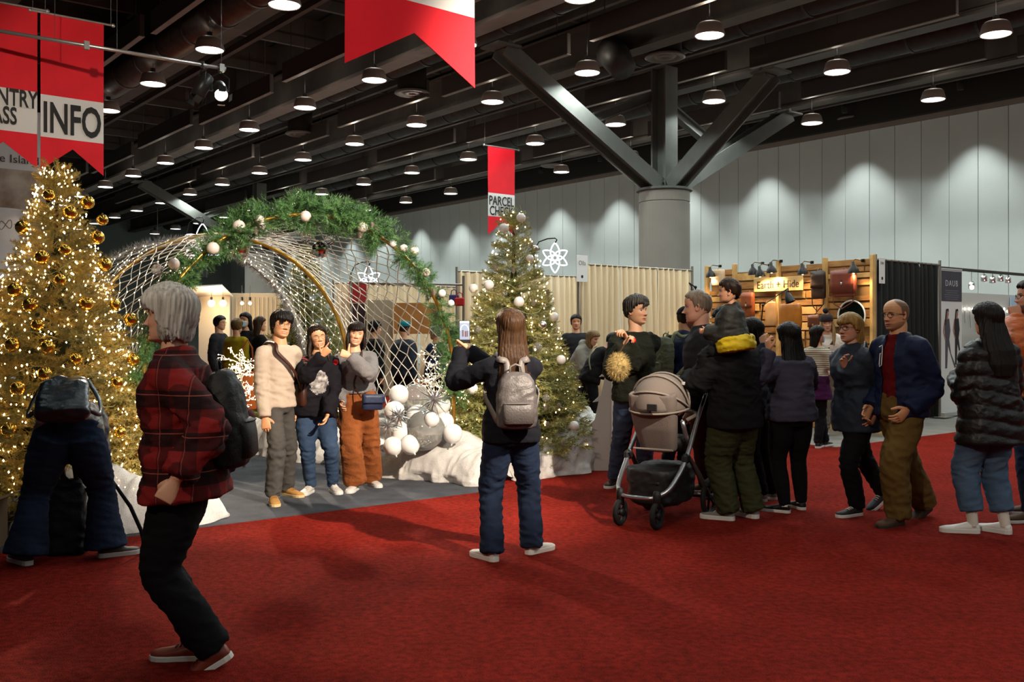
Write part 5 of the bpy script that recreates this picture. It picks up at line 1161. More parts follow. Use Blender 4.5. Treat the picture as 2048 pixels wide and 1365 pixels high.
    # --- top
    def garment(t, vox=vox):
        m_ = MB(); e = t.get('ease', .015); hem = t.get('hem', -.05); fl_ = t.get('flare', 0.); rows = []
        if hem < 0:
            for f in np.linspace(hem, -.0, max(2, int(abs(hem) / .08) + 1), endpoint=False): rows.append(tring(f, .100 + fl_ * (f / hem), .071 + fl_ * .8 * (f / hem), e))
        for f, a, b_ in prof[1:]:
            if f >= max(hem, 0) and f <= t.get('upto', 9 if t.get('collar') or t.get('hood') else .98): rows.append(tring(f, a, b_, e * (1 if f < .88 else .6), yo=(.012 * H if female and .5 < f < .8 else 0) + (t.get('belly', 0) * exp_(f))))
        m_.loft(rows)
        ar = t.get('armk', .68 if 'arm' in t else 1.) * np.array(t.get('arm', [.032, .033, .029, .027, .022])) * H; sl = t.get('sleeve', 1.)
        for i in (0, 1):
            if sl <= 0: break
            base = axes(.78)[0]; S0 = c.sh[i] * .62 + base * .38
            wr = c.wri[i] - un(c.wri[i] - c.elb[i]) * t.get('cuff', .0); 
            if sl < .7: wr = c.elb[i] * .8 + c.sh[i] * .2; P_ = [S0, c.sh[i], c.sh[i] * .5 + wr * .5, wr]; q = ar[:4]
            else: P_ = [S0, c.sh[i], c.elb[i], c.elb[i] * .5 + wr * .5, wr]; q = ar
            limb(m_, P_, q + e * .75, 14, 6)
        if t.get('hood'):
            p, la, fo, dd_ = axes(1.0); hh = t['hood']; m_.sphere(p - fo * .075 * s - dd_ * .015, .105 * s * hh, 16, 10, (1.15, .72, .85))
            limb(m_, [p + fo * .05 - la * .055 * s, p - la * .085 * s, p - fo * .07 * s, p + la * .085 * s, p + fo * .05 + la * .055 * s], np.array([.022, .034, .038, .034, .022]) * s * hh, 10, 5)
        if t.get('collar'):
            p, la, fo, dd_ = axes(1.0); a = np.linspace(0, 2 * pi, 20, endpoint=False); h_ = t['collar']; cr = [p + dd_ * (z * s) + np.outer(np.cos(a), la) * (.056 + o) * s + np.outer(np.sin(a), fo) * (.056 + o) * s + (ndir * 0) for z, o in ((-.04, .015), (h_ * .5, .004), (h_, .0))]; m_.loft(cr)
        me = remesh(m_, t.get('vox', vox), t.get('smooth', 4))
        fk = lambda v: .5 + .9 * np.minimum(1, sum(np.exp(-(((v - k) / .10) ** 2).sum(1)) for k in c.elb) + .8 * np.exp(-((v[:, 2] - axes(.25)[0][2]) / .12) ** 2))
        folds(me, (hsh(label) + 5) % 997, 1.5 * t.get('fold', .008), t.get('fsc', 17), (1, 1, 1.8), fk)
        if t.get('puff'):
            v = mverts(me); n_ = mnorm(me); ph = v[:, 2] / t['puff'] + .25 * np.sin(9 * v[:, 0]) ; setv(me, v + n_ * (.013 * np.abs(np.sin(pi * ph)) ** .6 - .008)[:, None])
        if t.get('open'):      # open front: drop faces in a wedge
            import bmesh; bm2 = bmesh.new(); bm2.from_mesh(me); dl = []
            for f_ in bm2.faces:
                q = f_.calc_center_median(); rel = np.array(q) - pel; p_, la, fo, dd_ = axes(np.clip(rel[2] / (.31 * H), -.5, 1.05)); r_ = np.array(q) - p_; lx, ly = r_.dot(la), r_.dot(fo); fz = rel[2] / (.31 * H)
                w_ = np.interp(fz, [x_[0] for x_ in t['open']], [x_[1] for x_ in t['open']]); 
                if ly > .03 and abs(lx - t.get('openx', 0)) < w_: dl.append(f_)
            bmesh.ops.delete(bm2, geom=dl, context='FACES'); bm2.to_mesh(me); bm2.free(); me.update()
        me.materials.append(t['mat']); o = link(t.get('name', 'sweater'), me, c.root)
        if t.get('open'): md = o.modifiers.new('thickness', 'SOLIDIFY'); md.thickness = .008; md.offset = -1
        return o
    def exp_(f): return float(np.exp(-((f - .3) / .25) ** 2))
    c.tops = [garment(t) for t in (top if isinstance(top, list) else [top])] if top else []
    # --- shoes
    if shoe:
        for i in (0, 1):
            fp, Fm = c.ft[i]; sL = .158 * H * shoe.get('len', 1); mb = MB(); rows = []; a = np.linspace(0, 2 * pi, 16, endpoint=False)
            hi = shoe.get('high', 0)
            for y, hw, zt in ((-.30, .012, .050), (-.285, .026, .068), (-.20, .034, .082 + hi), (-.08, .037, .086 + hi), (.04, .038, .078), (.20, .042, .064), (.40, .046, .052), (.56, .043, .046), (.66, .030, .040), (.70, .010, .030)):
                rows.append([Fm @ (V(hw * cos(q) * s, y * sL, (.012 + (zt * s - .012) * (.5 + .5 * sin(q)) if sin(q) > -.2 else .012))) + fp for q in a])
            mb.loft(rows); so = obj('shoe', mb, shoe['mat'], c.root, True)
            mb = MB(); th = shoe.get('sole_h', .024); ys = np.concatenate([[-.315], np.linspace(-.29, .66, 12), [.715]]); ws = np.interp(ys, [-.315, -.29, -.2, 0, .25, .42, .56, .66, .715], [.012, .026, .037, .037, .043, .049, .046, .034, .012]) * s
            ol = [V(q, y * sL, 0) for y, q in zip(ys, ws)] + [V(-q, y * sL, 0) for y, q in zip(ys[::-1], ws[::-1])]
            mb.loft([[Fm @ p + fp for p in ol], [Fm @ (p * V(1.03, 1, 1) + V(0, 0, th * .8)) + fp for p in ol], [Fm @ (p * V(.97, .99, 1) + V(0, 0, th)) + fp for p in ol]]); obj('sole', mb, shoe.get('sole', m_sole), so)
            if shoe.get('laces'):
                mb = MB()
                for y in (.06, .13, .20, .27): mb.tube([Fm @ V(x * s, y * sL, (np.interp(y, [.04, .2, .4], [.080, .066, .054]) - 14 * x * x) * s + .002) + fp for x in (-.024, -.012, 0, .012, .024)], .004, 5)
                obj('laces', mb, shoe['laces'], so)
            if shoe.get('sock'):
                mb = MB(); limb(mb, [fp + Fm @ V(0, -.035, .05), c.ank[i], c.ank[i] + un(c.knee[i] - c.ank[i]) * .10], [.040, .038, .042], 12, 3); obj('sock', mb, shoe['sock'], c.root, True)
    # --- hair
    if hair: make_hair(c, hair, label)
    if face.get('glasses'): make_glasses(c, face['glasses'])
    if face.get('mask'): make_mask(c, face['mask'])
    return c
def hl(c, p): return np.asarray(p) * c.hs @ c.Hm.T + c.hc     # head space -> person space
HAIRM = {}
def hair_mat(col, col2=None):
    k = (col, col2)
    if k not in HAIRM: HAIRM[k] = mat('hair_' + col.strip('#') + ('_' + col2.strip('#') if col2 else ''), col, .42, var=(60, .35, col2) if col2 else (60, .3), bump=(150, .4, 4), stretch=(1, 1, .06), spec=.14)
    return HAIRM[k]
def make_hair(c, h, label):
    """cap following the skull with a hairline, plus curtains and strands hanging from it"""
    n = 64; zs = np.concatenate([np.linspace(-.10, .05, 26), np.linspace(.056, .117, 14)]); th = h.get('th', .014); rows = []
    line = h.get('line', [.066, .052, .030, -.035, -.05, -.085]); seed = hsh(label) % 99
    for z in zs:
        r0, t = head_ring(z, n); ph = np.abs(t); ln = np.interp(ph, [0, .75, 1.15, 1.4, 1.9, 3.2], line) + .006 * np.sin(t * 23 + seed) + h.get('part', 0) * np.sin(t) * (ph < 1.2) * .02
        m = ss(-.010, .010, z - ln); thk = th * (1 + .35 * np.sin(z * 60 + 1) * 0) * (1 + h.get('top', 0) * ss(.02, .1, z)) + .0016 * np.sin(t * 37 + seed) + .001 * np.sin(t * 83)
        d = m * thk - (1 - m) * .010; c0 = np.array([0, np.interp(z, _z, (_f + _b) / 2), z * .6]); dv = r0 - c0; dv /= np.linalg.norm(dv, axis=1)[:, None]; rows.append(r0 + dv * d[:, None])
    mb = MB(); F = MB(); F.loft([hl(c, r) for r in rows]); mb.add(F.verts(), F.f)
    a = np.linspace(0, 2 * pi, 40, endpoint=False); Ym = np.array(rotm('Z', -math.degrees(math.atan2(c.Hm[0, 1], c.Hm[1, 1]))))
    def cur(p): q = np.array(p, float); k = np.clip((-q[2]) / .12, 0, 1); A = q * c.hs @ c.Hm.T; B = q * c.hs @ Ym.T; return A * (1 - k) + B * k + c.hc
    if h.get('curtain'):
        R_ = []
        for z, hw, y0, hd_ in h['curtain']:
            q = [(hw * cos(x) * (1 + .05 * sin(11 * x + 3 * z) + .03 * sin(23 * x + seed)), y0 + hd_ * sin(x) * (1 + .04 * sin(13 * x)), z + (.012 * sin(9 * x + seed) + .010 * sin(17 * x) if z == h['curtain'][-1][0] else 0)) for x in a]; R_.append([cur(p) for p in q])
        mb.loft(R_)
    for st in h.get('strands', []):
        pts = [cur(p[:3]) for p in st]; limb(mb, pts, np.array([p[3] for p in st]) * c.hs, 12, 5, flat=h.get('flat', 1.))
    if h.get('bun'): mb.sphere(hl(c, h['bun'][:3]), h['bun'][3] * c.hs, 16, 12)
    for bgs in h.get('bangs', []):
        x0, x1, z0, z1 = bgs; K = 9
        for k in range(K):
            x = x0 + (x1 - x0) * (k + .5) / K; yf = lambda xx, zz: np.interp(zz, _z, _f) * sqrt(max(.05, 1 - (xx / .085) ** 2))
            pts = [(x * .8, yf(x * .8, .085) + .006, .085), (x, yf(x, .055) + .014, .055), (x + h.get('sweep', .0) * .5, yf(x, .04) + .014, (z0 + .055) / 2), (x + h.get('sweep', 0.), yf(x, z0) + .010, z0 + (z1 - z0) * k / K + .006 * sin(k * 2.3))]
            p_, r_ = spline([hl(c, p) for p in pts], np.array([.011, .011, .009, .003]) * c.hs, 4); mb.tube(p_, r_, 7)
    if h.get('remesh', True) and (h.get('curtain') or h.get('strands') or h.get('bangs')): me = remesh(mb, h.get('vox', .0065), 2, .4)
    else: me = mb.mesh('hair', True)
    v = mverts(me); nn = mnorm(me); rel = v - c.hc; ang = np.arctan2(rel[:, 0], rel[:, 1] + .02)
    setv(me, v + nn * (.0022 * np.sin(ang * 34 + 3 * np.sin(rel[:, 2] * 14)) + .0016 * np.sin(ang * 71 + rel[:, 2] * 9))[:, None] * h.get('strand', 1.))
    me.materials.append(hair_mat(h['col'], h.get('col2'))); c.hair = link(h.get('name', 'hair'), me, c.root)
m_frame = mat('spectacle_frame', (.02, .015, .012), .3, .3)
m_framel = mat('thin_wire_frame', (.25, .2, .16), .3, .8)
def make_glasses(c, k):
    mb = MB(); thick = .0022 if k == 'dark' else .0012
    for s in (-1, 1):
        mb.tube([hl(c, (s * .0335 + .0245 * cos(q) * (1 - .1 * abs(sin(2 * q))), .094 - .012 * ((s * .0335 + .0245 * cos(q)) / .06) ** 2, .000 + .0175 * sin(q))) for q in np.linspace(0, 2 * pi, 24, endpoint=False)], thick, 5, loop=True)
        mb.tube([hl(c, p) for p in ((s * .058, .088, .006), (s * .074, .075, .007), (s * .080, .02, .006), (s * .079, -.012, .002))], thick, 5)
    mb.tube([hl(c, p) for p in ((-.010, .098, .004), (0, .100, .007), (.010, .098, .004))], thick, 5)
    obj('glasses', mb, m_frame if k == 'dark' else m_framel, c.root)
m_mask = mat('surgical_mask_blue', (.38, .50, .56), .8)
def make_mask(c, k):
    mb = MB(); rows = []
    for z in np.linspace(-.115, -.022, 8):
        r, t = head_ring(max(z, -.112), 60, .010); r[:, 1] += .014 * np.exp(-(r[:, 0] / .03) ** 2) * (r[:, 1] > 0); sel = np.abs(t) < 1.12; rr = r[sel]; rr[:, 2] = z; rows.append([hl(c, p) for p in rr])
    mb.loft(rows, cap=False, closed=False); o = obj('face_mask', mb, m_mask, c.root, True); md = o.modifiers.new('thickness', 'SOLIDIFY'); md.thickness = .004
def strap_path(c, pts, off=.02):
    """points (f along spine, lateral -1..1, 'f'|'b') laid on the clothed torso"""
    out = []
    for f, x, sd in pts:
        p, la, fo, dd = c.axes(f); hw = np.interp(f, [q[0] for q in c.prof], [q[1] for q in c.prof]) * c.H; hd_ = np.interp(f, [q[0] for q in c.prof], [q[2] for q in c.prof]) * c.H
        y = (hd_ + off) * (max(0, 1 - abs(x) ** 2.4)) ** (1 / 2.4) * (1 if sd == 'f' else -1); out.append(p + la * x * (hw + off) + fo * y)
    return out
def flat_strap(c, mb, path, wd=.018, th=.004, nrm=None):
    p, _ = spline(path, [1] * len(path), 6); ctr = c.axes(.5)[0]; rings = []
    for k, q in enumerate(p):
        t = un(p[min(k + 1, len(p) - 1)] - p[max(k - 1, 0)]); n = q - ctr; n[2] *= .3; n = un(n - t * n.dot(t)); b_ = np.cross(t, n); rings.append([q + b_ * wd + n * th, q - b_ * wd + n * th, q - b_ * wd - n * th, q + b_ * wd - n * th])
    mb.loft(rings)
# ---------------------------------------------------------------- the people in the photograph
def cloth(name, col, **k):
    k.setdefault('rough', .9); k.setdefault('bump', (220, .35)); k.setdefault('spec', .15); k.setdefault('var', (5, .12)); return mat(name, col, **k)
c_black = cloth('black_cloth', '#131214'); c_black2 = cloth('black_trouser_cloth', '#0f0f11'); c_denim = cloth('blue_denim', '#26374f', var=(4, .3, '#41546e')); c_denimd = cloth('dark_denim', '#141c2c', var=(4, .3, '#212e45'))
c_cream = cloth('cream_fleece', '#b9a896'); c_grey = cloth('grey_trouser_cloth', '#4a4743'); c_greyk = cloth('grey_rib_knit', '#7d7a7a', bump=(90, .8), stretch=(3, 3, .5)); c_rust = cloth('rust_corduroy', '#94552c', bump=(120, .9), stretch=(4, 1, .15))
c_navy = cloth('navy_quilted', '#141d38', rough=.6); c_redk = cloth('red_knit', '#5e0c10'); c_khaki = cloth('khaki_twill', '#5f4a24'); c_olive = cloth('olive_cotton', '#35361f'); c_forest = cloth('dark_green_wool', '#1a1c14', bump=(90, .8)); c_slate = cloth('slate_sweat_cloth', '#3c3a48'); c_char = cloth('charcoal_jacket', '#28282c'); c_puff = mat('black_puffer_nylon', '#0d0c0d', .45, bump=(60, .3), spec=.4)
c_orange = mat('orange_puffer_nylon', '#b2551b', .5, bump=(60, .3)); c_white = cloth('white_cotton', '#cfc6ba'); c_yellow = cloth('mustard_wool', '#8d7a12'); c_heather = cloth('heather_grey_fleece', '#8f8a80'); c_bluej = cloth('blue_grey_jacket', '#252c38', rough=.6); c_teal = cloth('teal_knit', '#0d6a72')
c_plaid = bands_mat('red_black_plaid_flannel', '#7c1a18', [('z', .17, .45, .10, '#0d0808', .82), ('x', .15, .42, .2, '#0d0808', .6), ('y', .15, .42, .1, '#0d0808', .6), ('z', .17, .025, .78, '#b05a50', .6), ('y', .15, .03, .75, '#a04a42', .5)], bump=(260, .5))
c_stripe = bands_mat('striped_jersey', '#b8b09c', [('z', .028, .32, 0, '#3a3630', .9)]); c_purple = cloth('purple_skirt_cloth', '#3a1238'); c_tee = cloth('black_sweat_cloth', '#17151b')
sh_white = mat('white_leather', '#bdb8b0', .5); sh_tan = mat('tan_suede', '#a87a3f', .85, bump=(200, .4)); sh_black = mat('black_shoe', '#100f10', .5); sh_rust = mat('rust_leather', '#7a3020', .5, var=(10, .15)); sh_brown = mat('brown_suede', '#4a3320', .8); sh_grey = mat('grey_mesh_shoe', '#77726c', .8)
lace_w = mat('laces_pale', '#c8c0b4', .8); lace_t = mat('laces_tan', '#8a6230', .8)
LIGHT = '#c08f6e'; ASIA = '#c19068'; FAIR = '#c49a80'

# 1 silver-haired woman walking left, nearest the camera
F1 = dict(skin='#b98d72', eyes='open', brow='#6a6058', nose=1.15, lip='#9c5a50')
P1 = person('silver-haired woman in red plaid shirt walking left, nearest the camera', [(432, 1334, -100, -30, 0, 0), (388, 1318, -92)], -94, 1.77, pos=(-1.50, 4.42, 0), hip=(0, -.02), drop=.055, lean=(3, 4, 8), girth=1.10,
    hands=[((350, 962, 4.06), 'fist'), ((.20, -.12, .84, 0), 'relax')], head=(-2, 0, 0), face=F1, palm=((.9, .3, 0), None),
    hair=dict(col='#cdc9c0', col2='#8a857c', th=.030, line=[.058, .040, .005, -.06, -.09, -.10], top=.2, curtain=[(.06, .090, -.026, .082), (.01, .098, -.028, .085), (-.05, .098, -.026, .082), (-.085, .090, -.028, .074), (-.105, .078, -.030, .064)], bangs=[(-.06, .06, .026, .03)], strand=1.6),
    top=dict(mat=c_plaid, ease=.034, hem=-.19, flare=.020, collar=.02, arm=[.050, .052, .046, .043, .040], name='plaid_shirt', fold=.010, belly=.02, cuff=.02), legs=dict(mat=c_black2, ease=.014, rad=[.062, .056, .042, .040, .036]), shoe=dict(mat=sh_rust, laces=mat('laces_rust', '#4a1c12', .8)))
# 2 bent over woman
F2 = dict(skin=LIGHT)
P2 = person('woman bending forward in flared jeans and patterned shirt before the golden tree', [(48, 1128, -50, 0, 0), (222, 1113, 55, 0, 0)], -20, 1.70, pos=(-2.90, 6.42, 0), hip=(-.01, -.10), drop=.05, lean=(58, 88, 110), girth=1.14,
    hands=[((-.18, .62, .42, 0), 'hold'), ((.16, .62, .42, 0), 'hold')], face=F2, head=(0, -95, 0), hair=dict(col='#4a3424', curtain=[(.05, .085, -.03, .075), (-.05, .085, -.035, .07), (-.15, .07, -.04, .05)]), knees=[(-.35, 1, 0), (.35, 1, 0)],
    top=dict(mat=cloth('navy_white_leaf_print', '#141b38', var=(14, .5, '#a8a8a0')), ease=.020, hem=-.02, name='printed_shirt'), legs=dict(mat=c_denimd, ease=.016, rad=[.066, .060, .044, .052, .074], hem=.035, fold=.008), shoe=dict(mat=mat('striped_flat_shoe', '#3c3230', .7), sole=m_sole, sole_h=.03))
# 3-5 trio
F3 = dict(skin='#bd8c66', male=True, smile=.6, glasses='thin', brow='#15100c', nose=1.05)
P3 = person('tall man in cream sweatshirt and grey trousers, left of the posing trio', [(578, 992, 128), (547, 1008, 160)], 134, 1.71, female=False, girth=.80, pos=(-2.08, 8.72, 0), hip=(.02, .02), drop=.01, lean=(-2, 0, 5), face=F3, head=(8, 2, -6),
    hands=[((-.20, -.10, .80, 0), 'relax'), ((530, 836, 8.52), 'relax')], palm=(None, (-.6, -.6, 0)), hair=dict(col='#15110e', th=.020, line=[.060, .046, .020, -.03, -.03, -.09], bangs=[(-.066, -.01, .024, .03), (.0, .062, .040, -.016)], sweep=-.012, strand=1.5, top=.3, curtain=[(.04, .083, -.030, .078), (-.03, .080, -.036, .068), (-.075, .066, -.044, .05)]),
    top=dict(mat=c_cream, ease=.022, hem=-.10, name='sweatshirt', fold=.0065, arm=[.044, .043, .040, .039, .034]), legs=dict(mat=c_grey, ease=.010, waist=.08, fold=.010, rad=[.056, .050, .040, .038, .034]), shoe=dict(mat=sh_tan, sole=mat('sole_cream', '#c9b080', .7), laces=lace_t))
F4 = dict(skin='#c4946f', smile=1.0, eyes='shut', glasses='thin', brow='#2a1c14', lip='#a8443e')
P4 = person('laughing woman in printed black sweatshirt, middle of the posing trio', [(668, 985, 152), (618, 987, 190)], 160, 1.615, girth=1.12, pos=(-1.80, 9.02, 0), hip=(.03, 0), drop=.03, lean=(0, 2, 6), side=-4, face=F4, head=(-6, 2, 8),
    hands=[((655, 835, 8.78), 'relax'), ((645, 712, 8.66), 'point')], elbows=((-.8, -.3, -.4), (.5, .4, -1)), fdir=((.45, .2, -.9), (-.55, .35, .75)), palm=(None, (-.2, -1, .3)),
    hair=dict(col='#241812', th=.016, line=[.072, .050, .02, -.04, -.06, -.09], curtain=[(.05, .086, -.030, .076), (-.03, .092, -.036, .068), (-.11, .096, -.05, .055), (-.20, .095, -.075, .035)], strands=[[(.074, .02, .05, .014), (.086, .03, -.06, .02), (.094, .05, -.16, .018), (.092, .08, -.24, .008)], [(-.074, .02, .05, .014), (-.086, .03, -.06, .02), (-.094, .05, -.16, .018), (-.092, .08, -.24, .008)]], part=.6),
    top=dict(mat=c_tee, ease=.030, hem=-.16, name='sweatshirt', fold=.010, arm=[.052, .050, .046, .042, .034], belly=.015), legs=dict(mat=c_denim, ease=.008, rad=[.060, .054, .038, .034, .026]), shoe=dict(mat=sh_white, laces=lace_w))
F5 = dict(skin='#cb9c7a', smile=1.0, brow='#1c130f', lip='#b04a44')
P5 = person('woman in grey rib sweater and rust trousers, right of the posing trio', [(745, 972, 148), (708, 982, 188)], 176, 1.625, girth=.98, pos=(-1.43, 9.20, 0), hip=(.02, 0), drop=.015, lean=(0, 2, 4), side=4, face=F5, head=(-10, 2, -10),
    hands=[((699, 712, 8.90), 'thumb'), ((.17, .16, .84, 0), 'relax')], elbows=((-.8, .1, -.9), None), fdir=((.75, .25, .30), None), palm=((.0, -1, -.35), None),
    hair=dict(col='#1d1411', th=.016, line=[.066, .046, .016, -.04, -.06, -.09], curtain=[(.05, .085, -.030, .075), (-.03, .090, -.036, .066), (-.11, .090, -.05, .052), (-.17, .085, -.065, .03)], strands=[[(.070, .03, .05, .016), (.084, .035, -.05, .020), (.086, .05, -.14, .016), (.075, .07, -.20, .007)], [(-.070, .03, .05, .016), (-.082, .035, -.05, .018), (-.082, .05, -.13, .012)]], bangs=[(-.045, .05, .034, .022)], sweep=.02),
    top=dict(mat=c_greyk, ease=.026, hem=.10, name='rib_sweater', fold=.008, arm=[.052, .054, .052, .050, .032]), legs=dict(mat=c_rust, ease=.022, waist=.30, rad=[.062, .058, .048, .052, .054], hem=.05, fold=.011), shoe=dict(mat=sh_white))
# 6 photographer
P6 = person('woman with long brown hair photographing the trio, seen from behind', [(978, 1120, -38), (1070, 1106, 42)], -9, 1.675, girth=1.02, pos=(-.035, 6.45, 0), hip=(.03, .0), drop=.02, lean=(0, 1, 4), face=dict(skin=LIGHT), head=(-8, 4, 0), vox=.011,
    hands=[((921, 700, 6.72), 'hold'), ((938, 702, 6.70), 'hold')], elbows=((-.6, .1, -.8), (.3, .2, -1)), fdir=((.1, .5, .85), (-.3, .5, .8)), palm=((.9, .5, .0), (-.9, .5, 0)),
    hair=dict(col='#4a3320', col2='#2c1c11', th=.020, top=.2, curtain=[(.06, .084, -.030, .080), (0, .092, -.038, .074), (-.10, .100, -.055, .064), (-.20, .112, -.085, .052), (-.32, .112, -.105, .038), (-.40, .085, -.11, .025)]),
    top=dict(mat=cloth('dark_navy_knit', '#15161d'), ease=.020, hem=-.14, name='dark_sweater', fold=.008, arm=[.050, .048, .042, .040, .034]), legs=dict(mat=c_denimd, ease=.012, rad=[.060, .053, .040, .039, .040], fold=.010, hem=.02), shoe=dict(mat=sh_white, sole_h=.032))
# 7 woman in dark green cardigan
P7 = person('short-haired woman in dark green jumper standing behind the stroller', [(1290, 968, 175), (1228, 972, 205)], 172, 1.86, girth=.95, pos=(1.13, 8.95, 0), drop=.02, lean=(0, 0, 3), face=dict(skin='#b48a6c', brow='#3a2c22', smile=.4, lip='#a8483e'), head=(-38, 3, 0),
    hands=[((1254, 678, 8.66), 'clasp'), ((1247, 690, 8.64), 'clasp')], elbows=((-.30, -.5, -1), (.30, -.5, -1)), palm=((.9, .2, -.3), (-.9, .2, -.3)), fdir=((.5, .3, .7), (-.5, .3, .7)),
    hair=dict(col='#4d4a46', col2='#1c1917', th=.020, line=[.062, .052, .032, -.002, -.02, -.06], bangs=[(-.05, .02, .046, .012)], sweep=.02, top=.5, strand=1.8),
    top=dict(mat=c_forest, ease=.036, hem=-.14, name='loose_jumper', fold=.008, arm=[.046, .050, .052, .050, .036]), legs=dict(mat=c_denim, ease=.016), shoe=dict(mat=mat('dark_red_shoe', '#2a1210', .5)))
# 8 big man behind
P8 = person('heavy man with cropped grey hair in charcoal jacket facing left', [(1405, 985, -80), (1440, 990, -100)], -78, 1.86, female=False, girth=1.25, pos=(1.66, 8.35, 0), lean=(0, 3, 8), face=dict(skin='#b08470', male=True, brow='#5a4a3c', nose=1.25, lip='#8e5a50'), head=(4, -4, 0), hd_scale=1.1, hair=dict(col='#6b5d50', th=.006, line=[.085, .068, .048, .0, -.02, -.065]),
    hands=[((-.22, .10, .86, 0), 'relax'), ((.25, .1, .86, 0), 'relax')], top=dict(mat=c_char, ease=.035, hem=-.2, collar=.03, name='charcoal_jacket', arm=[.058, .056, .05, .046, .04]), legs=dict(mat=cloth('brown_trouser_cloth', '#33281f'), ease=.02), shoe=dict(mat=sh_brown))
# 9 cap man with pack
P9 = person('man in dark cap with green backpack, facing right by the white drape', [(1340, 940, 70), (1372, 938, 80)], 62, 1.80, female=False, pos=(1.80, 10.4, 0), lean=(0, 4, 10), vox=.015, face=dict(skin=LIGHT, male=True, beard='#4a3626'), head=(14, -6, 0), hair=dict(col='#2a2018', th=.010, line=[.06, .05, .03, -.03, -.05, -.09]),
    top=dict(mat=c_navy, ease=.03, hem=-.1, name='navy_jacket', collar=.03), legs=dict(mat=c_black2), shoe=dict(mat=sh_black), hands=[((-.2, .1, .9, 0), 'relax'), ((.1, .3, 1.25, 0), 'relax')])
# 10 man with stroller
P10 = person('man in black hoodie and olive trousers carrying a child on his shoulders', [(1448, 1040, -62), (1500, 1035, -30)], -38, 1.735, female=False, girth=1.12, pos=(1.78, 7.78, 0), drop=.01, lean=(0, 3, 9), face=dict(skin='#a97a5c', male=True, brow='#15100c'), head=(-38, -8, 0), vox=.011,
    hands=[((1380, 757, 8.02), 'grip'), ((.14, .14, 1.40, 0), 'hold')], elbows=((-.8, -.5, -.6), (.8, .1, -.8)), palm=((0, -.1, -1), (-.7, 0, .3)), hair=dict(col='#0e0b0a', th=.018, top=.2, line=[.06, .05, .03, -.03, -.06, -.09]),
    top=dict(mat=c_black, ease=.045, hem=-.28, hood=.9, name='black_hoodie', fold=.010, arm=[.058, .060, .054, .050, .042]), legs=dict(mat=c_olive, ease=.022, rad=[.064, .060, .048, .044, .038], fold=.012), shoe=dict(mat=sh_grey, laces=lace_w, sole_h=.034))
sp10 = Vector(P10.M @ Vector(P10.axes(1.0)[0].tolist()))
# child on his shoulders
pc = at(1472, 690, 7.62)
PC = person('small dark-haired child in black coat with yellow lining riding on shoulders', [(pc + Vector((-.30, .10, -.32)), 0, -70), (pc + Vector((-.25, .35, -.32)), 0, -70)], -66, .98, pos=(pc.x, pc.y, 0), sit=(0, 0, pc.z), lean=(10, 10, 4), vox=.010, hd_scale=1.52, face=dict(skin='#b88a6c', child=True), head=(-6, 0, 0),
    knees=[(-.3, 1, .6), (.3, 1, .6)], hands=[((-.06, .22, pc.z + .10, 0), 'relax'), ((.10, .20, pc.z + .10, 0), 'relax')], hair=dict(col='#1d120c', th=.010, top=.2, line=[.066, .052, .036, -.002, -.02, -.065]),
    top=[dict(mat=mat('child_black_coat', '#14150f', .7, bump=(60, .3)), ease=.052, hem=-.02, hood=.95, name='black_coat', fold=.006, vox=.010), dict(mat=mat('yellow_lining', '#b8a00c', .7, bump=(60, .3)), ease=.075, hem=-.16, upto=.25, sleeve=0, name='yellow_lining', fold=.010, vox=.010)], legs=dict(mat=c_black2, ease=.006), shoe=dict(mat=sh_black))
# 11, 12 women behind
P11 = person('long-haired woman half hidden between hoodie man and slate-sweater woman', [(1517, 1002, -50), (1540, 998, -20)], -40, 1.64, pos=(2.12, 8.55, 0), face=dict(skin=LIGHT), head=(-20, 0, 0), vox=.015, hair=dict(col='#120d0b', curtain=[(.06, .084, -.03, .078), (-.06, .092, -.045, .066), (-.2, .1, -.08, .05), (-.38, .09, -.10, .03)]),
    hands=[((1527, 690, 8.35), 'relax'), (None, 'relax')], top=dict(mat=cloth('dark_slate_blouse', '#2c2f3c'), ease=.025, name='slate_blouse'), legs=dict(mat=c_black2, ease=.006), shoe=dict(mat=sh_grey))
P12 = person('woman with long black hair in slate sweatshirt and black leggings, from behind', [(1562, 1025, -55), (1598, 1018, -15)], -14, 1.60, girth=1.12, pos=(2.30, 8.02, 0), drop=.01, lean=(0, 2, 6), face=dict(skin=LIGHT), head=(-4, 0, 0), hair=dict(col='#0f0b0b', th=.020, curtain=[(.06, .084, -.030, .080), (-.02, .094, -.040, .074), (-.12, .106, -.06, .066), (-.24, .12, -.10, .056), (-.38, .115, -.125, .042), (-.52, .085, -.125, .025)]),
    hands=[((1538, 702, 7.86), 'relax'), ((.10, .24, 1.22, 0), 'relax')], elbows=((-.9, -.3, -.8), (.9, -.4, -.8)), fdir=((0, .3, 1), None), top=dict(mat=c_slate, ease=.035, hem=-.10, name='slate_sweatshirt', fold=.009, arm=[.052, .054, .048, .044, .034]), legs=dict(mat=c_black2, ease=.004, rad=[.064, .058, .040, .038, .026], fold=.003), shoe=dict(mat=sh_black, high=.04, sock=c_white))
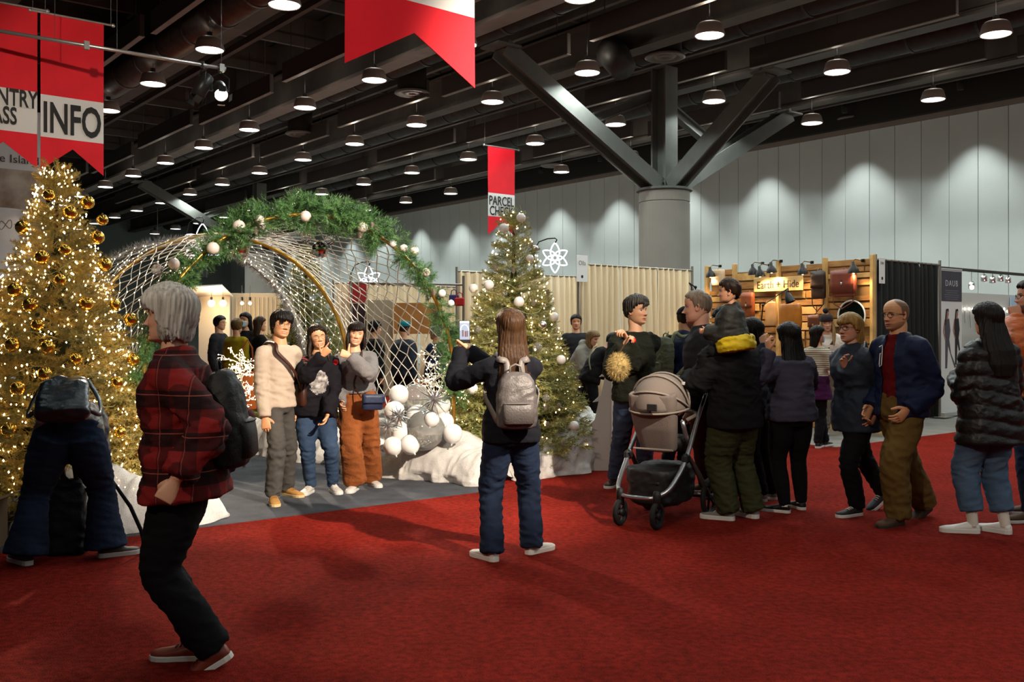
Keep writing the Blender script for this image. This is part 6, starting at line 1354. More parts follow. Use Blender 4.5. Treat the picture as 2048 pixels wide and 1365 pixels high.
# 13 girl, 14 vendor
P13 = person('girl in striped top, purple skirt and blue face mask near the counter', [(1652, 893, 40), (1637, 896, 30)], 50, 1.60, girth=.9, pos=(3.98, 12.75, 0), vox=.015, face=dict(skin=LIGHT, mask=1), head=(25, 0, 0), hair=dict(col='#15100e', curtain=[(.06, .082, -.03, .076), (-.06, .088, -.04, .06), (-.16, .08, -.06, .04), (-.24, .06, -.065, .02)]),
    hands=[(None, 'relax'), ((.2, .28, 1.0, 0), 'relax')], top=[dict(mat=c_stripe, ease=.02, hem=.0, sleeve=.5, name='striped_top'), dict(mat=c_purple, ease=.028, hem=-.42, flare=.03, sleeve=0, name='purple_skirt', upto=.25)], legs=dict(mat=c_black2, ease=.004), shoe=dict(mat=sh_black, high=.03))
P14 = person('long-haired seller in dark pompom beanie and white shirt behind the counter', [(1650, 868, 200), (1690, 866, 190)], 196, 1.80, pos=(4.62, 14.3, 0), vox=.015, face=dict(skin=FAIR, lip='#a05a50'), head=(-4, -12, 6), lean=(0, 5, 12), hands=[((1680, 730, 13.95), 'relax'), ((1640, 735, 13.95), 'relax')],
    hair=dict(col='#a98a5c', col2='#6e5634', th=.012, curtain=[(.05, .082, -.03, .074), (-.06, .09, -.036, .06), (-.14, .09, -.05, .045)], strands=[[(.07, .03, .03, .016), (.085, .045, -.08, .024), (.09, .07, -.22, .022), (.085, .09, -.32, .01)], [(-.07, .03, .03, .016), (-.085, .045, -.08, .024), (-.09, .07, -.22, .022), (-.085, .09, -.32, .01)]]),
    top=dict(mat=c_white, ease=.03, hem=-.1, name='white_shirt'), legs=dict(mat=cloth('stone_trouser', '#8a8274')), shoe=dict(mat=sh_black))
# 15 blonde, 16 man in navy jacket, 17 puffer, 18 orange
P15 = person('blonde woman with glasses in dark rain jacket walking beside the navy-jacket man', [(1708, 1032, -118), (1765, 1002, -118, -28, .05, 8.3)], -116, 1.70, girth=1.02, pos=(2.83, 7.98, 0), hip=(0, .02), drop=.03, lean=(2, 4, 8), face=dict(skin='#b08068', glasses='dark', brow='#7a6040', nose=1.1, lip='#96584e'), head=(-2, 0, 0),
    hands=[((-.20, .02, .84, 0), 'relax'), ((1690, 735, 7.86), 'relax')], elbows=(None, (.5, -.8, -.7)), fdir=(None, (-.2, .4, .7)), hair=dict(col='#a07c42', col2='#6b5028', th=.018, line=[.062, .046, .016, -.02, -.03, -.09], curtain=[(.05, .080, -.044, .066), (-.02, .088, -.048, .06), (-.09, .086, -.055, .05), (-.15, .075, -.06, .035)], bangs=[(-.06, .06, .030, .018)]),
    top=dict(mat=c_bluej, ease=.035, hem=-.30, hood=.8, collar=.04, name='rain_jacket', fold=.010, arm=[.052, .054, .048, .046, .038]), legs=dict(mat=c_black2, ease=.012), shoe=dict(mat=mat('dark_trainer', '#1d1a20', .7), laces=lace_w))
P16 = person('balding man with glasses in open navy quilted jacket over red sweater', [(1790, 1052, -120), (1848, 1028, -118, -25, .04, 7.95)], -118, 1.80, female=False, girth=1.0, pos=(3.06, 7.62, 0), hip=(0, .02), drop=.02, lean=(1, 3, 7), face=dict(skin='#b58560', male=True, glasses='dark', buzz='#2c201a', line=[.135, .10, .055, -.01, -.03, -.075], beard='#8c6449', brow='#1c140f', lip='#8a4c42'), head=(4, -2, 0), vox=.011,
    hands=[((1816, 820, 7.42), 'relax'), ((1742, 815, 7.75), 'relax')], top=[dict(mat=c_redk, ease=.014, hem=-.06, name='red_sweater', sleeve=0, collar=.02), dict(mat=c_navy, ease=.036, hem=-.12, collar=.035, name='navy_jacket', open=[(-.4, .085), (0, .080), (.4, .070), (.75, .060), (1.05, .045)], fold=.008, arm=[.056, .056, .05, .048, .040])], legs=dict(mat=c_khaki, ease=.026, rad=[.060, .056, .046, .044, .038], fold=.013), shoe=dict(mat=sh_brown, high=.05, sole=mat('sole_brown', '#2a1c12', .7)))
P17 = person('long dark-haired woman in black puffer coat and blue jeans, from behind', [(1935, 1066, -75), (2000, 1066, -35)], -8, 1.74, girth=1.08, pos=(3.56, 7.25, 0), drop=.01, face=dict(skin=LIGHT), head=(-10, 2, 0), vox=.011, lean=(0, 1, 5),
    hair=dict(col='#1a1411', th=.022, curtain=[(.06, .086, -.030, .082), (-.02, .098, -.040, .076), (-.12, .114, -.07, .070), (-.22, .130, -.115, .062), (-.33, .115, -.15, .045), (-.41, .085, -.165, .028)]), hands=[((-.10, .26, 1.16, 0), 'relax'), ((.12, .26, 1.18, 0), 'relax')], elbows=((-.3, -.8, -.8), (.3, -.8, -.8)),
    top=dict(mat=c_puff, ease=.042, hem=-.40, flare=.012, collar=.03, name='puffer_coat', puff=.105, fold=.006, arm=[.048, .050, .048, .046, .040]), legs=dict(mat=cloth('light_denim', '#3a4d63', var=(4, .3, '#53687f')), ease=.018, rad=[.058, .053, .046, .042, .036], hem=.13, fold=.010), shoe=dict(mat=mat('bright_white_trainer', '#d2cfca', .5), sole_h=.034, sock=c_white))
P18 = person('bearded man in orange puffer jacket cut by the right edge of the photo', [(2062, 1028, -85), (2056, 1045, -95)], -72, 1.93, female=False, pos=(4.22, 7.85, 0), face=dict(skin='#b08066', male=True, glasses='dark', beard='#20150f', brow='#20150f'), head=(-6, 6, 0), lean=(0, 2, 6), hair=dict(col='#1d1511', th=.014, top=.6, line=[.07, .056, .04, .02, 0, -.04]),
    hands=[((2035, 640, 7.68), 'fist'), ((.1, .3, 1.50, 0), 'fist')], elbows=((-.6, .1, -1), (.7, .1, -.9)), fdir=((.2, .2, .9), (-.3, .2, .9)), top=dict(mat=c_orange, ease=.05, hem=-.04, collar=.05, puff=.09, name='orange_puffer', arm=[.062, .062, .056, .05, .04]), legs=dict(mat=c_denimd, ease=.02), shoe=dict(mat=sh_brown, sole=m_sole))
# 19-20 leaning at the drape
P19 = person('fair-haired person in heather grey hoodie leaning left of the white drape', [(1145, 866, 120), (1165, 862, 110)], 118, 1.62, pos=(.92, 14.4, 0), vox=.018, lean=(14, 26, 34), face=dict(skin=FAIR), head=(0, -25, 0), hair=dict(col='#7d6444', curtain=[(.05, .085, -.03, .075), (-.08, .09, -.04, .06), (-.16, .075, -.05, .04)]), hands=[((-.1, .40, .88, 0), 'relax'), ((.15, .45, .9, 0), 'relax')], top=dict(mat=c_heather, ease=.03, hem=-.05, hood=.9, name='grey_hoodie'), legs=dict(mat=c_denim), shoe=dict(mat=sh_black))
P20 = person('person in black leaning forward beside the cut-out tree', [(1160, 876, 80), (1190, 880, 60)], 75, 1.62, pos=(1.10, 13.85, 0), vox=.018, lean=(18, 34, 42), face=dict(skin=FAIR), head=(0, -30, 0), hair=dict(col='#17110e', curtain=[(.05, .085, -.03, .075), (-.08, .085, -.04, .06)]), hands=[((-.15, .45, .85, 0), 'relax'), ((.1, .5, .95, 0), 'relax')], top=dict(mat=c_black, ease=.03, hem=-.12, name='black_top'), legs=dict(mat=c_black2, ease=.004), shoe=dict(mat=sh_black, high=.03))
# people far back on the left
bgk = dict(vox=.02)
def back(label, x, ytop, Y, yaw, col, hairc, long=False, female=True, legm=None, H=None, **k):
    H = H or CAMZ + (HY - ytop) / FPX * Y; hr = dict(col=hairc, vox=.009)
    if long: hr['curtain'] = [(.06, .085, -.03, .076), (-.06, .095, -.04, .064), (-.2, .1, -.07, .045), (-.3, .08, -.085, .025)]
    f = k.pop('face', dict(skin=LIGHT)); t = dict(mat=col, ease=.03, hem=-.12, name=k.pop('cname', 'jacket')); p = Vector(((x - CX) / FPX * Y, Y, 0)); hd = k.pop('head', (0, 0, 0)); ex = k.pop('hair', None); hr.update(ex or {}); fy = R(yaw); s_ = V(cos(fy), -sin(fy), 0)
    def fpx(q): return (CX + FPX * q[0] / q[1], HY + FPX * CAMZ / q[1])
    ft = [(*fpx((p.x - s_[0] * .1, p.y - s_[1] * .1)), yaw), (*fpx((p.x + s_[0] * .1, p.y + s_[1] * .1)), yaw)]
    return person(label, ft, yaw, H, female=female, pos=p, face=f, head=hd, hair=hr, top=t, legs=dict(mat=legm or c_black2), shoe=dict(mat=sh_black), **bgk, **k)
B1 = back('man with glasses in dark jacket in the far left booth crowd', 438, 630, 17.0, 100, c_char, '#15100d', female=False, face=dict(skin=LIGHT, male=True, glasses='dark'))
B2 = back('person in mustard yellow sweater beyond the tunnel, seen from behind', 473, 636, 16.2, 20, c_yellow, '#5c4426', cname='mustard_sweater', legm=c_denim, girth=1.1)
B3 = back('masked person with black hair beside the mustard sweater', 492, 624, 17.2, 200, c_black, '#100c0b', True, face=dict(skin=LIGHT, mask=1))
B4 = back('woman with long wavy brown hair left of the cream-sweatshirt man', 518, 632, 16.4, 60, c_black, '#3c2b1e', True)
B5 = back('person in a black hat behind the light net, beside the grey-sweater woman', 748, 640, 15.6, 70, c_black, '#100d0c', girth=1.15)
B6 = back('person in teal beanie and dark coat behind the light net', 808, 640, 15.2, 45, c_bluej, '#3c2b20', female=False, girth=1.25, hair=dict(th=.004))
B7 = back('white-haired person in dark navy coat behind the net near the phone', 872, 650, 15.4, -60, c_navy, '#8d8780', girth=1.15)
B8 = back('dark-haired head seen past the white drape beside the lit tree', 1152, 628, 16.6, 180, c_char, '#140f0d', female=False, face=dict(skin=LIGHT, male=True))
# ---------------------------------------------------------------- things people carry, stroller, small things
def patch(c, o, pred, m, name, off=.003, fold=None):
    """print or badge: the part of a garment surface chosen by pred(local verts), lifted a little"""
    v = mverts(o.data); n = mnorm(o.data); keep = pred(v, n); idx = {}; vv = []; F = []
    for p in o.data.polygons:
        q = list(p.vertices)
        if all(keep[i] for i in q):
            f = []
            for i in q:
                if i not in idx: idx[i] = len(vv); vv.append(v[i] + n[i] * off)
                f.append(idx[i])
            F.append(f)
    if not F: return None
    mb = MB(); mb.add(vv, F); return obj(name, mb, m, o, True)
def carried(c, name, label, cat): o = thing(name, label, cat); o.matrix_basis = c.M.copy(); return o
def rbox(mb, ctr, lat, fwd, up, w_, d, rows, n=24, pw=3.4):
    """rounded bag: rows of (height, width k, depth k, forward shift)"""
    a = np.linspace(0, 2 * pi, n, endpoint=False); q = (np.abs(np.cos(a)) ** pw + np.abs(np.sin(a)) ** pw) ** (-1 / pw); R_ = []
    for z, kw, kd, sh in rows: R_.append(np.asarray(ctr) + np.asarray(up) * z + np.outer(np.cos(a) * q * w_ / 2 * kw, lat) + np.outer(np.sin(a) * q * d / 2 * kd + sh, fwd))
    mb.loft(R_)
def backpack(c, name, label, m, ms, f=.50, w_=.28, d=.15, h=.40, off=.10, pocket=True, tilt=0, straps=True, so=.048):
    t = carried(c, name, label, 'backpack'); p, la, fo, up = c.axes(f); hd_ = .062 * c.H; ctr = p - fo * (hd_ + off + d * .35)
    if tilt: T = Matrix.Rotation(R(tilt), 3, Vector(la)); up = np.array(T @ Vector(up)); fo = np.array(T @ Vector(fo))
    H2 = h / 2; mb = MB(); rbox(mb, ctr, la, fo, up, w_, d, [(-H2, .75, .70, 0), (-H2 * .93, .97, .95, 0), (-H2 * .4, 1.04, 1.06, -.006), (H2 * .2, 1.0, 1.0, 0), (H2 * .7, .86, .84, .006), (H2 * .92, .62, .62, .012), (H2, .3, .4, .016)]); me = mb.mesh('bag'); body = remesh(mb, .009, 3); folds(body, hsh(label), .006, 22); body.materials.append(m); link('body', body, t)
    if pocket: mb = MB(); rbox(mb, ctr - fo * d * .50 - up * h * .18, la, fo, up, w_ * .78, d * .45, [(-h * .24, .8, .6, 0), (-h * .21, 1, 1, 0), (0, 1.02, 1.05, 0), (h * .13, .96, .85, 0), (h * .16, .7, .4, 0)]); pk = obj('front_pocket', mb, m, t, True); mb = MB(); mb.tube([ctr - fo * d * .74 - up * h * .045 + la * x * w_ * .36 + fo * abs(x) ** 3 * .02 for x in np.linspace(-1, 1, 9)], .004, 5); obj('zip', mb, ms, pk)
    mb = MB(); tp = ctr + up * H2 * .92 + fo * d * .2; mb.tube([tp - la * .04, tp - la * .035 + up * .05, tp + up * .065, tp + la * .035 + up * .05, tp + la * .04], .007, 6); obj('grab_handle', mb, ms, t, True)
    if straps:
        for sg in (-1, 1):
            mb = MB(); base = ctr + up * H2 * .80 + fo * d * .4 + la * sg * w_ * .20; path = [base, base + up * .10 + fo * .04] + strap_path(c, [(.90, sg * .62, 'b'), (.98, sg * .80, 'f'), (.86, sg * .62, 'f'), (.70, sg * .66, 'f'), (.54, sg * .90, 'f'), (.44, sg * .99, 'b')], so) + [ctr - up * H2 * .75 + la * sg * w_ * .46 + fo * d * .3]
            flat_strap(c, mb, path, .020, .004); obj('shoulder_strap', mb, ms, t, True)
    return t
m_bkpk = mat('black_pack_nylon', '#0e0d0e', .65, bump=(120, .3)); m_gpk = mat('taupe_leather', '#514c4a', .45, bump=(90, .3)); m_grn = mat('olive_pack_canvas', '#4a4d38', .8, bump=(120, .4)); m_grs = mat('olive_webbing', '#6d6e50', .8)
backpack(P1, 'black_backpack', 'bulging black backpack worn by the plaid-shirt walker', m_bkpk, m_bkpk, f=.42, w_=.28, d=.15, h=.44, off=.045, straps=False)
backpack(P6, 'grey_backpack', 'small taupe leather backpack on the photographer\'s back', m_gpk, mat('taupe_strap', '#6e6864', .5), f=.40, w_=.255, d=.15, h=.36, off=.065, tilt=0)
backpack(P9, 'green_backpack', 'olive green backpack worn by the cap man', m_grn, m_grs, f=.42, w_=.32, d=.18, h=.52, off=.09)
# bent woman's bag: lies on her back
t = carried(P2, 'leather_backpack', 'dark teal leather backpack lying over the bent woman\'s back', 'backpack'); p, la, fo, up = P2.axes(.26)
q = P2.L(at(128, 797, 6.10)); u2 = un(V(0, .80, .60)); n2 = np.cross(la, u2)
m_teall = mat('dark_teal_leather', '#18242c', .32, bump=(60, .3), spec=.6); mb = MB(); rbox(mb, q, la, n2, u2, .31, .14, [(-.17, .80, .75, 0), (-.155, .98, .96, 0), (-.05, 1.0, 1.05, 0), (.08, .92, .95, 0), (.16, .78, .7, 0), (.18, .6, .4, 0)]); me = remesh(mb, .01, 3); folds(me, 4, .012, 14); me.materials.append(m_teall); link('body', me, t)
for sg in (-1, 1): mb = MB(); flat_strap(P2, mb, [q + la * sg * .15 - u2 * .12, q + la * sg * .21 - u2 * .02 + fo * .10, q + la * sg * .19 + u2 * .16 + fo * .12, q + la * sg * .12 + u2 * .24 + fo * .04], .014, .003); obj('strap', mb, m_teall, t, True)
mb = MB(); mb.tube([q + la * x * .17 - n2 * .075 + u2 * (.10 - .02 * x * x) for x in np.linspace(-1, 1, 9)], .004, 5); obj('zip', mb, m_silver, t)
# phone
ph = (P6.wri[0] + P6.wri[1]) / 2; pc_ = at(929, 664, 6.70); t = thing('smartphone', 'smartphone held up showing the photo being taken', 'phone', pc_, R(14))
t.rotation_euler = (R(-8), 0, R(8)); mb = MB(); mb.bbox((0, 0, 0), (.074, .009, .156), .004); obj('case', mb, mat('phone_black', '#0a0a0c', .3), t)
mp = mat('phone_picture', (.1, .12, .16), .3, emit=(.5, .6, .8), es=.55); mb = MB(); mb.box((0, -.0055, .004), (.068, .001, .118)); obj('screen', mb, mp, t)
mb = MB(); mb.box((-.012, -.0065, -.012), (.010, .0006, .045)); mb.box((.006, -.0065, -.016), (.010, .0006, .040)); mb.box((.018, -.0065, -.015), (.008, .0006, .040)); obj('screen_figures', mb, mat('screen_dark_figures', (.05, .02, .02), .4, emit=(.25, .08, .06), es=.5), t)
mb = MB(); mb.tube([(.028 * cos(a), -.0065, .008 + .040 * sin(a)) for a in np.linspace(0, pi, 10)], .003, 4); mb.box((0, -.0065, .067), (.066, .0006, .012)); obj('screen_arch', mb, mat('screen_bright', (.5, .5, .5), .4, emit=(.8, .9, 1), es=1.0), t)
# crossbody strap and bag of the cream-sweatshirt man, blue bag of the sweater woman
m_brs = leather('brown_strap_leather', '#3c1f14')
t = carried(P3, 'crossbody_bag', 'crossbody bag on a brown strap worn over the cream sweatshirt', 'bag'); mb = MB()
flat_strap(P3, mb, strap_path(P3, [(.30, -.9, 'b'), (.60, -.2, 'b'), (.85, .45, 'b'), (.985, .80, 'b'), (.985, .78, 'f'), (.86, .48, 'f'), (.66, -.05, 'f'), (.42, -.55, 'f'), (.22, -.92, 'f')], .046), .016, .003); obj('strap', mb, m_brs, t, True)
p, la, fo, up = P3.axes(.12); mb = MB(); rbox(mb, p - la * .24 - fo * .05, la, fo, V(0, 0, 1), .08, .22, [(-.12, .8, .9, 0), (-.10, 1, 1, 0), (.08, 1, 1, 0), (.11, .6, .8, 0)]); obj('pouch', mb, m_brs, t, True)
t = carried(P5, 'blue_crossbody_bag', 'small navy leather crossbody bag at the rust trousers\' hip', 'bag'); b0 = P5.L(at(745, 804, 8.98)); mb = MB()
pth = strap_path(P5, [(.86, -.40, 'b'), (.97, -.70, 'b'), (.98, -.72, 'f'), (.84, -.40, 'f'), (.60, -.12, 'f'), (.36, .10, 'f')], .042); flat_strap(P5, mb, pth + [P5.L(at(722, 795, 8.95))], .006, .003); obj('strap', mb, m_brs, t, True)
m_bl = leather('navy_bag_leather', '#222c44'); la = P5.L(at(765, 800, 9.02)) - P5.L(at(725, 800, 8.93)); la = un(la); fo = np.cross(V(0, 0, 1), la)
mb = MB(); rbox(mb, b0, la, fo, V(0, 0, 1), .20, .07, [(-.075, .85, .8, 0), (-.065, 1, 1, 0), (.0, 1, 1.1, 0), (.06, 1, .9, 0), (.07, .9, .5, 0)]); obj('body', mb, m_bl, t, True); fs = 1 if np.dot(P5.L((0, 0, 1)) - b0, fo) > 0 else -1
mb = MB(); mb.loft([[b0 + la * x * .104 + fo * fs * (.040 + .006 * cos(x)) + V(0, 0, z) for x in np.linspace(-1, 1, 7)] for z in (.072, .04, .0, -.012)], cap=False, closed=False); o = obj('flap', mb, m_bl, t, True); o.modifiers.new('thickness', 'SOLIDIFY').thickness = .008
# poppies, watch, prints, jacket trims: parts of the clothes
m_poppy = mat('poppy_red', '#c40c0c', .7)
def poppy(c, top, p):
    mb = MB(); mb.sphere(p, .026, 12, 6, (1, .35, .95)); mb.sphere(p + V(.012, -.004, -.02), .017, 10, 6, (1, .4, 1)); o = obj('poppy_pin', mb, m_poppy, top); o['label'] = 'red paper poppy'; mb = MB(); mb.sphere(p + un(P4.L(cam.location) * V(1, 1, 0)) * .010, .007, 8, 5); obj('poppy_centre', mb, m_black, top) if 0 else None
def surf(c, o, x, y, Y):
    """nearest garment vertex to the sight line of a pixel"""
    e = c.L(cam.location); d = un(c.L(at(x, y, Y)) - e); v = mverts(o.data); r = v - e; s = r @ d; off = np.linalg.norm(r - np.outer(s, d), axis=1); k = np.where(off < .03)[0]
    if not len(k): k = np.array([off.argmin()])
    i = k[s[k].argmin()]; return v[i], e, d
q, e, d = surf(P4, P4.tops[0], 675, 720, 9.0); poppy(P4, P4.tops[0], q - d * .015)
q, e, d = surf(P7, P7.tops[0], 1270, 676, 8.8); poppy(P7, P7.tops[0], q - d * .012)
q, e, d = surf(P4, P4.tops[0], 643, 770, 9.0)
m_print = mat('grey_shirt_print', '#c8c4c0', .8, var=(26, .6, '#3a3638'))
patch(P4, P4.tops[0], lambda v, n: (((v[:, 0] - q[0]) / .095) ** 2 + ((v[:, 2] - q[2] + .2 * (v[:, 0] - q[0])) / .125) ** 2 + .25 * wavy(v, 3, 40) < .85) & (np.abs(v[:, 1] - q[1]) < .09) & (n @ (-d) > .2), m_print, 'chest_print')
m_rprint = mat('red_sleeve_print', '#a02420', .8); el, sh = P4.elb[1], P4.sh[1]
patch(P4, P4.tops[0], lambda v, n: (lambda s, r: (s > .12) & (s < .95) & ((s * 9) % 1 < .6) & (n @ (-d) > .25) & (np.linalg.norm(r, axis=1) < .10) & ((n @ un(np.cross(un(el - sh), d))) > .15) & ((n @ un(np.cross(un(el - sh), d))) < .75))(((v - sh) @ un(el - sh)) / np.linalg.norm(el - sh), v - sh - np.outer((v - sh) @ un(el - sh), un(el - sh))), m_rprint, 'sleeve_print')
w0 = P4.wri[0] + un(P4.elb[0] - P4.wri[0]) * .035; ax = un(P4.elb[0] - P4.wri[0]); mb = MB(); mb.tube([w0 - ax * .012, w0 + ax * .012], .034, 14); o = obj('wristwatch', mb, mat('watch_black', '#0c0c0e', .3), P4.root); s_ = un(P4.L(cam.location) - w0); s_ = un(s_ - ax * s_.dot(ax)); mb = MB(); mb.bbox(w0 + s_ * .036, (.034, .034, .012), .006, M=Matrix((Vector(np.cross(ax, s_)), Vector(ax), Vector(s_))).transposed()); obj('watch_face', mb, mat('watch_glass', '#1a1c20', .1), o)
# belt of the sweater woman, white zip mark on the navy jacket
mb = MB(); a_ = np.linspace(0, 2 * pi, 28, endpoint=False); p, la, fo, up = P5.axes(.22); mb.loft([[p + V(0, 0, z) + la * cos(t_) * (.094 * P5.H + .018) + fo * sin(t_) * (.066 * P5.H + .018) for t_ in a_] for z in (-.018, .018)]); obj('belt', mb, m_brs, P5.root, True)
q, e, d = surf(P16, P16.tops[1], 1764, 708, 7.5); mb = MB(); u_ = V(0, 0, 1); l_ = un(np.cross(d, u_)); c0 = q - d * .004
mb.tube([c0 + u_ * z + l_ * x for x, z in ((-.012, .07), (.010, .085), (.012, .06), (.004, -.07), (-.010, -.085), (-.012, -.06), (-.006, .02), (.002, .02))], .004, 5); o = obj('zip_trim', mb, m_bwhite, P16.tops[1]); o['label'] = 'white zip trim'
q, e, d = surf(P15, P15.tops[0], 1730, 688, 7.9); mb = MB(); mb.tube([q - d * .004 + V(0, 0, .05), q - d * .004 + V(.01, 0, -.02)], .006, 6); obj('zip_trim', mb, m_bwhite, P15.tops[0])
# fur purse
t = thing('fur_purse', 'fluffy yellow fur purse held by the dark-jumper woman', 'purse', at(1237, 732, 8.42)); mb = MB(); mb.sphere((0, 0, 0), .105, 20, 14, (.80, .6, 1.0)); me = remesh(mb, .012, 1); v = mverts(me); n = mnorm(me); setv(me, v + n * (.010 * wavy(v, 5, 90))[:, None]); me.materials.append(mat('yellow_fur', '#a08a56', .9, var=(20, .4), bump=(80, 1.))); link('body', me, t)
fu = MB(); rg = np.random.default_rng(2)
for k in range(1500): dd = un(rg.normal(size=3)); b0 = dd * V(.084, .063, .105); s_ = un(np.cross(dd, rg.normal(size=3))) * .0018; fu.add([b0 - s_, b0 + s_, b0 + dd * .03 + rg.normal(size=3) * .008 - V(0, 0, .008)], [(0, 1, 2)])
o = obj('fur', fu, mat('yellow_fur', '#a08a56'), t); o['kind'] = 'stuff'; mb = MB(); mb.tube([(0, 0, .10), (.05, 0, .18), (.09, .0, .25)], .006, 6); obj('wrist_loop', mb, m_brs, t)
# beanie, teal beanie, caps: worn clothing
def beanie(c, m, pom=False, cap=False, name='beanie', mp=None):
    mb = MB(); rows = []
    for z in np.linspace(.018, .117, 12): r, t_ = head_ring(z, 40, .014 + (.003 if z < .04 else 0)); r[:, 2] += .010; rows.append([hl(c, p) for p in r])
    mb.loft(rows); top_ = obj(name, mb, m, c.root, True)
    if pom: mb = MB(); mb.sphere(hl(c, (0, -.01, .165)), .040, 14, 10); me = remesh(mb, .006, 1); v = mverts(me); setv(me, v + mnorm(me) * (.006 * wavy(v, 5, 160))[:, None]); me.materials.append(m); link('pompom', me, top_)
    if cap: mb = MB(); mb.loft([[hl(c, (x * .085, y + .095 - .055 * x * x, .042 + y * -.12 - .02 * x * x)) for x in np.linspace(-1, 1, 9)] for y in (-.02, .03, .075)], cap=False, closed=False); o = obj('peak', mb, m, top_, True); o.modifiers.new('thickness', 'SOLIDIFY').thickness = .005
beanie(P14, mat('maroon_black_knit', '#22151a', .9, bump=(80, .8)), pom=True); beanie(P9, c_black, cap=True, name='baseball_cap'); beanie(B6, c_teal); beanie(B5, c_black)
mb = MB(); flat_strap(P14, mb, strap_path(P14, [(.98, -.8, 'f'), (.84, -.45, 'f'), (.6, .05, 'f'), (.35, .5, 'f'), (.15, .9, 'f')], .05), .018, .003); o = obj('apron_strap', mb, m_brs, P14.root, True)
mb = MB(); flat_strap(P20, mb, strap_path(P20, [(.9, -.6, 'b'), (.7, -.1, 'b'), (.4, .5, 'b'), (.2, .9, 'b')], .05), .010, .003); obj('bag_strap', mb, m_grs, P20.root, True)
# orange tote with the mustard sweater person
t = thing('orange_tote', 'orange tote bag hanging behind the twig lights, left of the cream man', 'bag', at(495, 780, 12.8)); mb = MB(); rbox(mb, V(0, 0, 0), V(1, 0, 0), V(0, 1, 0), V(0, 0, 1), .26, .12, [(-.26, .8, .8, 0), (-.24, 1, 1, 0), (.1, .95, .9, 0), (.24, .8, .6, 0)]); obj('body', mb, mat('orange_canvas', '#9a4c12', .8), t, True)
mb = MB(); mb.tube([(-.08, 0, .22), (-.06, 0, .55), (.0, 0, .66), (.06, 0, .55), (.08, 0, .22)], .012, 6); obj('handles', mb, mat('orange_canvas', '#9a4c12'), t)
# black bag, strap and cardboard box on the floor at the left
m_blkb = mat('black_bag_canvas', '#0b0b0d', .8, bump=(80, .4))
t = thing('black_tote', 'tall black bag standing on the carpet between the bent woman\'s feet', 'bag', floor_at(135, 1108), .25); mb = MB(); rbox(mb, V(0, 0, .0), V(1, 0, 0), V(0, 1, 0), V(0, 0, 1), .25, .18, [(.003, .9, .9, 0), (.02, 1, 1, 0), (.25, 1.0, .95, 0), (.42, .86, .6, 0), (.50, .7, .35, 0)]); me = remesh(mb, .011, 3); folds(me, 7, .012, 16); me.materials.append(m_blkb); link('body', me, t)
mb = MB(); mb.tube([(.02, .0, .48), (-.03, -.05, .56), (-.10, -.10, .40), (-.16, -.12, .25), (-.13, -.12, .12), (-.14, -.12, .02)], .012, 6, flat=.4); obj('strap', mb, m_blkb, t, True); mb = MB(); mb.tube([(.10, .0, .42), (.28, .02, .48), (.40, .0, .30), (.47, -.02, .14), (.50, -.03, .02)], .014, 6, flat=.4); obj('strap', mb, m_blkb, t, True)
mb = MB(); mb.tube([(-.02, 0, .48), (-.04, -.02, .62), (.04, -.03, .66), (.06, 0, .50)], .02, 8); obj('fur_trim', mb, mat('brown_fur_trim', '#4a3420', .9, bump=(80, 1.)), t, True)
t = thing('cardboard_box', 'brown cardboard box at the left edge beside the golden tree', 'box', floor_at(-62, 1100), .2); mb = MB(); mb.bbox((0, 0, .17), (.40, .34, .34), .006); obj('carton', mb, mat('cardboard', '#5a4630', .85), t); mb = MB(); mb.box((0, 0, .341), (.05, .34, .002)); mb.box((0, -.171, .27), (.05, .002, .14)); obj('tape', mb, mat('brown_tape', '#8a7040', .4), t)
for s_ in (-1, 1): mb = MB(); mb.bbox((s_ * .24, 0, .36), (.12, .33, .006), .002, M=Matrix.Rotation(R(-s_ * 20), 3, 'Y')) ; obj('lid_flap', mb, mat('cardboard', '#5a4630'), t)
# ---------------------------------------------------------------- stroller
fx, fy = -.55, -.835; yaw = atan2(fx, fy); SC = Vector((1.19, 7.82, 0)); st = thing('stroller', 'grey-beige stroller with silver frame and hood beside the man in black hoodie', 'stroller', SC, -yaw)
m_sil = mat('stroller_silver', '#a9adb2', .28, .9); m_fab = mat('stroller_taupe_fabric', '#665c55', .85, bump=(180, .4)); m_fabl = mat('stroller_trim_fabric', '#7c7269', .85, bump=(180, .4)); m_blk = mat('stroller_black', '#0c0c0d', .6); m_rub = mat('tyre_rubber', '#0d0d0d', .8)
def wheel(x, y, r, wd):
    mb = MB(); a = np.linspace(0, 2 * pi, 28, endpoint=False); mb.tube([(x, y + (r - .02) * cos(q), r + (r - .02) * sin(q)) for q in a], .022, 10, loop=True, ref=(1, 0, 0), flat=1.); o = obj('wheel', mb, m_rub, st, True)
    mb = MB(); mb.tube([(x - wd * .5, y, r), (x + wd * .5, y, r)], .026, 12)
    for k in range(5): q = k * 2 * pi / 5; mb.tube([(x, y, r), (x, y + (r - .03) * cos(q), r + (r - .03) * sin(q))], .011, 6)
    obj('hub', mb, m_blk, o, True); return o
for x, y, r, wd in ((-.155, .40, .105, .05), (.155, .40, .105, .05), (-.27, -.36, .155, .06), (.27, -.36, .155, .06)): wheel(x, y, r, wd)
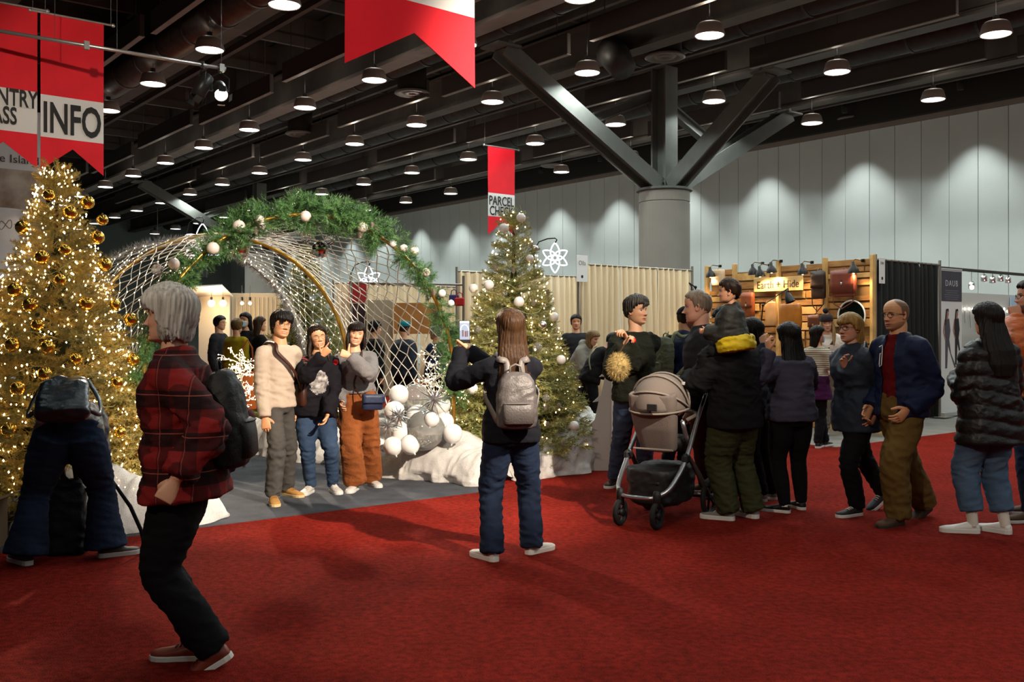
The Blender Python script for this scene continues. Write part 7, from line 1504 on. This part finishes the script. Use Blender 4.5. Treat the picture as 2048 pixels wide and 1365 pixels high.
for sx in (-1, 1):
    mb = MB(); limb(mb, [(sx * .24, -.42, 1.06), (sx * .24, -.20, .82), (sx * .25, .08, .50), (sx * .22, .30, .31), (sx * .16, .39, .25)], [.016, .017, .019, .018, .016], 12, 6); obj('side_tube', mb, m_sil, st, True)
    mb = MB(); limb(mb, [(sx * .25, .04, .54), (sx * .265, -.15, .36), (sx * .27, -.36, .16)], [.016, .022, .018], 12, 5); obj('rear_leg', mb, mat('stroller_grey_tube', '#55504c', .5, .4), st, True)
    mb = MB(); mb.bbox((sx * .25, .07, .51), (.05, .10, .08), .02); obj('fold_joint', mb, m_blk, st)
    mb = MB(); mb.lathe((sx * .155, .40, .17), [(.001, -.01), (.030, 0), (.032, .09), (.024, .12), (.001, .125)], 14); obj('swivel_fork', mb, m_blk, st, True)
    mb = MB(); limb(mb, [(sx * .21, -.05, .62), (sx * .20, .02, .80)], [.02, .018], 10, 3); obj('seat_mount', mb, m_sil, st, True)
mb = MB(); limb(mb, [(-.16, .38, .25), (-.10, .42, .235), (.10, .42, .235), (.16, .38, .25)], [.016] * 4, 10, 5); obj('front_bar', mb, m_sil, st, True)
mb = MB(); limb(mb, [(-.24, -.42, 1.06), (-.23, -.47, 1.10), (-.10, -.50, 1.115), (.10, -.50, 1.115), (.23, -.47, 1.10), (.24, -.42, 1.06)], [.017] * 6, 10, 5); obj('handlebar', mb, m_gpk, st, True)
mb = MB(); mb.tube([(-.27, -.36, .155), (.27, -.36, .155)], .014, 10); obj('rear_axle', mb, m_blk, st)
mb = MB(); rbox(mb, V(0, -.02, .30), V(1, 0, 0), V(0, 1, 0), V(0, 0, 1), .44, .62, [(-.16, .8, .8, 0), (-.13, .95, .95, 0), (.05, 1, 1, 0), (.13, 1.02, 1.02, 0)]); me = remesh(mb, .014, 3); folds(me, 3, .012, 14); me.materials.append(m_blk); link('basket', me, st)
# seat shell faces the handle: its back is turned to the front wheels
mb = MB(); rbox(mb, V(0, .08, .76), V(1, 0, 0), un(V(0, .95, -.30)), un(V(0, .30, .95)), .40, .16, [(-.22, .66, .6, -.02), (-.20, .74, .85, 0), (0, .90, 1.0, .01), (.18, 1.0, 1.0, .0), (.27, 1.0, .9, -.01)]); me = remesh(mb, .012, 3); me.materials.append(m_fab); sh_ = link('seat_shell', me, st)
mb = MB(); mb.tube([(x * .165, .165 - .02 * abs(x) + .02, .60) if 0 else V(x * .17, .14, .575) for x in np.linspace(-1, 1, 9)], .008, 6); obj('shell_seam', mb, m_fabl, sh_)
rows = []
for q in np.linspace(R(-14), R(96), 12):      # hood ribs swing from the top of the back towards the handle
    cy, cz = -.02, .90; rr = .27; e_ = [V(.225 * cos(a) * (1 + .10 * sin(a)), cy + cos(q) * rr * sin(a) * 1.0, cz + sin(q) * rr * sin(a) * .92 + .02 * sin(a)) for a in np.linspace(0, pi, 20)]; rows.append(e_)
mb = MB(); mb.loft(rows, cap=False, closed=False); o = obj('hood', mb, m_fab, st, True); o.modifiers.new('thickness', 'SOLIDIFY').thickness = .012
for i in (0, 4, 8, 11):
    mb = MB(); mb.tube([p * V(1.03, 1, 1) + un(p - V(0, -.02, .90)) * .008 for p in rows[i]], .009, 6); obj('hood_rib', mb, m_fabl, o, True)
mb = MB(); mb.bbox((-.06, .285, .915), (.085, .014, .055), .004); obj('mesh_window', mb, m_blk, o)
mb = MB(); rbox(mb, V(0, -.14, .60), V(1, 0, 0), V(0, 1, 0), V(0, 0, 1), .36, .34, [(-.05, .9, .9, 0), (0, 1, 1, 0), (.06, .98, .95, 0)]); obj('seat_pad', mb, m_blk, st, True)
mb = MB(); limb(mb, [(-.20, -.06, .80), (-.20, -.26, .84), (0, -.33, .85), (.20, -.26, .84), (.20, -.06, .80)], [.015] * 5, 10, 5); obj('bumper_bar', mb, m_fabl, st, True)
mb = MB(); mb.bbox((0, .22, .33), (.24, .14, .03), .01); obj('footrest', mb, m_blk, st)
t = thing('smartphone', 'lit phone lying in the stroller handle tray by the man\'s hand', 'phone', at(1404, 760, 7.98), .5); mb = MB(); mb.bbox((0, 0, 0), (.075, .15, .009), .003); obj('case', mb, m_blk, t); mb = MB(); mb.box((0, 0, .005), (.066, .135, .001)); obj('screen', mb, mat('phone_blue_screen', (.1, .1, .3), .3, emit=(.25, .25, .9), es=1.2), t)
